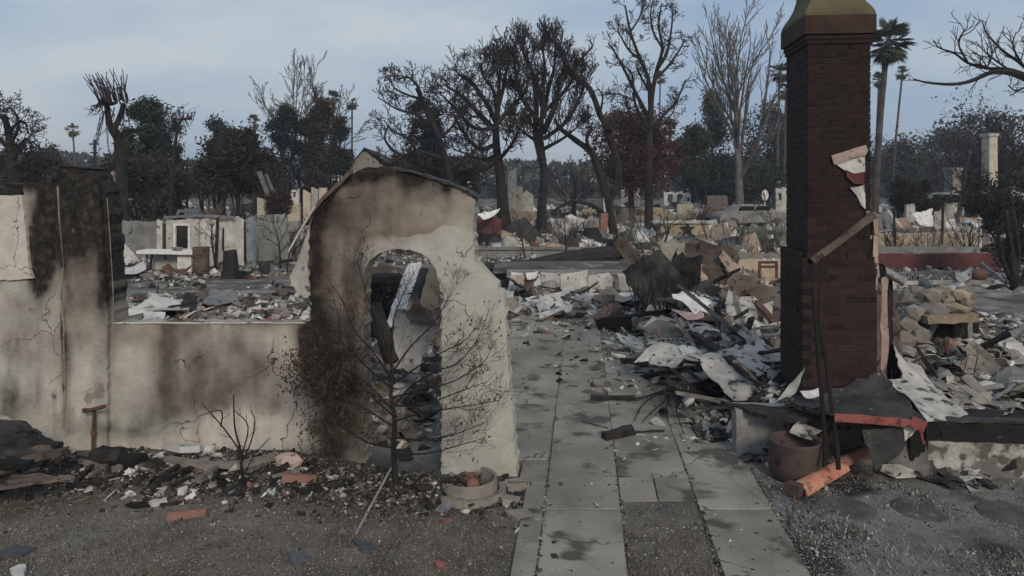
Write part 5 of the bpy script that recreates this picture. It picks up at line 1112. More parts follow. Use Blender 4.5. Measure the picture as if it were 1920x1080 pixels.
# fallen trunk with cut end
a, b = W(905, 512, 21.5), W(1150, 478, 24.5); a.z += .1
lg_ = thing('fallen_log', 'long charred fallen tree trunk lying across the raised slab', 'tree trunk', a)
P = interp([a, a.lerp(b, .35) + Vector((0, 0, -.05)), a.lerp(b, .7), b], 4); part('trunk', Geo().tube(P, [.16 + .2 * i / (len(P) - 1) for i in range(len(P))], 10, .08), M['char'], lg_)
c = W(1157, 467, 24.6); part('root_end', Geo().rock(c, (.75, .8, .75), (0, 0, 0), .16, 2), M['black'], lg_)
P = interp([W(1165, 460, 24.5), W(1190, 500, 23), W(1210, 545, 20)], 4); solo('charred_branch', Geo().tube(P, [.1, .1, .1, .09, .09, .08, .08, .07, .06], 7, .08), M['char'], 'thick charred branch bending down from the root end of the fallen trunk', 'branch')
# grey retaining wall of panels
Y0 = 27.5; rw = thing('panel_wall', 'low grey retaining wall of flat panels below the big burnt trees', 'wall', W(1040, 490, Y0))
for k, (a, b) in enumerate(((885, 912), (914, 975), (977, 1036), (1038, 1110), (1112, 1165))):
    p0, p1 = W(a, 468, Y0), W(b, 497, Y0); part('panel', Geo().box(((p0.x + p1.x) / 2, Y0, (p0.z + p1.z) / 2), (p1.x - p0.x, .14, p0.z - p1.z), (0, 0, rnd.uniform(-.02, .02)), .01), M['grey'], rw)
p0, p1 = W(885, 463, Y0), W(1166, 463, Y0); part('coping', Geo().box(((p0.x + p1.x) / 2, Y0, p0.z - .05), (p1.x - p0.x, .3, .09)), M['grey'], rw)
Y0 = 26.5
wallbox('low_wall', 1170, 1470, 473, 25.8, .3, 'stone', 'long tan kerb wall running behind the rubble heap towards the chimney', 'wall', .05, seed=4)
wallbox('low_wall', 1385, 1475, 484, 20.5, .3, 'tanst', 'short tan wall piece between the rubble heap and the chimney', 'wall', .04, seed=7)
Y0 = 19.8; rk = thing('metal_rack', 'small dark metal rack with white lamps on top beside the chimney', 'rack', W(1437, 520, Y0))
part('frame', bars([((1424, 492), (1456, 492)), ((1424, 500), (1456, 500)), ((1424, 490), (1424, 522)), ((1456, 490), (1456, 522))], .06, Y0), M['redwall'], rk)
for q in (1432, 1450): part('lamp', Geo().rock(W(q, 487, Y0), (.1, .1, .1), rough=.05), M['white'], rk)
Y0 = 29.5
ow = thing('ochre_wall', 'ochre garden wall behind the burnt trees with a dark star shaped scorch', 'wall', W(1290, 455, 32))
wallbox('wall_face', 1238, 1330, 416, 32, .3, 'tanst', None, None, .06, seed=9, parent=ow)
wallbox('cap_rail', 1225, 1345, 413, 31.9, .5, 'offwhite', None, None, .03, z0=1.0, seed=10, parent=ow)
g = Geo(); c = W(1289, 430, 31.95)
pts = []
for k in range(10): a = math.pi / 2 + k * math.pi / 5; r_ = (.36 if k % 2 == 0 else .14); pts.append(c + Vector((math.cos(a) * r_, 0, math.sin(a) * r_)))
g.poly(pts, (0, -1, 0), .03); part('star', g, M['char'], ow)
for k, (a, b, m, lab) in enumerate(((1334, 1372, 'stone', 'rounded tan panel standing between the ochre wall and the green panels'), (1376, 1398, 'olive', 'first olive green panel beside the tan panel'), (1402, 1436, 'olive', 'wider olive green panel below the burnt grey car'))):
    if m not in M: M[m] = mat('olive panel', (.07, .08, .06), (.12, .13, .1), 4, .85, .3, 20)
    wallbox('yard_panel', a, b, 424, 31, .1, m, lab, 'panel', .05, seed=k)
bent('white_scrap', [W(1366, 447, 30), W(1378, 430, 30), W(1386, 440, 30), W(1380, 456, 30)], 'white', 'white pointed scrap standing before the olive green panels', 'scrap', .05, .02, 4)
# right hand side: red wall, ochre foundation, wire shelf, stone fireplace
wallbox('red_wall', 1600, 1905, 474, 23.6, .3, 'redwall', 'low dark red wall stretching behind the wire shelf', 'wall', .04, seed=2)
wallbox('ochre_wall', 1600, 1838, 436, 29, .3, 'tanst', 'ochre foundation wall standing above the dark red wall', 'wall', .05, seed=12)
wallbox('low_wall', 1600, 1835, 461, 27.5, .25, 'grey', 'grey step wall between the ochre foundation and the dark red wall', 'wall', .04, seed=14)
solo('fence_post', bars([((1678, 458), (1676, 390))], .07, 28.6), M['char'], 'thin black post before the ochre foundation wall nearest the chimney', 'post')
solo('fence_post', bars([((1766, 458), (1768, 385))], .07, 28.6), M['char'], 'thin black post before the middle of the ochre foundation wall', 'post')
solo('pale_pole', bars([((1837, 465), (1838, 415))], .1, 28.0), M['offwhite'], 'pale upright pole at the end of the ochre foundation wall', 'post')
Y0 = 18.8; ws = thing('wire_shelf', 'white wire shelf frame lying on a pale rail before the dark red wall', 'shelf', W(1740, 530, Y0))
part('rail', bars([((1660, 531), (1880, 528))], .09, Y0 - .1), M['offwhite'], ws)
part('wires', bars([((q, 510 + rnd.uniform(-1, 1)), (q + rnd.uniform(-2, 2), 527)) for q in range(1668, 1800, 5)] + [((1660, 512), (1800, 508))], .022, Y0 + .15), M['steel'], ws, kind='stuff')
bent('wire_roll', [W(1790, 510, 18.8), W(1818, 505, 18.8), W(1820, 526, 18.6), W(1792, 528, 18.6)], 'offwhite', 'white ribbed roll of wire at the end of the shelf', 'wire roll', .12, .02, 6)
solo('clay_jar', Geo().lathe(W(1836, 526, 18.8), [(0, 0), (.12, 0), (.19, .12), (.16, .24), (.1, .28), (.08, .28), (.1, .2), (0, .2)], 16), M['terra'], 'rounded pinkish clay jar lying beside the wire roll', 'jar', smooth=True)
solo('bent_pipe', bars([((1838, 493), (1882, 528, 18.4))], .08, 18.9), M['steel'], 'grey pole slanting down past the pinkish clay jar', 'pole')
fpz = thing('stone_fireplace', 'collapsed stone fireplace with a slumped boulder mantel over a dark hollow', 'fireplace', W(1760, 660, 10.6))
def boulder(px, py, Yd, w_, h_, m, d_=None, e=None): part('stone', Geo().rock(W(px, py, Yd), (w_, d_ or w_ * .9, h_), e or (rnd.uniform(-.3, .3), rnd.uniform(-.3, .3), rnd.uniform(0, 3)), .2, 1), M[m], fpz)
M['boulder'] = mat('scorched boulder', (.14, .125, .11), (.24, .215, .19), 5, .9, .5, 25, c3=(.06, .053, .048), s3=6, t3=.62, vary=.3)
M['bouldt'] = mat('tan boulder', (.22, .17, .12), (.32, .26, .19), 5, .9, .5, 25, c3=(.1, .08, .06), s3=6, t3=.62, vary=.25)
for q in ((1700, 560, 10.5, .3, .26, 'boulder'), (1722, 548, 10.8, .26, .2, 'boulder'), (1745, 556, 10.4, .34, .24, 'boulder'), (1768, 545, 10.9, .3, .2, 'bouldt'), (1775, 560, 10.3, .24, .2, 'bouldt'), (1800, 555, 10.4, .3, .24, 'bouldt'), (1812, 572, 10.2, .22, .24, 'bouldt'), (1790, 578, 10.1, .4, .18, 'bouldt'), (1750, 580, 10.1, .44, .2, 'boulder'),
          (1712, 588, 10.1, .3, .3, 'boulder'), (1702, 612, 10.0, .34, .3, 'boulder'), (1690, 640, 9.8, .4, .3, 'boulder'), (1722, 628, 9.9, .3, .3, 'boulder'), (1700, 665, 9.5, .4, .24, 'boulder'), (1808, 548, 11, .3, .22, 'boulder'), (1735, 535, 11.1, .24, .16, 'slate')): boulder(*q)
part('hollow', Geo().box(W(1774, 632, 10.6), (.55, .6, .5)), M['black'], fpz)  # solid black box whose colour paints the shade under the mantel
part('lintel', Geo().bar(W(1728, 598, 10.0), W(1822, 592, 10.0), .3, .1, 1, 6, .015), M['bouldt'], fpz)
part('post', Geo().bar(W(1820, 680, 10.0), W(1816, 596, 10.05), .06, .06, 1, 4, .006), M['ashwood'], fpz); part('post', Geo().bar(W(1808, 672, 10.1), W(1806, 610, 10.1), .035, .035, 1, 4, .004), M['ashwood'], fpz)
solo('charred_beam', Geo().bar(W(1800, 610, 9.9), W(1824, 596, 9.9), .05, .05), M['black'], 'short black stick across the post of the stone fireplace', 'stick')
chunk('brick_lump', 1790, 668, .3, .2, .14, 'terra', 'reddish masonry lump fallen out of the fireplace hollow', 'masonry', (.5, .4, .4))
chunk('brick_lump', 1782, 652, .2, .16, .12, 'bouldt', 'small tan masonry lump just above the reddish one', 'masonry', (.3, .4, .4))
c = W(1790, 715, 8.6); g = Geo()
for k in range(40):
    a = c + rv(.13); b = a + rv(.16); g.tube([a, a.lerp(b, .5) + rv(.05), b], .006, 4)
solo('wire_tangle', g, M['char'], 'dark nest of wire among the broken roof tiles', 'wire', kind='stuff')

# ------------------------------------------------------------------ burnt houses further off
def ruin(label, Yd, walls, cat='house ruin', name='ruined_house', base=None):
    px = sum(w_[0] + w_[1] for w_ in walls) / 2 / len(walls); t = thing(name, label, cat, W(px, YH + HC / Yd * FPX, Yd))
    for k, w_ in enumerate(walls):
        a, b, top, m = w_[:4]; dy = w_[4] if len(w_) > 4 else 0; hs = w_[5] if len(w_) > 5 else ()
        Yk = Yd + dy; z0 = HC - (w_[6] - YH) / FPX * Yk if len(w_) > 6 else None
        wallbox('wall', a, b, top, Yk, .25, m, None, None, .25, z0=z0, seed=k + int(a), holes=[hole(*h, Yk) for h in hs], parent=t, sp=.3, relief=.02)
    return t
ruin('pinkish ruin with ragged peaks standing next to the sooty pilaster', 33, [(178, 212, 318, 'pinkst'), (176, 200, 350, 'offwhite', -1), (205, 232, 372, 'pinkst', -.6)])
ruin('white ruin with a torn wall beyond the garden wall near the pollarded tree', 38, [(240, 262, 370, 'white'), (258, 292, 384, 'pinkst', -.5, ((264, 276, 392, 402),))])
t = ruin('cream coloured ruin with a dark doorway behind the leaning poles', 40, [(482, 520, 366, 'yellow', 0, ((496, 508, 380, 410),)), (516, 562, 372, 'yellow', 1), (545, 560, 352, 'white', 2, ((549, 554, 360, 370),))])
ruin('white upper storey house standing beyond the gable slope', 62, [(553, 584, 332, 'white', 0, ((556, 561, 336, 343), (566, 571, 336, 343))), (584, 600, 345, 'offwhite', 1)])
ruin('tall fluted pale wall remnant just outside the torn flashing', 42, [(568, 582, 350, 'yellow'), (584, 596, 346, 'offwhite', .4), (598, 612, 344, 'yellow', .1), (570, 640, 380, 'pinkst', 1)])
Y0 = 70; t = thing('gabled_house', 'distant gabled house with pale walls and a grey roof showing above the arch wall', 'house', W(690, 378, Y0))
z = lambda py: HC - (py - YH) / FPX * Y0
xx = lambda px: (px - 960) / FPX * Y0
part('wall', Geo().add([(xx(655), Y0, -.1), (xx(720), Y0, -.1), (xx(720), Y0, z(312)), (xx(683), Y0, z(280)), (xx(655), Y0, z(312)), (xx(655), Y0 + 5, -.1), (xx(720), Y0 + 5, -.1), (xx(720), Y0 + 5, z(312)), (xx(683), Y0 + 5, z(280)), (xx(655), Y0 + 5, z(312))], [(0, 1, 2, 3, 4), (9, 8, 7, 6, 5), (0, 5, 6, 1), (1, 6, 7, 2), (0, 4, 9, 5)]), M['stone'], t)
part('roof', Geo().bar((xx(683), Y0 - .4, z(277)), (xx(790), Y0 + 1, z(325)), .2, .12, 1).add([(xx(683), Y0 - .3, z(278)), (xx(683), Y0 + 5, z(278)), (xx(790), Y0 + 5, z(326)), (xx(790), Y0 - .3, z(326)), (xx(683), Y0 - .3, z(280)), (xx(683), Y0 + 5, z(280)), (xx(790), Y0 + 5, z(328)), (xx(790), Y0 - .3, z(328))], [(0, 1, 2, 3), (7, 6, 5, 4), (0, 3, 7, 4), (1, 5, 6, 2)]), M['dark'], t)
part('roof', Geo().add([(xx(683), Y0 - .3, z(278)), (xx(650), Y0 - .3, z(318)), (xx(650), Y0 + 5, z(318)), (xx(683), Y0 + 5, z(278)), (xx(683), Y0 - .3, z(280)), (xx(650), Y0 - .3, z(320)), (xx(650), Y0 + 5, z(320)), (xx(683), Y0 + 5, z(280))], [(0, 1, 2, 3), (7, 6, 5, 4), (0, 4, 5, 1), (1, 5, 6, 2)]), M['dark'], t)
ruin('small white box like house above the broken gable edge', 75, [(622, 642, 314, 'white', 0, (), 340)])
ruin('white bright house corner between the gable and the burnt tree', 60, [(855, 885, 334, 'white', 0, ((862, 870, 338, 344),)), (845, 882, 352, 'grey', -1)])
ruin('low dark red ruin with jagged sheets beside the arch wall', 31, [(892, 940, 402, 'redwall'), (895, 940, 425, 'char', -.6)])
bent('white_sheet', [W(892, 400, 30.2), W(925, 396, 30.4), W(938, 394, 30.4), W(905, 412, 30)], 'white', 'bright bent roof sheet on top of the low dark red ruin', 'sheet', .1, .03)
t = ruin('yellowish ruin with a chimney like pier between the two big burnt trees', 44, [(952, 968, 312, 'offwhite'), (958, 980, 345, 'yellow', .3), (975, 1000, 356, 'offwhite', .8), (955, 1005, 388, 'tanst', -.3)])
ruin('white low house with a pinkish door behind the second big burnt tree', 36, [(1040, 1068, 402, 'offwhite'), (1068, 1105, 404, 'white', .3), (1105, 1132, 398, 'pinkst', -.2, ((1112, 1124, 410, 440),)), (1060, 1110, 396, 'white', 1.5)])
solo('white_pillar', bars([((1137, 440), (1137, 370))], .28, 35), M['white'], 'upright white pillar beside the leaning twisted tree', 'pillar')
solo('pink_pillar', bars([((1131, 458), (1133, 400))], .3, 34), M['terra'], 'reddish pillar stub at the foot of the white pillar', 'pillar')
t = ruin('long low white house with a row of openings under the dark pines', 78, [(1245, 1345, 357, 'white', 0, ((1252, 1262, 364, 380), (1270, 1280, 364, 380), (1300, 1306, 362, 380), (1314, 1320, 362, 380), (1328, 1334, 362, 380))), (1165, 1200, 346, 'offwhite', 2, ((1172, 1180, 354, 368),))])
ruin('pale tan ruin low behind the tall bare black tree', 52, [(1165, 1250, 385, 'tanst', 0, ((1190, 1215, 392, 405),)), (1250, 1345, 396, 'stone', .5), (1270, 1300, 376, 'yellow', 4)])
ruin('grey white ruin wall next to the sooty chimney', 55, [(1455, 1478, 350, 'offwhite', 0, ((1460, 1466, 362, 376),)), (1420, 1470, 395, 'ash', -2)])
solo('oval_sign', Geo().lathe(Vector((0, 0, 0)), [(0, 0), (.24, 0), (.24, .06), (0, .06)], 16), M['white'], 'white rounded board on a post near the sooty chimney', 'board')
_o = bpy.data.objects['oval_sign']; _o.location = W(1434, 366, 52); _o.rotation_euler = (R(90), 0, 0); _o.scale = (1, 1.6, 1)
solo('sign_post', bars([((1434, 376), (1434, 400))], .08, 52.1), M['offwhite'], 'thin post holding the white rounded board', 'post')
# distant chimneys at the right
for (a, b, yt, yb, Yd, m, lab) in ((1847, 1863, 255, 385, 48, 'yellow', 'tall slim pale chimney rising before the dark trees at the picture edge'), (1777, 1795, 318, 402, 60, 'stone', 'stout grey stone chimney standing among the ruins past the sooty chimney')):
    t = thing('far_chimney', lab, 'chimney', W((a + b) / 2, yb, Yd)); p0, p1 = W(a, yt, Yd), W(b, yb, Yd); cx = (p0.x + p1.x) / 2; wd = p1.x - p0.x
    part('shaft', Geo().box((cx, Yd, (p0.z + p1.z) / 2 - .1), (wd, wd * 1.3, p0.z - p1.z + .4), (0, 0, .1), .03), M[m], t)
    part('cap', Geo().box((cx, Yd, p0.z + .05), (wd * 1.25, wd * 1.5, .22), (0, 0, .1), .02), M['offwhite' if m == 'yellow' else m], t)
    if m == 'stone': part('base', Geo().add([(cx - wd, Yd - .5, -.1), (cx + wd, Yd - .5, -.1), (cx + wd * .5, Yd - .4, p1.z + 1.6), (cx - wd * .5, Yd - .4, p1.z + 1.6), (cx - wd, Yd + .6, -.1), (cx + wd, Yd + .6, -.1), (cx + wd * .5, Yd + .4, p1.z + 1.6), (cx - wd * .5, Yd + .4, p1.z + 1.6)], [(0, 1, 2, 3), (7, 6, 5, 4), (0, 4, 5, 1), (1, 5, 6, 2), (2, 6, 7, 3), (3, 7, 4, 0)]), M['yellow'], t)
t = ruin('white broken walls of a ruin under the dark trees at the picture edge', 46, [(1884, 1905, 346, 'white', 0, ((1889, 1896, 358, 372),)), (1902, 1925, 352, 'offwhite', .4), (1800, 1835, 398, 'pinkst', -3)])
ruin('low ruin of grey panels between the sooty chimney and the tall palm', 40, [(1642, 1668, 395, 'grey'), (1668, 1700, 402, 'ash', -.5), (1700, 1716, 378, 'offwhite', 3)])
bent('white_sheet', [W(1708, 402, 34), W(1745, 392, 34.5), W(1748, 425, 34), W(1718, 418, 33.5)], 'white', 'bright crumpled sheet lying above the ochre foundation wall', 'sheet', .2, .04)
bent('white_sheet', [W(1772, 415, 33), W(1790, 410, 33), W(1792, 430, 33), W(1776, 430, 33)], 'white', 'small white sheet at the middle post of the ochre foundation wall', 'sheet', .1, .04)
bent('grey_sheet', [W(1748, 398, 34.5), W(1785, 394, 35), W(1788, 428, 34), W(1750, 430, 34)], 'stone', 'broad tan sheet standing between the two bright sheets', 'sheet', .2, .04)
solo('slanting_pole', bars([((1663, 392), (1692, 428, 29.8))], .1, 30), M['offwhite'], 'pale pole slanting down above the ochre foundation wall', 'pole')
bent('dark_sheet', [W(1654, 395, 30.5), W(1672, 398, 30.5), W(1674, 430, 30.4), W(1656, 430, 30.4)], 'bluegrey', 'dark blue grey panel behind the slanting pale pole', 'panel', .05, .04)

# ------------------------------------------------------------------ burnt cars
def car(label, px, yb, Yd, yaw, L=4.2, H=1.4, m='grey', suv=False):
    c = W(px, yb, Yd); c.z = .0; t = thing('burnt_car', label, 'car', c, 'burnt cars in the far lots'); q = Matrix.Translation(c) @ Matrix.Rotation(yaw, 4, 'Z'); Wd = .86
    k = H / 1.4
    prof = [(-2.1, .35), (-2.08, .75), (-1.9, .92), (-1.3, .98), (-.75, 1.4), (.7, 1.42), (1.35, 1.02), (2.0, .9), (2.12, .7), (2.12, .35)] if not suv else [(-2.1, .35), (-2.1, .95), (-2.0, 1.05), (-1.0, 1.1), (-.5, 1.62), (1.9, 1.66), (2.1, 1.1), (2.12, .35)]
    s = L / 4.2; g = Geo(); n = len(prof); vs = []
    for sd, ins in ((-1, 1), (1, 1)):
        for (x_, z_) in prof: y_ = sd * Wd * (1 if z_ * 1. < 1.05 else .8); vs.append(q @ Vector((x_ * s, y_, z_ * k)))
    fs = [(i, (i + 1) % n, (i + 1) % n + n, i + n) for i in range(n)] + [tuple(range(n - 1, -1, -1)), tuple(range(n, 2 * n))]
    part('body', g.add(vs, fs), M[m], t)
    for sd in (-1, 1):
        for (a, b) in (((-.95, -.05), (.05, .95)) if not suv else ((-.75, .0), (.1, .85), (.95, 1.75))):
            top = 1.33 if not suv else 1.55; lo = 1.02 if not suv else 1.12
            pts = [q @ Vector((x_ * s, sd * (Wd * .9 + .0), z_ * k)) for x_, z_ in ((a - .12, lo), (b, lo), (b, top), (a + .12, top))]
            part('window', Geo().poly(pts if sd < 0 else pts[::-1], q.to_3x3() @ Vector((0, sd, 0)), .06), M['black'], t)
    pts = [q @ Vector((x_, y_, z_ * k)) for x_, y_, z_ in ((1.32 * s, -.66, 1.06), (1.32 * s, .66, 1.06), (.78 * s, .6, 1.38), (.78 * s, -.6, 1.38))] if not suv else [q @ Vector((x_, y_, z_ * k)) for x_, y_, z_ in ((2.1 * s, -.66, 1.15), (2.1 * s, .66, 1.15), (1.95 * s, .6, 1.58), (1.95 * s, -.6, 1.58))]
    part('windscreen', Geo().poly(pts, q.to_3x3() @ Vector((.6, 0, .6)), .04), M['black'], t)
    for x_ in (-1.3, 1.3):
        for sd in (-1, 1):
            p_ = q @ Vector((x_ * s, sd * Wd * .96, .33)); ax = q.to_3x3() @ Vector((0, .1, 0)); part('wheel', Geo().tube([p_ - ax, p_ + ax], .33, 14), M['rust'], t)
    return t
car('burnt out grey saloon car beside the pale vase shaped tree', 1405, 420, 45, .1, 4.3, 1.4, 'grey')
car('burnt reddish grey car seen from behind next to the grey saloon', 1344, 405, 52, 1.35, 4.2, 1.5, 'brownsheet', True)
car('pale burnt van like car among the ruins near the stout stone chimney', 1748, 400, 52, .2, 3.6, 1.7, 'offwhite', True)
car('rounded grey burnt car behind the garden wall and the pollarded tree', 302, 402, 46, .15, 4.0, 1.5, 'bluegrey')
# ------------------------------------------------------------------ trees
def grow(geo_t, geo_b, p, d, L, r, lvl, P):
    """one limb and all that grows from it; P: per-tree habits"""
    seg = max(3, int(L / P['seg'])); Q = [p]; dd = d
    for j in range(seg):
        dd = norm(dd + rv(P['wob']) + Vector((0, 0, P['up'][min(lvl, len(P['up']) - 1)]))); Q.append(Q[-1] + dd * (L / seg))
    tip = max(r * P['tip'], P['thin']); rr = [r + (tip - r) * (j / seg) for j in range(seg + 1)]
    (geo_t if lvl <= P.get('tl', 0) else geo_b).tube(Q, rr, 8 if lvl == 0 else 5 if lvl == 1 else 3, P.get('jit', .04) if lvl == 0 else 0, caps=(lvl == 0))
    if lvl < P['max']:
        n = P['n'][lvl]; t0 = P['t0'][lvl]
        for k in range(n):
            t = t0 + (1 - t0) * (k + rnd.random()) / n; f = t * seg; i = min(int(f), seg - 1); q = Q[i].lerp(Q[i + 1], f - i); dl = norm(Q[i + 1] - Q[i])
            s = norm(dl.cross(rv(1))); a = R(P['ang'][lvl]) * rnd.uniform(.75, 1.25)
            grow(geo_t, geo_b, q, norm(dl * math.cos(a) + s * math.sin(a)), L * P['len'][lvl] * (1.15 - P.get('cone', .5) * t) * rnd.uniform(.75, 1.2), max((r + (tip - r) * t) * P.get('rk', .6), P['thin']), lvl + 1, P)
def bare_tree(label, px, yb, ytop, Yd, P, m='bark', tm='twig', r=None, lean=0, cat='tree', name='bare_tree', group=None, z0=None):
    b = W(px, yb, Yd); b.z = hz(b.x, b.y) - .1; H = HC - (ytop - YH) / FPX * Yd - b.z
    t = thing(name, label, cat, b, group); gt, gb = Geo(), Geo()
    grow(gt, gb, b, norm(Vector((lean, 0, 1))), H * P['trunk'], r or H * .025, 0, P)
    part('trunk', gt, M[m], t, smooth=True)
    if gb.v: part('crown', gb, M[tm], t)
    return t
def skel_tree(label, Yd, limbs, m='bark', tm='twig', sprouts=None, name='burnt_tree', cat='tree', sm=.02, mid=None):
    """limbs: list of (pixel points, start radius, end radius, depth drift)"""
    p0 = limbs[0][0][0]; b = W(p0[0], p0[1], Yd); b.z = min(b.z, 0); t = thing(name, label, cat, b); gt, gl, gb = Geo(), Geo(), Geo()
    for k, (pts, r0, r1, dy) in enumerate(limbs):
        n = len(pts); P = interp([W(q[0], q[1], Yd + dy * i / (n - 1) + (rnd.uniform(-.1, .1) if i else 0)) for i, q in enumerate(pts)], 4)
        if k == 0: P = [P[0] - Vector((0, 0, max(P[0].z, 0) + .15))] + P
        rr = [r0 + (r1 - r0) * i / (len(P) - 1) for i in range(len(P))]
        (gt if k == 0 else gl).tube(P, rr, 9 if k == 0 else 6, .06, caps=(k == 0))
        if sprouts and (k or sprouts.get('all')): sprout(gb, P, max(r1 * 1.5, .03), 0, sprouts['lvl'], sprouts['n'], sprouts['L'], sprouts['ang'], sprouts['up'], sprouts['thin'], sprouts.get('wob', .12), sprouts.get('t0', .3), 4, 5, sprouts.get('fall', .6))
    part('trunk', gt, M[m], t, smooth=True)
    if gl.v: part('limbs', gl, M[m], t)
    if gb.v: part('twigs', gb, M[tm], t, kind='stuff')
    return t
def leafmesh(name, pts, size, cols, parent, m='leafdk', jit=.5, asp=.55):
    """many leaf-spray faces at pts"""
    n = len(pts); pts = np.asarray(pts); a = nr.normal(size=(n, 3)); a /= np.linalg.norm(a, axis=1)[:, None]; b = np.cross(a, nr.normal(size=(n, 3))); b /= np.linalg.norm(b, axis=1)[:, None]
    s = size * nr.uniform(1 - jit, 1 + jit, (n, 1)); v = np.stack([pts - a * s, pts + b * s * asp, pts + a * s, pts - b * s * asp], 1) + nr.normal(size=(n, 4, 3)) * size * .18
    org = np.array(WL[parent.name]); v = (v - org).reshape(-1, 3)
    me = bpy.data.meshes.new(name); q = np.arange(4 * n)
    me.vertices.add(4 * n); me.vertices.foreach_set('co', v.ravel()); me.loops.add(4 * n); me.loops.foreach_set('vertex_index', q)
    me.polygons.add(n); me.polygons.foreach_set('loop_start', np.arange(n) * 4); me.polygons.foreach_set('loop_total', np.full(n, 4)); me.update(calc_edges=True)
    set_col(me, 'col', np.repeat(cols, 4, 0)); me.materials.append(M[m])
    o = bpy.data.objects.new(name, me); C.objects.link(o); o.parent = parent; WL[o.name] = WL[parent.name]; o['kind'] = 'stuff'; return o
def leafy_tree(label, px, yb, ytop, Yd, wpx, shape='round', c1=(.03, .04, .024), c2=(.06, .075, .045), n=3800, size=.2, clumps=34, ybot=None, cat='tree', name='evergreen_tree', trunk=True, holes=.0, spread=.16):
    b = W(px, yb, Yd); b.z = hz(b.x, b.y) - .1; zt = HC - (ytop - YH) / FPX * Yd; zb = HC - ((ybot or yb - (yb - ytop) * .25) - YH) / FPX * Yd; wd = wpx / FPX * Yd / 2
    t = thing(name, label, cat, b); H = zt - zb
    cs = []
    while len(cs) < clumps:
        u = rnd.random(); a = rnd.uniform(0, 2 * math.pi)
        if shape == 'cone': rad = wd * (1 - u) ** .8 * .95 + .04 * wd
        elif shape == 'column': rad = wd * min(1, 4 * u + .4, 3.5 * (1 - u) + .12)
        elif shape == 'umbrella': rad = wd * math.sqrt(max(0, 1 - (max(u - .35, 0) / .65) ** 2)) * (1 if u > .3 else .7 + u)
        else: rad = wd * math.sqrt(max(.02, 1 - (2 * u - 1) ** 2))
        rr_ = rad * math.sqrt(rnd.uniform(.15, 1)); cs.append(((b.x + math.cos(a) * rr_, b.y + math.sin(a) * rr_, zb + u * H), spread * (wd if shape != 'column' else wd * 1.3) * rnd.uniform(.7, 1.5), rnd.random()))
    pts = []; cols = []
    for (c, s, k) in cs:
        m_ = max(8, int(n / clumps * rnd.uniform(.6, 1.4))); q = nr.normal(size=(m_, 3)) * np.array([s, s, s * (.75 if shape != 'column' else 1.6)]) + np.array(c); pts.append(q)
        base = np.array(c1) + (np.array(c2) - np.array(c1)) * k; cols.append(base[None] * nr.uniform(.75, 1.3, (m_, 1)))
    pts = np.concatenate(pts); cols = np.concatenate(cols)
    pts = np.concatenate([pts + nr.normal(size=pts.shape) * size * .8 for _ in range(3)]); cols = np.tile(cols, (3, 1))
    leafmesh('crown', pts, size * .55, cols, t, asp=.38)
    if trunk:
        g = Geo(); top = Vector((b.x, b.y, zb + H * .75)); P = interp([b, b.lerp(top, .4) + rv(.1), top], 4); r0 = max(.12, wd * .09); g.tube(P, [r0 * (1 - .75 * i / len(P)) for i in range(len(P))], 8, .05)
        for (c, s, k) in cs[::2]:
            q = b.lerp(top, rnd.uniform(.35, .9)); g.tube([q, q.lerp(Vector(c), .5) + Vector((0, 0, -.1 * wd)), Vector(c)], [r0 * .35, r0 * .22, r0 * .08], 4, caps=False)
        part('trunk', g, M['bark'], t, smooth=True)
    return t
def palm(label, px, yb, ytop, Yd, crown_px, lean=0, dead=.5, fronds=26, tr=None, sep=False, m='palmleaf', group=None):
    b = W(px + lean, yb, Yd); b.z = hz(b.x, b.y) - .1; top = W(px, ytop, Yd); R_ = crown_px / FPX * Yd / 2; top.z -= R_ * .95
    t = thing('palm_tree', label, 'palm tree', b, group); P = interp([b, b.lerp(top, .5) + Vector((lean * .004, 0, 0)), top], 5); r0 = tr or .2
    part('trunk', Geo().tube(P, [r0 * (1.15 - .35 * i / (len(P) - 1)) for i in range(len(P))], 9, .04), M['palmbark'], t, smooth=True)
    gs = Geo()
    for k in range(int(fronds * (1 + dead))):
        alive = k < fronds; a = rnd.uniform(0, 6.28); el = R(rnd.uniform(-52, 80)) if alive else R(rnd.uniform(-88, -45)); g = Geo() if sep else gs
        d = Vector((math.cos(a) * math.cos(el), math.sin(a) * math.cos(el), math.sin(el))); L = R_ * rnd.uniform(.8, 1.1) * (1 if alive else .85); st = top + Vector((0, 0, rnd.uniform(-.25, .1) * R_))
        h = st + d * L * .45; g.tube([st, h], .012 * R_ + .008, 3, caps=False); s = norm(d.cross(Vector((0, 0, 1)) + rv(.1))); u = norm(s.cross(d))
        for q in range(11):
            f = (q - 5) / 5; bd = norm(d * math.cos(f * 1.25) + s * math.sin(f * 1.25)); wv = norm(s * math.cos(f * 1.25) - d * math.sin(f * 1.25)) * L * .045; m1 = h + bd * L * .34; e = h + bd * L * .58 + Vector((0, 0, -L * .07)) + u * rnd.uniform(-.03, .03) * L
            g.add([h, m1 + wv, e, m1 - wv], [(0, 1, 2, 3)])
        if sep: part('frond', g, M[m if alive else 'palmdead'], t)
    if not sep: part('crown', gs, M[m], t)
    return t
M['brtwig'] = mat('brownish twigs', (.04, .033, .032), (.075, .062, .06), 3, .95, 0)
M['palmleaf'] = mat('palm leaves', (.035, .042, .03), (.08, .09, .065), 2, .8, 0, vary=.35)
M['palmdead'] = mat('dead palm leaves', (.06, .048, .034), (.1, .082, .06), 2, .9, 0, vary=.3)
M['palmbark'] = mat('palm bark', (.05, .045, .04), (.1, .09, .08), 3, .95, .5, 10)

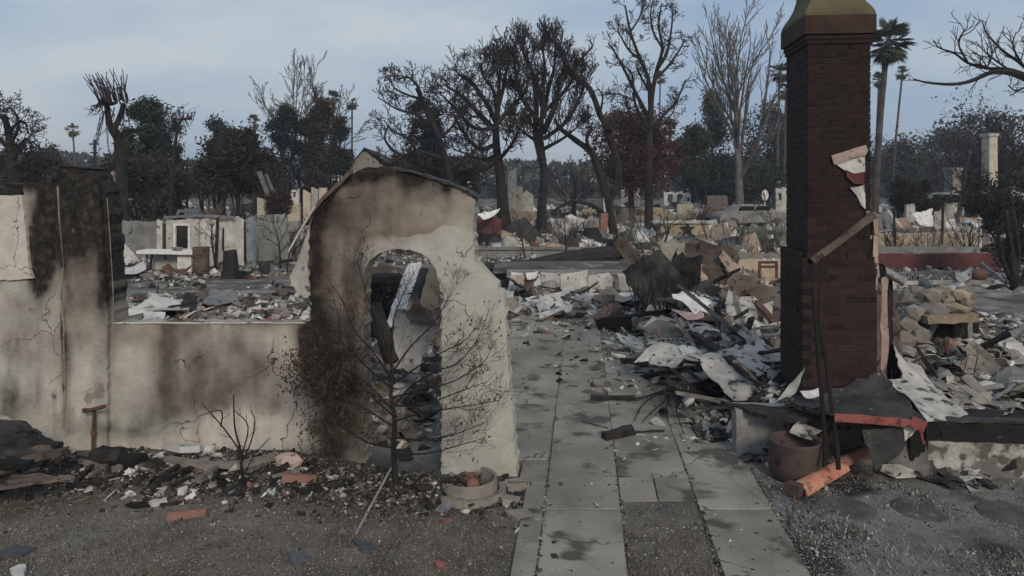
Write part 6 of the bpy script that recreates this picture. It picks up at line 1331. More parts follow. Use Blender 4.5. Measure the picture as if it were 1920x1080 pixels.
# the big burnt trees behind the panel wall
DENSE = dict(seg=.55, wob=.11, up=(.0, .05, .12, .16), thin=.011, tip=.35, max=4, n=(13, 8, 7, 3), t0=(.28, .2, .15, .2), ang=(55, 48, 42, 38), len=(.42, .5, .5, .6), cone=.35, rk=.55)
def big(label, trunk, Yd, r0, limbs, tw, seedv):
    rnd.seed(seedv)
    return skel_tree(label, Yd, [(trunk, r0, r0 * .14, 0)] + limbs, sprouts=tw)
TW = dict(lvl=3, n=12, L=1.5, ang=.66, up=.1, thin=.012, wob=.25, t0=.1, fall=.5)
big('big burnt tree with thick trunk and dense black crown next to the arch wall', [(948, 460), (944, 400), (938, 330), (930, 260), (934, 190), (938, 130)], 34, .36,
    [([(930, 300), (900, 318), (850, 322), (800, 312), (770, 300)], .2, .06, -1.5), ([(932, 250), (900, 215), (865, 180), (835, 160)], .16, .05, 1), ([(931, 230), (910, 190), (880, 150), (860, 140)], .14, .05, -2), ([(932, 210), (925, 170), (905, 140), (900, 120)], .12, .04, 2), ([(934, 200), (945, 160), (950, 130), (958, 95)], .12, .04, -1), ([(933, 230), (960, 200), (985, 170), (990, 140)], .12, .04, 1.5),
     ([(930, 270), (900, 280), (870, 250), (850, 215)], .12, .04, 2), ([(936, 300), (960, 270), (975, 240)], .1, .03, -2), ([(931, 240), (890, 240), (850, 200), (825, 175)], .11, .03, -2.5), ([(938, 150), (930, 130), (922, 118)], .09, .03, .5), ([(932, 290), (905, 300), (880, 290), (850, 280)], .1, .03, 2)], TW, 11)
big('tallest burnt tree of the dark clump with dense upright black twigs', [(1020, 462), (1016, 400), (1020, 330), (1014, 260), (1018, 190), (1022, 120)], 35, .29,
    [([(1016, 300), (1004, 250), (1006, 200), (998, 140), (985, 95)], .2, .05, 1), ([(1018, 250), (1040, 200), (1050, 150), (1060, 110)], .15, .04, -1.5), ([(1018, 240), (990, 200), (970, 160), (965, 110)], .14, .04, -2), ([(1018, 220), (1028, 170), (1040, 120), (1040, 75)], .13, .04, 2), ([(1016, 200), (1005, 150), (985, 110), (975, 80)], .12, .04, 1.5), ([(1020, 260), (1060, 230), (1085, 190), (1095, 150)], .12, .04, 1), ([(1018, 280), (1055, 260), (1080, 240)], .1, .03, -2),
     ([(1022, 140), (1020, 110), (1016, 85)], .1, .03, 0), ([(1014, 270), (985, 250), (960, 230)], .1, .03, 2), ([(1020, 210), (1060, 170), (1080, 140)], .1, .03, -1)], dict(TW, up=.2, L=1.6, ang=.5), 12)
rnd.seed(13)
skel_tree('dark twisted tree leaning over the arch wall with hooked black boughs', 30, [([(860, 440), (850, 380), (835, 300), (815, 240), (795, 195), (780, 165)], .2, .06, 0), ([(845, 345), (800, 330), (760, 320), (715, 300)], .12, .04, -1.5), ([(835, 300), (790, 285), (750, 290), (722, 262), (728, 235)], .1, .03, 1), ([(815, 240), (780, 215), (745, 205), (708, 182)], .08, .02, 1.5), ([(795, 200), (785, 165), (765, 145), (745, 150)], .08, .025, -1), ([(790, 185), (770, 180), (740, 165), (728, 140)], .07, .02, .5), ([(840, 320), (880, 290), (905, 270)], .08, .03, 1), ([(822, 260), (850, 235), (865, 200)], .08, .03, 1), ([(785, 290), (765, 260), (735, 245), (720, 225)], .07, .02, -1)],
          sprouts=dict(lvl=3, n=9, L=1.0, ang=.7, up=.1, thin=.011, wob=.2, t0=.15, fall=.5))
rnd.seed(14)
skel_tree('twisted tree leaning away with a long crooked bare limb beside the reddish crown', 35, [([(1152, 455), (1145, 400), (1128, 335), (1110, 288), (1078, 262), (1050, 240), (1040, 222)], .26, .07, 0), ([(1140, 380), (1160, 330), (1142, 250), (1125, 215), (1105, 165), (1070, 140), (1060, 110), (1048, 85), (1018, 68)], .2, .06, 1), ([(1070, 140), (1090, 110), (1110, 88), (1105, 75)], .08, .03, 1.5), ([(1112, 290), (1100, 262), (1108, 240), (1098, 238)], .1, .04, -.5), ([(1125, 215), (1130, 180), (1120, 165)], .07, .02, .5), ([(1155, 450), (1140, 410), (1110, 385), (1070, 378), (1040, 395)], .13, .06, -1), ([(1050, 90), (1055, 60), (1048, 42)], .05, .02, 1), ([(1142, 245), (1152, 225), (1160, 228)], .12, .06, .6), ([(1060, 112), (1030, 95), (1005, 90)], .05, .02, 2)],
          sprouts=dict(lvl=1, n=5, L=.8, ang=.8, up=.05, thin=.012, wob=.2, t0=.4, fall=.6))
rnd.seed(15)
skel_tree('tall open black tree with forked bare branches standing clear against the sky', 36, [([(1216, 455), (1217, 380), (1216, 300), (1220, 230), (1222, 180), (1232, 130)], .24, .1, 0),
    ([(1220, 200), (1216, 150), (1200, 110), (1182, 60), (1172, 10)], .13, .04, .5), ([(1232, 130), (1242, 90), (1235, 50), (1240, 10)], .1, .03, -1), ([(1232, 130), (1250, 100), (1258, 60), (1262, 20)], .1, .03, 1), ([(1228, 150), (1252, 125), (1270, 100), (1284, 75)], .08, .03, .5), ([(1218, 245), (1245, 215), (1268, 190), (1285, 150)], .1, .03, -.5), ([(1216, 220), (1195, 180), (1180, 150), (1160, 110), (1140, 80)], .11, .03, -1), ([(1216, 240), (1200, 215), (1190, 190), (1185, 140), (1165, 120)], .1, .03, 1), ([(1216, 250), (1185, 225), (1178, 205), (1172, 180)], .09, .04, .5), ([(1200, 110), (1180, 95), (1165, 70), (1158, 55)], .07, .02, -.5), ([(1182, 60), (1200, 30), (1205, 0)], .05, .02, .5), ([(1222, 180), (1205, 150), (1192, 125)], .08, .03, 1.2), ([(1218, 245), (1240, 235), (1262, 210), (1265, 195)], .06, .02, 1), ([(1190, 190), (1165, 178), (1150, 175)], .05, .02, 0), ([(1242, 90), (1225, 60), (1220, 25), (1225, -5)], .06, .02, 1)],
    sprouts=dict(lvl=3, n=8, L=1.0, ang=.75, up=.07, thin=.012, wob=.24, t0=.2, fall=.5))
rnd.seed(16)
VASE = dict(seg=.8, wob=.05, up=(.02, .08, .1, .1), thin=.02, tip=.3, max=3, n=(15, 9, 6), t0=(.22, .15, .15), ang=(32, 24, 24), len=(.8, .42, .4), cone=.65, rk=.55, tl=0)
bare_tree('pale vase shaped bare tree with many upright branches near the sooty chimney', 1388, 412, 15, 56, dict(VASE, trunk=.72), 'palebark', 'paletwig', .34, cat='tree')
leafy_tree('rounded reddish brown scorched crown behind the tall open tree', 1186, 440, 222, 48, 140, 'round', (.038, .017, .014), (.082, .036, .03), 5600, .2, 46, 342, name='scorched_tree', spread=.2)
leafy_tree('olive topped tree just above the reddish brown crown', 1178, 420, 205, 56, 60, 'round', (.05, .05, .03), (.09, .088, .055), 1200, .22, 14, 262)
bare_tree('brownish haze of thin bare twigs between the tallest burnt tree and the twisted one', 1075, 440, 275, 58, dict(VASE, trunk=.6, n=(14, 8, 6), ang=(50, 36, 30), thin=.02), 'bark', 'brtwig' if 'brtwig' in M else 'twig', .2)
# left side trees
rnd.seed(21)
skel_tree('pollarded black tree with stubby fork and long whip like shoots', 30, [([(232, 440), (230, 380), (226, 310), (222, 262), (215, 245)], .26, .15, 0), ([(222, 265), (208, 240), (202, 210), (200, 192)], .13, .1, .4), ([(220, 262), (215, 240), (224, 222), (232, 195)], .14, .1, -.4), ([(224, 262), (236, 245), (255, 244), (278, 236), (285, 212)], .11, .05, .4), ([(202, 195), (192, 190), (188, 186)], .1, .07, 0), ([(202, 195), (214, 194), (220, 188)], .09, .05, 0)], sprouts=None)
pol = bpy.data.objects['burnt_tree'] if False else [o for o in S.objects if o.get('label', '').startswith('pollarded')][0]
g = Geo()
def whip(pts, r, Yd=30):
    P = interp([W(q[0], q[1], Yd + rnd.uniform(-.5, .5)) for q in pts], 4); g.tube(P, [r * (1 - .75 * i / len(P)) for i in range(len(P))], 4, caps=False)
for k in range(44):
    x0 = rnd.uniform(184, 240); y0 = rnd.uniform(185, 196); fx = (x0 - 205) * .6
    whip([(x0, y0), (x0 + fx * .1 - 6, y0 - rnd.uniform(12, 22)), (x0 + fx * .5 - rnd.uniform(8, 30), y0 - rnd.uniform(25, 62))], .04)
for k in range(16):
    x0 = rnd.uniform(186, 240); whip([(x0, rnd.uniform(190, 215)), (x0 + rnd.uniform(-18, 10), rnd.uniform(215, 240)), (x0 + rnd.uniform(-34, 8), rnd.uniform(240, 300))], .025)
for k in range(14): whip([(rnd.uniform(186, 200), rnd.uniform(188, 200)), (rnd.uniform(170, 186), rnd.uniform(190, 214)), (rnd.uniform(156, 176), rnd.uniform(196, 222))], .02)
part('whips', g, M['twig'], pol, kind='stuff')
rnd.seed(22)
bough = thing('drooping_branch_tree', 'slim dark tree with drooping hooked shoots beside the cypress spire', 'tree', W(318, 440, 34)); g = Geo()
b0 = W(318, 440, 34); b0.z = -.1
P = interp([b0, W(322, 340, 34), W(330, 260, 34), W(340, 225, 34), W(356, 224, 34)], 4); g.tube(P, [.1 - .07 * i / len(P) for i in range(len(P))], 6); part('trunk', g, M['bark'], bough); g = Geo()
for k in range(22):
    x0 = rnd.uniform(335, 358); whip([(x0, 224), (x0 + rnd.uniform(-6, 10), 224 + rnd.uniform(-16, 8)), (x0 + rnd.uniform(-10, 18), 224 + rnd.choice((-1, 1)) * rnd.uniform(6, 34))], .02, 34)
part('whips', g, M['twig'], bough, kind='stuff')
rnd.seed(23)
skel_tree('curly dark tree with looping boughs at the picture edge above the sooty wall', 24, [([(30, 420), (26, 340), (22, 285), (14, 240), (8, 215)], .2, .07, 0), ([(24, 300), (40, 270), (52, 262), (62, 275)], .07, .03, .6), ([(20, 270), (34, 240), (30, 215), (18, 200)], .06, .02, -.6), ([(22, 285), (0, 262), (-20, 250), (-40, 230)], .08, .03, .5), ([(16, 250), (36, 228), (48, 232), (52, 250)], .05, .02, .4), ([(26, 310), (50, 300), (72, 290), (80, 300)], .06, .02, -.5), ([(14, 240), (0, 215), (-6, 195)], .05, .02, .5)],
          sprouts=dict(lvl=3, n=9, L=.8, ang=.8, up=.02, thin=.009, wob=.3, t0=.12, fall=.5))
leafy_tree('dark bush mass at the picture edge behind the sooty wall top', 20, 430, 262, 40, 120, 'round', (.012, .012, .013), (.03, .029, .029), 2600, .22, 26, 400)
leafy_tree('small grey green bush tree between the edge trees and the thin palm', 92, 420, 282, 60, 60, 'round', (.03, .036, .034), (.055, .062, .055), 1500, .22, 16, 345)
G1, G2 = (.018, .026, .018), (.042, .055, .036)
leafy_tree('broad dark green pine behind the pollarded tree', 268, 430, 190, 46, 72, 'round', G1, G2, 3800, .2, 30, 390, spread=.15)
leafy_tree('round topped dark pine rising beside the broad one', 290, 430, 192, 50, 34, 'column', G1, G2, 1800, .2, 18, 320, spread=.3)
leafy_tree('narrow black cypress spire taller than its neighbour', 328, 430, 206, 45, 16, 'column', (.012, .014, .014), (.03, .034, .03), 1500, .16, 20, 420, name='cypress_tree', spread=.36)
leafy_tree('shorter thin cypress beside the black spire', 313, 430, 218, 46, 9, 'column', (.014, .018, .016), (.032, .038, .032), 800, .14, 14, 420, name='cypress_tree', spread=.36)
leafy_tree('dark brown scorched thicket below the broad pine', 270, 440, 300, 38, 150, 'round', (.022, .02, .017), (.05, .044, .036), 3400, .2, 34, 405, spread=.15)
leafy_tree('dull green bush behind the drooping branch tree', 352, 440, 282, 52, 70, 'round', (.02, .022, .024), (.04, .044, .044), 1200, .22, 12, 390)
rnd.seed(24)
leafy_tree('wide flat topped dark oak with many thin stems beyond the window gap', 446, 430, 258, 42, 134, 'umbrella', (.014, .013, .012), (.03, .028, .024), 5600, .22, 52, 360, name='oak_tree', spread=.13)
g = Geo(); oak = [o for o in S.objects if o.get('label', '').startswith('wide flat topped')][0]
for k in range(20):
    x0 = rnd.uniform(372, 500); P = interp([W(x0, 440, 41), W(x0 + rnd.uniform(-14, 14), 380, 41.5), W(446 + (x0 - 446) * 1.1 + rnd.uniform(-14, 14), 322, 42)], 4); P[0].z = 0; g.tube(P, [rnd.uniform(.04, .1) * (1 - .5 * i / len(P)) for i in range(len(P))], 5, caps=False)
part('stems', g, M['bark'], oak)
leafy_tree('pair of lumpy dark tree tops peeping over the flat topped oak', 415, 430, 226, 70, 60, 'round', (.018, .022, .02), (.036, .042, .036), 900, .3, 9, 275)
rnd.seed(25)
bare_tree('pinkish grey bare tree with fine fan of twigs over the dark pines', 548, 430, 125, 54, dict(VASE, trunk=.8, n=(12, 9, 6), ang=(40, 34, 30), t0=(.4, .15, .15), thin=.02, wob=.09), 'bark', 'brtwig', .13, lean=-.1)
bare_tree('second fine twigged bare tree near the two thin palms', 628, 430, 150, 58, dict(VASE, trunk=.75, n=(11, 8, 6), ang=(40, 32, 30), t0=(.4, .15, .15), thin=.018, wob=.09), 'bark', 'brtwig', .11)
D1, D2 = (.016, .022, .022), (.04, .05, .046)
leafy_tree('dark rounded pine on a bare stem nearest the flat topped oak', 528, 430, 202, 52, 46, 'round', D1, D2, 1900, .2, 17, 275, spread=.17)
leafy_tree('middle dark pine on a bare stem of the row behind the gable', 572, 430, 196, 54, 50, 'round', D1, D2, 2100, .2, 18, 296, spread=.17)
leafy_tree('tall brownish columnar pine of the row behind the gable', 604, 430, 184, 53, 26, 'column', (.026, .024, .02), (.055, .05, .038), 2300, .2, 26, 310, spread=.3)
leafy_tree('dark shaggy pine between the columnar pine and the thin palm', 638, 430, 225, 55, 46, 'cone', D1, D2, 1800, .22, 22, 320, spread=.17)
leafy_tree('dense dark shrub mass below the row of pines', 560, 430, 290, 58, 150, 'round', (.018, .018, .019), (.04, .04, .04), 1600, .25, 20, 395)
leafy_tree('dark brown round bush beside the white upper storey house', 592, 420, 326, 50, 34, 'round', (.03, .022, .018), (.05, .036, .03), 700, .18, 10, 362, name='bush', cat='bush')
leafy_tree('rounded brown bush at the foot of the cream coloured ruin', 522, 420, 366, 37, 36, 'round', (.03, .02, .016), (.05, .034, .028), 700, .15, 10, 402, name='bush', cat='bush', trunk=False)
leafy_tree('tall dark conifer standing behind the dark twisted tree', 796, 430, 182, 44, 74, 'round', (.014, .018, .02), (.034, .042, .042), 3600, .17, 40, 345, name='conifer_tree', spread=.14)
leafy_tree('low dark thicket behind the arch wall top', 800, 430, 300, 42, 170, 'round', (.014, .015, .015), (.034, .035, .033), 2800, .2, 30, 400)
for (a, b, yb, w_) in (((485, 322), (520, 408), 39, .16), ((497, 325), (530, 408), 39.5, .13)):
    pass
solo('leaning_pole', bars([((486, 322), (520, 408))], .2, 39), M['ashwood'], 'thick pale pole leaning over the cream coloured ruin', 'pole'); solo('leaning_pole', bars([((499, 326), (529, 402))], .13, 39.4), M['ashwood'], 'thinner pale pole leaning parallel to the thick one', 'pole')
# utility poles
def upole(px, ytop, yb, Yd, label, arms=((0, 20),)):
    b = W(px, yb, Yd); b.z = 0; tp = W(px, ytop, Yd); t = thing('utility_pole', label, 'utility pole', b); part('pole', Geo().tube([b, tp], [.16, .12], 8), M['bark'], t)
    for dy, w_ in arms: q = tp - Vector((0, 0, .35 + dy)); part('crossarm', Geo().bar(q - Vector((w_ / FPX * Yd / 2, .1, 0)), q + Vector((w_ / FPX * Yd / 2, -.1, 0)), .12), M['bark'], t)
upole(178, 262, 400, 60, 'dark wooden utility pole between the thin palm and the pollarded tree', ((0, 18), (.7, 14)))
# palms
rnd.seed(31)
palm('tall dark palm with a shaggy crown right beside the sooty chimney', 1664, 36, 36, 44, 76, 0, 0, 2) if False else None
palm('tall dark palm with a big shaggy crown right beside the sooty chimney', 1664, 420, 32, 44, 96, -26, .6, 44, .19, True)
palm('slender palm with a small round crown further from the sooty chimney', 1692, 410, 122, 80, 32, -22, .3, 24, .12)
palm('short crowned palm half hidden behind the tall dark palm trunk', 1648, 410, 133, 78, 34, -8, .8, 24, .12)
palm('lone thin palm with drooping brown fronds on the horizon', 136, 400, 229, 95, 30, 10, .9, 16, .12, m='palmdead')
palm('slender palm beside the gabled house with a small tight crown', 660, 410, 180, 85, 28, 0, .4, 22, .12)
palm('bushy palm top rising from the fine twigged tree', 624, 410, 165, 80, 36, 0, .7, 22, .15, m='palmdead')
palm('small dark palm crown at the end of the flat topped oak', 477, 420, 212, 75, 34, 0, .3, 16, .2)
palm('small pale green palm beside the reddish brown crown', 1256, 410, 222, 90, 36, 0, .2, 22, .22)
palm('very thin palm behind the tall open black tree', 1238, 400, 132, 110, 28, -4, .5, 20, .13)
palm('dark shaggy palm next to the sooty chimney top', 1462, 400, 112, 72, 48, -6, 1.2, 26, .13)
palm('second shaggy palm close behind the first beside the chimney', 1474, 400, 150, 78, 40, -4, 1.0, 22, .13)
palm('lower palm tuft in front of the vase tree twigs', 1452, 400, 188, 90, 30, 0, .4, 16, .2)
# evergreens right of the reddish crown
E1, E2 = (.024, .032, .022), (.06, .072, .045)
leafy_tree('tiered dark green cedar beside the pale vase shaped tree', 1336, 410, 180, 74, 66, 'cone', (.02, .03, .024), (.045, .06, .045), 3000, .3, 34, 330, name='cedar_tree', spread=.17)
leafy_tree('olive green rounded tree beneath the cedar', 1300, 410, 245, 68, 70, 'round', E1, E2, 2600, .28, 28, 345)
leafy_tree('light olive small tree at the edge of the cedar group', 1272, 400, 268, 80, 40, 'round', (.04, .046, .03), (.08, .088, .058), 1100, .25, 14, 330)
leafy_tree('broad blackish pine mass right of the vase tree' .replace(' right of', ' beyond'), 1440, 410, 205, 84, 90, 'round', (.02, .025, .026), (.042, .05, .048), 3000, .32, 34, 360, spread=.19)
leafy_tree('dark thicket under the cedar and the vase tree', 1370, 405, 300, 66, 190, 'round', (.018, .022, .02), (.04, .045, .038), 3400, .28, 36, 380)
leafy_tree('dusky tree low behind the chimney and the tall palm', 1560, 405, 250, 80, 160, 'round', (.02, .024, .022), (.042, .048, .042), 2600, .32, 28, 370)
leafy_tree('round black hedge bush before the tall palm foot', 1690, 410, 342, 44, 50, 'round', (.009, .01, .009), (.02, .022, .018), 1300, .16, 16, 392, name='bush', cat='bush')
leafy_tree('second black hedge bush joined to the round one', 1735, 410, 345, 46, 60, 'round', (.009, .01, .009), (.02, .022, .018), 1400, .16, 16, 392, name='bush', cat='bush')
leafy_tree('dull olive tree beyond the slender palm', 1700, 405, 270, 90, 110, 'round', (.03, .034, .028), (.055, .06, .048), 2400, .35, 26, 350)
leafy_tree('distant blue grey tree line clump past the slender palm', 1780, 400, 255, 110, 120, 'round', (.03, .036, .036), (.05, .056, .056), 2000, .4, 24, 330)
rnd.seed(41)
FAN = dict(VASE, trunk=.62, n=(13, 9, 6), ang=(48, 36, 32), len=(.62, .45, .42), t0=(.3, .15, .15), thin=.016, wob=.09)
bare_tree('wide fine twigged bare tree over the slim pale chimney', 1868, 420, 152, 52, FAN, 'bark', 'twig', .3)
bare_tree('lower bare tree with pale forked stem before the slim pale chimney', 1795, 420, 190, 50, dict(FAN, n=(10, 8, 5)), 'palebark', 'twig', .18)
bare_tree('bare dark tree at the picture edge behind the white broken walls', 1925, 420, 175, 50, FAN, 'bark', 'twig', .28)
leafy_tree('smoky dark wood mass behind the slim pale chimney', 1850, 410, 205, 64, 210, 'round', (.03, .028, .03), (.055, .05, .052), 4600, .26, 46, 385, spread=.15)
leafy_tree('brown black scorched hedge under the slim pale chimney', 1870, 420, 330, 38, 130, 'round', (.012, .012, .011), (.03, .027, .024), 2000, .18, 22, 410, name='bush', cat='bush')
# near bough reaching in from a tree beyond the picture
rnd.seed(42)
skel_tree('near bare tree at the picture edge reaching in with a long drooping bough', 15, [([(2080, 640), (2070, 420), (2040, 260), (2010, 160), (1990, 100)], .2, .1, 0), ([(2040, 270), (1990, 190), (1950, 160), (1900, 138), (1862, 135), (1820, 152), (1785, 158), (1740, 155), (1712, 148)], .09, .012, -1), ([(1985, 180), (1930, 145), (1890, 130), (1850, 128), (1815, 118), (1790, 100), (1762, 90), (1750, 76)], .05, .01, .5), ([(1960, 165), (1915, 120), (1880, 95), (1850, 62), (1842, 40)], .045, .01, 1), ([(1890, 130), (1850, 100), (1830, 78)], .025, .008, .5), ([(1815, 118), (1798, 85), (1806, 60), (1815, 50)], .025, .008, -.5), ([(1930, 140), (1900, 90), (1905, 60)], .03, .008, .6), ([(1965, 168), (1940, 100), (1925, 60), (1935, 30)], .035, .01, -.6), ([(1862, 135), (1840, 122), (1818, 120)], .025, .008, .3), ([(1990, 190), (1930, 165), (1905, 170), (1890, 160)], .03, .01, -.6), ([(1850, 128), (1860, 105), (1858, 80)], .02, .008, .4)],
          sprouts=dict(lvl=1, n=6, L=.5, ang=.7, up=.05, thin=.006, wob=.16, t0=.15, fall=.5), name='bare_tree')
# burnt bush at the picture edge
rnd.seed(43)
skel_tree('burnt black bush of upright stems at the picture edge beside the dark red wall', 17.5, [([(1905, 565), (1902, 520), (1896, 470), (1890, 430), (1888, 395)], .13, .03, 0), ([(1908, 560), (1925, 500), (1920, 440), (1908, 400)], .09, .02, .4), ([(1903, 540), (1885, 500), (1872, 450), (1880, 410)], .07, .02, -.3), ([(1904, 530), (1910, 480), (1906, 430), (1898, 380)], .06, .02, .3), ([(1906, 540), (1940, 500), (1945, 450)], .06, .02, 0), ([(1902, 530), (1878, 480), (1892, 440), (1910, 430)], .05, .015, .4)],
          sprouts=dict(lvl=1, n=7, L=.55, ang=.6, up=.1, thin=.007, wob=.15, t0=.2, fall=.5), name='burnt_bush', cat='bush')
leafy_tree('dark withered bush behind the burnt stems at the picture edge', 1905, 540, 385, 21, 90, 'round', (.012, .011, .012), (.028, .025, .026), 2200, .1, 24, 500, name='bush', cat='bush')
# small burnt saplings in the yards
rnd.seed(44)
SAP = dict(seg=.35, wob=.12, up=(.03, .05, .05), thin=.008, tip=.3, max=2, n=(8, 5), t0=(.3, .2), ang=(45, 40), len=(.5, .5), cone=.5, trunk=.85)
for (px, yb, yt, Yd, lab) in ((405, 520, 400, 22.5, 'thin black sapling between the barrel and the tall stump'), (525, 500, 388, 24, 'small bare sapling before the plain grey sheet'), (535, 510, 415, 22, 'tiny bare sapling next to the torn plaster flap'), (285, 500, 350, 27, 'crooked bare sapling before the rounded grey burnt car'), (1066, 480, 385, 26, 'black sapling before the white low house'), (1212, 560, 380, 17, 'thin straight black sapling at the end of the white block wall'), (1328, 470, 370, 30, 'pale forked sapling standing before the ochre wall'), (985, 475, 400, 27, 'thin sapling standing between the two big burnt trees'), (1450, 450, 340, 32, 'slight bare sapling near the white rounded board')):
    bare_tree(lab, px, yb, yt, Yd, SAP, 'bark', 'twig', .035, name='sapling', cat='sapling')
def bare_shrub(label, px, yb, hpx, Yd, n, m='twig'):
    b = W(px, yb, Yd); b.z = hz(b.x, b.y) - .05; t = thing('bare_shrub', label, 'shrub', b, 'leafless shrubs in the far yards'); g = Geo(); gt = Geo()
    for k in range(n):
        q = b + Vector((rnd.gauss(0, .18), rnd.gauss(0, .18), 0)); e = q + Vector((rnd.gauss(0, .35), rnd.gauss(0, .35), hpx / FPX * Yd * rnd.uniform(.5, 1.1))); P = interp([q, q.lerp(e, .5) + rv(.08), e], 3)
        g.tube(P, [.022 * (1 - .7 * i / len(P)) for i in range(len(P))], 4, caps=False); sprout(gt, P, .012, 0, 1, 5, .45, .5, .12, .007, .12, .3, 3, 4, .5)
    part('stems', g, M['bark' if m == 'twig' else 'palebark'], t); part('twigs', gt, M[m], t, kind='stuff')
for a in ((906, 470, 62, 29.5, 9, 'twig', 'leafless shrub at the foot of the low dark red ruin'), (1046, 470, 60, 30, 10, 'paletwig', 'pale leafless shrub right before the white low house'), (1098, 468, 55, 31, 9, 'twig', 'dark leafless shrub before the pinkish door of the white low house'), (1182, 468, 72, 31, 12, 'paletwig', 'tall pale leafless shrub between the twisted tree and the tall open black tree'), (1246, 466, 58, 31, 9, 'twig', 'leafless shrub at the walkway end of the ochre wall'), (1374, 462, 60, 29, 9, 'twig', 'leafless shrub before the first olive green panel'), (1452, 462, 70, 30, 11, 'paletwig', 'pale leafless shrub close to the sooty chimney'), (1692, 462, 64, 28, 8, 'twig', 'leafless shrub before the slanting pale pole'), (1730, 462, 50, 28, 8, 'paletwig', 'pale leafless shrub under the bright crumpled sheet'), (1812, 464, 74, 28, 12, 'twig', 'dark leafless shrub near the end of the ochre foundation wall'), (245, 470, 66, 27.6, 10, 'twig', 'leafless shrub by the garden wall under the pollarded tree'), (548, 492, 50, 26, 9, 'twig', 'leafless shrub hugging the plain grey sheet'), (395, 420, 66, 38, 14, 'paletwig', 'pale many stemmed shrub beneath the flat topped oak'), (448, 420, 74, 39, 14, 'twig', 'dark many stemmed shrub beneath the flat topped oak'), (600, 420, 60, 38, 10, 'twig', 'leafless shrub before the tall fluted pale wall remnant')):
    bare_shrub(a[6], a[0], a[1], a[2], a[3], a[4], a[5])
# far wood along the horizon: one mass
n = 26000; px = nr.uniform(-500, 2400, n); Yd = nr.uniform(120, 190, n); top = 318 - 34 * fbm(px / 90., Yd * 0 + 3, 5) - 10 * fbm(px / 22., Yd * 0, 8); py = top + (395 - top) * nr.uniform(0, 1, n) ** 1.1
pts = np.stack([(px - 960) / FPX * Yd, Yd, np.maximum(HC - (py - YH) / FPX * Yd, .2)], 1)
tw_ = bpy.data.objects.new('far_wood', None); WL['far_wood_tmp'] = Vector((0, 0, 0)); bpy.data.objects.remove(tw_)
class _P: name = 'far_wood_tmp'
me_p = bpy.data.objects.new('distant_wood', None); C.objects.link(me_p); WL['distant_wood'] = Vector((0, 0, 0)); me_p['kind'] = 'stuff'
leafmesh('treeline', pts, .8, (np.array([.03, .036, .036])[None] + nr.uniform(0, 1, (n, 1)) * np.array([.03, .03, .028])[None]), me_p)
# ------------------------------------------------------------------ loose stuff nobody could count
CUBE = np.array([[(k & 1) - .5, ((k >> 1) & 1) - .5, (k >> 2) - .5] for k in range(8)], float)
CF = np.array([(0, 2, 3, 1), (4, 5, 7, 6), (0, 1, 5, 4), (2, 6, 7, 3), (0, 4, 6, 2), (1, 3, 7, 5)])
def scatter(name, x, y, size, pal, wts, flat=(.2, .7), sink=.2, tilt=.5, lift=0., label=None, avoid=True):
    n = len(x)
    if avoid:      # nothing inside the walls or the chimney
        lx = (x - O_WL.x) * RV.x + (y - O_WL.y) * RV.y; ly = (x - O_WL.x) * DV.x + (y - O_WL.y) * DV.y
        a = (x - O_CH.x) * RV.x + (y - O_CH.y) * RV.y; b = (x - O_CH.x) * DV.x + (y - O_CH.y) * DV.y
        ok = ~((lx < 0) & (ly > -.03) & (ly < .26)) & ~((a > -.1) & (a < .75) & (b > -.05) & (b < .95)) & ~((a > .8) & (b < -.7) & (b > -.9)); x, y = x[ok], y[ok]; n = len(x); size = size[ok]
    z = hfun(x, y); asp = np.stack([nr.uniform(.6, 1.3, n), nr.uniform(.5, 1, n), nr.uniform(*flat, n)], 1) * size[:, None]
    v = (CUBE[None] + nr.uniform(-.22, .22, (n, 8, 3))) * asp[:, None, :]
    ang = nr.uniform(0, 2 * np.pi, n); t1 = nr.normal(0, tilt, n); t2 = nr.normal(0, tilt, n)
    def rot(v, a, i, j):
        c, s = np.cos(a)[:, None], np.sin(a)[:, None]; w_ = v.copy(); w_[:, :, i] = v[:, :, i] * c - v[:, :, j] * s; w_[:, :, j] = v[:, :, i] * s + v[:, :, j] * c; return w_
    v = rot(rot(rot(v, t1, 1, 2), t2, 0, 2), ang, 0, 1); v += np.stack([x, y, z + asp[:, 2] * (.5 - sink) + lift], 1)[:, None, :]
    me = bpy.data.meshes.new(name); q = (CF[None] + 8 * np.arange(n)[:, None, None]).reshape(-1)
    me.vertices.add(8 * n); me.vertices.foreach_set('co', v.ravel()); me.loops.add(len(q)); me.loops.foreach_set('vertex_index', q)
    me.polygons.add(6 * n); me.polygons.foreach_set('loop_start', np.arange(6 * n) * 4); me.polygons.foreach_set('loop_total', np.full(6 * n, 4)); me.update(calc_edges=True)
    col = np.array(pal)[nr.choice(len(pal), n, p=np.array(wts) / sum(wts))] * nr.uniform(.7, 1.25, (n, 1)); set_col(me, 'col', np.repeat(col, 8, 0)); me.materials.append(M['vcol'])
    o = bpy.data.objects.new(name, me); C.objects.link(o); o['kind'] = 'stuff'
    if label: o['label'] = label
    return o
GREY = [(.31, .29, .26), (.18, .165, .145), (.09, .082, .072), (.025, .024, .023), (.46, .45, .43), (.14, .105, .08), (.2, .09, .07)]
def spread_xy(n, y0, y1, x0, x1):
    y = 1 / nr.uniform(1 / y1, 1 / y0, n); return nr.uniform(x0, x1, n), y
def keep(x, y, f):
    k = f(x, y); return x[k], y[k]
offpath = lambda x, y: ~((pathv(x, y) > np.where(y < 7, -.03, -.9)) & (pathv(x, y) < np.where(y < 8, 2.14, 1.76)) & ~((pathv(x, y) > .84) & (pathv(x, y) < 1.49) & (y < 6.54)))
lawn_ = lambda x, y: ((x - O_WL.x) * DV.x + (y - O_WL.y) * DV.y) < -.02
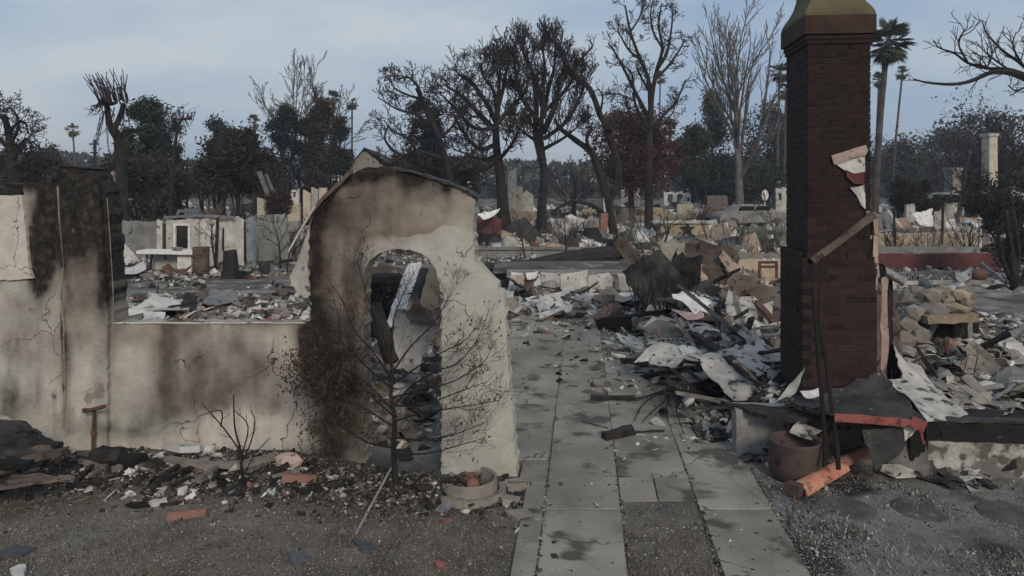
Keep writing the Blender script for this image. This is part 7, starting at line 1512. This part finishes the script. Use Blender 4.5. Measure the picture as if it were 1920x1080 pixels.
x, y = spread_xy(110000, 4.6, 8.6, -6.4, 6.2); x, y = keep(x, y, lambda a, b: offpath(a, b) & (a < 2.1 + TAN * (b - 5.3)) & lawn_(a, b))
scatter('grit', x, y, nr.gamma(2.0, .0022, len(x)) + .003, [(.27, .25, .22), (.19, .17, .145), (.12, .105, .085), (.04, .037, .033), (.45, .43, .4), (.17, .13, .095), (.17, .09, .07)], (3, 5, 3, 1.2, .35, 2, .15), (.3, .8))
x, y = spread_xy(52000, 4.6, 7.6, 1.8, 6.4); x, y = keep(x, y, lambda a, b: offpath(a, b) & (pathv(a, b) > 1.9) & (nr.rand(len(a)) < .15 + 1.1 * sst(.36, .62, fbm(a * 1.3, b * 1.3, 14))))
scatter('ash_gravel', x, y, (nr.gamma(1.6, .003, len(x)) + .003) * (.5 + 1.1 * fbm(x * 2.5, y * 2.5, 12)), [(.27, .255, .23), (.18, .17, .152), (.1, .093, .083), (.035, .033, .03), (.45, .43, .4)], (3.5, 4, 3, 2.2, .4), (.3, .8))
for k in range(5):
    yy = nr.uniform(4.8, 7.6, 500); vv = nr.choice([A0, A1, A2, A0, A3], 500) + nr.normal(0, .012, 500); scatter('joint_dirt' if False else 'grit', vv + TAN * (yy - 5.3), yy, nr.gamma(1.6, .0035, 500) + .003, GREY, (2, 3, 3, 3, .4, 3, .1), (.3, .8), lift=.012)
x, y = spread_xy(16000, 6.0, 7.5, -5.2, .1); x, y = keep(x, y, lambda a, b: lawn_(a, b) & offpath(a, b) & (nr.rand(len(a)) < np.exp(-((((a - O_WL.x) * DV.x + (b - O_WL.y) * DV.y) + .4) / .42) ** 2) * sst(.35, .6, fbm(a * 2.5, b * 2.5, 90) + .12)))
scatter('char_litter', x, y, nr.gamma(1.5, .011, len(x)) + .006, GREY, (1.5, 2, 3, 7, 1.0, 1.4, .2), (.15, .6))
x, y = spread_xy(3600, 5.0, 16, -1, 3.4); x, y = keep(x, y, lambda a, b: ~offpath(a, b) & (nr.rand(len(a)) < .25 + .6 * sst(9, 14, b)))
o = scatter('walkway_dust', x, y, nr.gamma(1.6, .009, len(x)) + .006, GREY, (3, 3, 3, 4, 2, 1, .2), (.2, .5), lift=.014)
# rubble on the heap, behind the foundation, inside the ruin
def heap(name, n, cx, cy, rx, ry, s, wts, flat=(.12, .5)):
    x, y = nr.normal(cx, rx, n), nr.normal(cy, ry, n); x, y = keep(x, y, lambda a, b: (b > 7.3) & (offpath(a, b) | (nr.rand(len(a)) < .25 * sst(8.5, 11, b)))); scatter(name, x, y, nr.gamma(1.4, s, len(x)) + s * .5, GREY, wts, (.06, .3), .1, .45)
heap('rubble', 4200, 2.9, 13.4, 1.0, 1.9, .045, (4, 2.5, 1.5, 2.5, 6, 1.2, .2)); heap('rubble', 2600, 2.55, 10.4, .6, 1.1, .035, (3, 2.5, 2, 4, 4, 1.2, .2)); heap('rubble', 2200, 1.2, 15.8, 1.3, 1.1, .05, (3, 3, 2, 2, 3, 1, .3))
heap('rubble', 1400, 2.55, 8.4, .3, .5, .025, (3, 2, 3, 6, 1, 1, .3))
x, y = spread_xy(6500, 7.6, 13, 3.9, 10); scatter('rubble', x, y, nr.gamma(1.5, .03, len(x)) + .015, GREY, (4, 3, 2, 2.5, 5, 1.5, .2), (.06, .3))
x, y = nr.uniform(-9, -.9, 5200), nr.uniform(7.7, 17.5, 5200); scatter('rubble', x, y, nr.gamma(1.8, .045, 5200) + .03, GREY, (3, 3, 2, 2.5, 2.5, 1.6, .7), (.15, .5))
x, y = spread_xy(11000, 16.5, 30, -16, 22); x, y = keep(x, y, lambda a, b: ~((a < -2.5) & (b > 18.6) & (b < 23))); scatter('rubble', x, y, nr.gamma(1.6, .055, len(x)) + .03, GREY, (4, 3, 2, 2.5, 5.5, 2, .4), (.1, .45))
x, y = spread_xy(14000, 29, 80, -50, 55); x, y = keep(x, y, lambda a, b: ~((b > 47) & (b < 58.5))); scatter('far_rubble', x, y, nr.gamma(1.5, .16, len(x)) + .06, [(.4, .38, .35), (.22, .2, .18), (.1, .095, .09), (.03, .03, .028), (.62, .61, .59), (.3, .21, .15), (.16, .08, .065), (.07, .075, .05)], (3.5, 2.5, 2, 3, 3.2, 2.5, .5, 1.2), (.2, .7))
for (x0, x1, y0, y1, n_) in ((-24, -8, 28.5, 40, 1500), (-1.5, 12, 28.5, 40, 1500), (14, 26, 30, 42, 700)):
    x, y = nr.uniform(x0, x1, n_), nr.uniform(y0, y1, n_); scatter('far_rubble', x, y, nr.gamma(1.5, .17, n_) + .08, [(.6, .58, .55), (.42, .39, .34), (.25, .22, .19), (.05, .047, .044), (.33, .24, .18)], (4, 3, 2, 2, 1.5), (.15, .8))
x, y = nr.uniform(-12.5, -3.2, 1500), nr.uniform(19.3, 22.3, 1500); k = fbm(x * .9, y * .9, 31) > .47; scatter('rubble', x[k], y[k], nr.gamma(1.4, .05, k.sum()) + .02, GREY, (4, 3, 2, 3, 4, 2, .5), (.1, .4), lift=.04)
# dry grass and low burnt scrub
def blades(name, x, y, h, w_, pal, lean=.6):
    n = len(x); z = hfun(x, y) - .004; a = nr.uniform(0, 2 * np.pi, n); l = nr.uniform(.1, lean, n) * h; b = nr.uniform(0, 2 * np.pi, n)
    p = np.stack([x, y, z], 1); s = np.stack([np.cos(a), np.sin(a), a * 0], 1) * (w_[:, None]); t = p + np.stack([np.cos(b) * l, np.sin(b) * l, h], 1)
    v = np.stack([p - s, p + s, t], 1).reshape(-1, 3); me = bpy.data.meshes.new(name); me.vertices.add(3 * n); me.vertices.foreach_set('co', v.ravel()); me.loops.add(3 * n); me.loops.foreach_set('vertex_index', np.arange(3 * n)); me.polygons.add(n); me.polygons.foreach_set('loop_start', np.arange(n) * 3); me.polygons.foreach_set('loop_total', np.full(n, 3)); me.update(calc_edges=True)
    col = np.array(pal)[nr.randint(len(pal), size=n)] * nr.uniform(.7, 1.3, (n, 1)); set_col(me, 'col', np.repeat(col, 3, 0)); me.materials.append(M['vcol']); o = bpy.data.objects.new(name, me); C.objects.link(o); o['kind'] = 'stuff'
DRY = [(.2, .17, .12), (.09, .1, .05), (.13, .11, .08), (.26, .23, .17), (.09, .08, .06), (.13, .13, .085)]
x, y = spread_xy(50000, 4.5, 7.4, -5.2, 2.0); m_ = fbm(x * 2.2, y * 2.2, 97); k = lawn_(x, y) & offpath(x, y) & (nr.rand(len(x)) < sst(.36, .62, m_) * sst(6.9, 5.9, y + .06 * x)); x, y = x[k], y[k]
blades('dry_grass', x, y, nr.uniform(.01, .042, len(x)) * (.5 + 1.2 * fbm(x * 3, y * 3, 44)), nr.uniform(.0015, .004, len(x)), DRY, 1.4)
x, y = spread_xy(26000, 4.6, 7.3, 2.0, 6.2); m_ = fbm(x * 2.2, y * 2.2, 99); k = (pathv(x, y) > 2.15) & (nr.rand(len(x)) < sst(.4, .7, m_) * .8); x, y = x[k], y[k]
blades('dry_grass', x, y, nr.uniform(.01, .05, len(x)) * (.4 + 1.2 * fbm(x * 3, y * 3, 45)), nr.uniform(.0015, .004, len(x)), [(.3, .28, .24), (.16, .15, .13), (.08, .075, .07), (.4, .39, .37)], 1.4)
x, y = spread_xy(26000, 28, 70, -45, 50); blades('low_scrub', x, y, nr.uniform(.1, .8, len(x)), nr.uniform(.01, .05, len(x)), [(.05, .045, .04), (.1, .085, .06), (.03, .03, .028), (.06, .065, .04)], .8)
name_alike()
# ------------------------------------------------------------------ thin smoky air
hzm = bpy.data.materials.new('thin haze'); hzm.use_nodes = True; t = hzm.node_tree; t.nodes.clear()
o_ = t.nodes.new('ShaderNodeOutputMaterial'); pv = t.nodes.new('ShaderNodeVolumePrincipled'); pv.inputs['Color'].default_value = (.86, .9, .96, 1); pv.inputs['Density'].default_value = .0009; pv.inputs['Anisotropy'].default_value = .2
t.links.new(pv.outputs[0], o_.inputs['Volume'])
hb = Geo().box((0, 700, 12), (2400, 1800, 30)); ho = solo('haze', hb, hzm, kind='stuff', loc=(0, 700, 12))
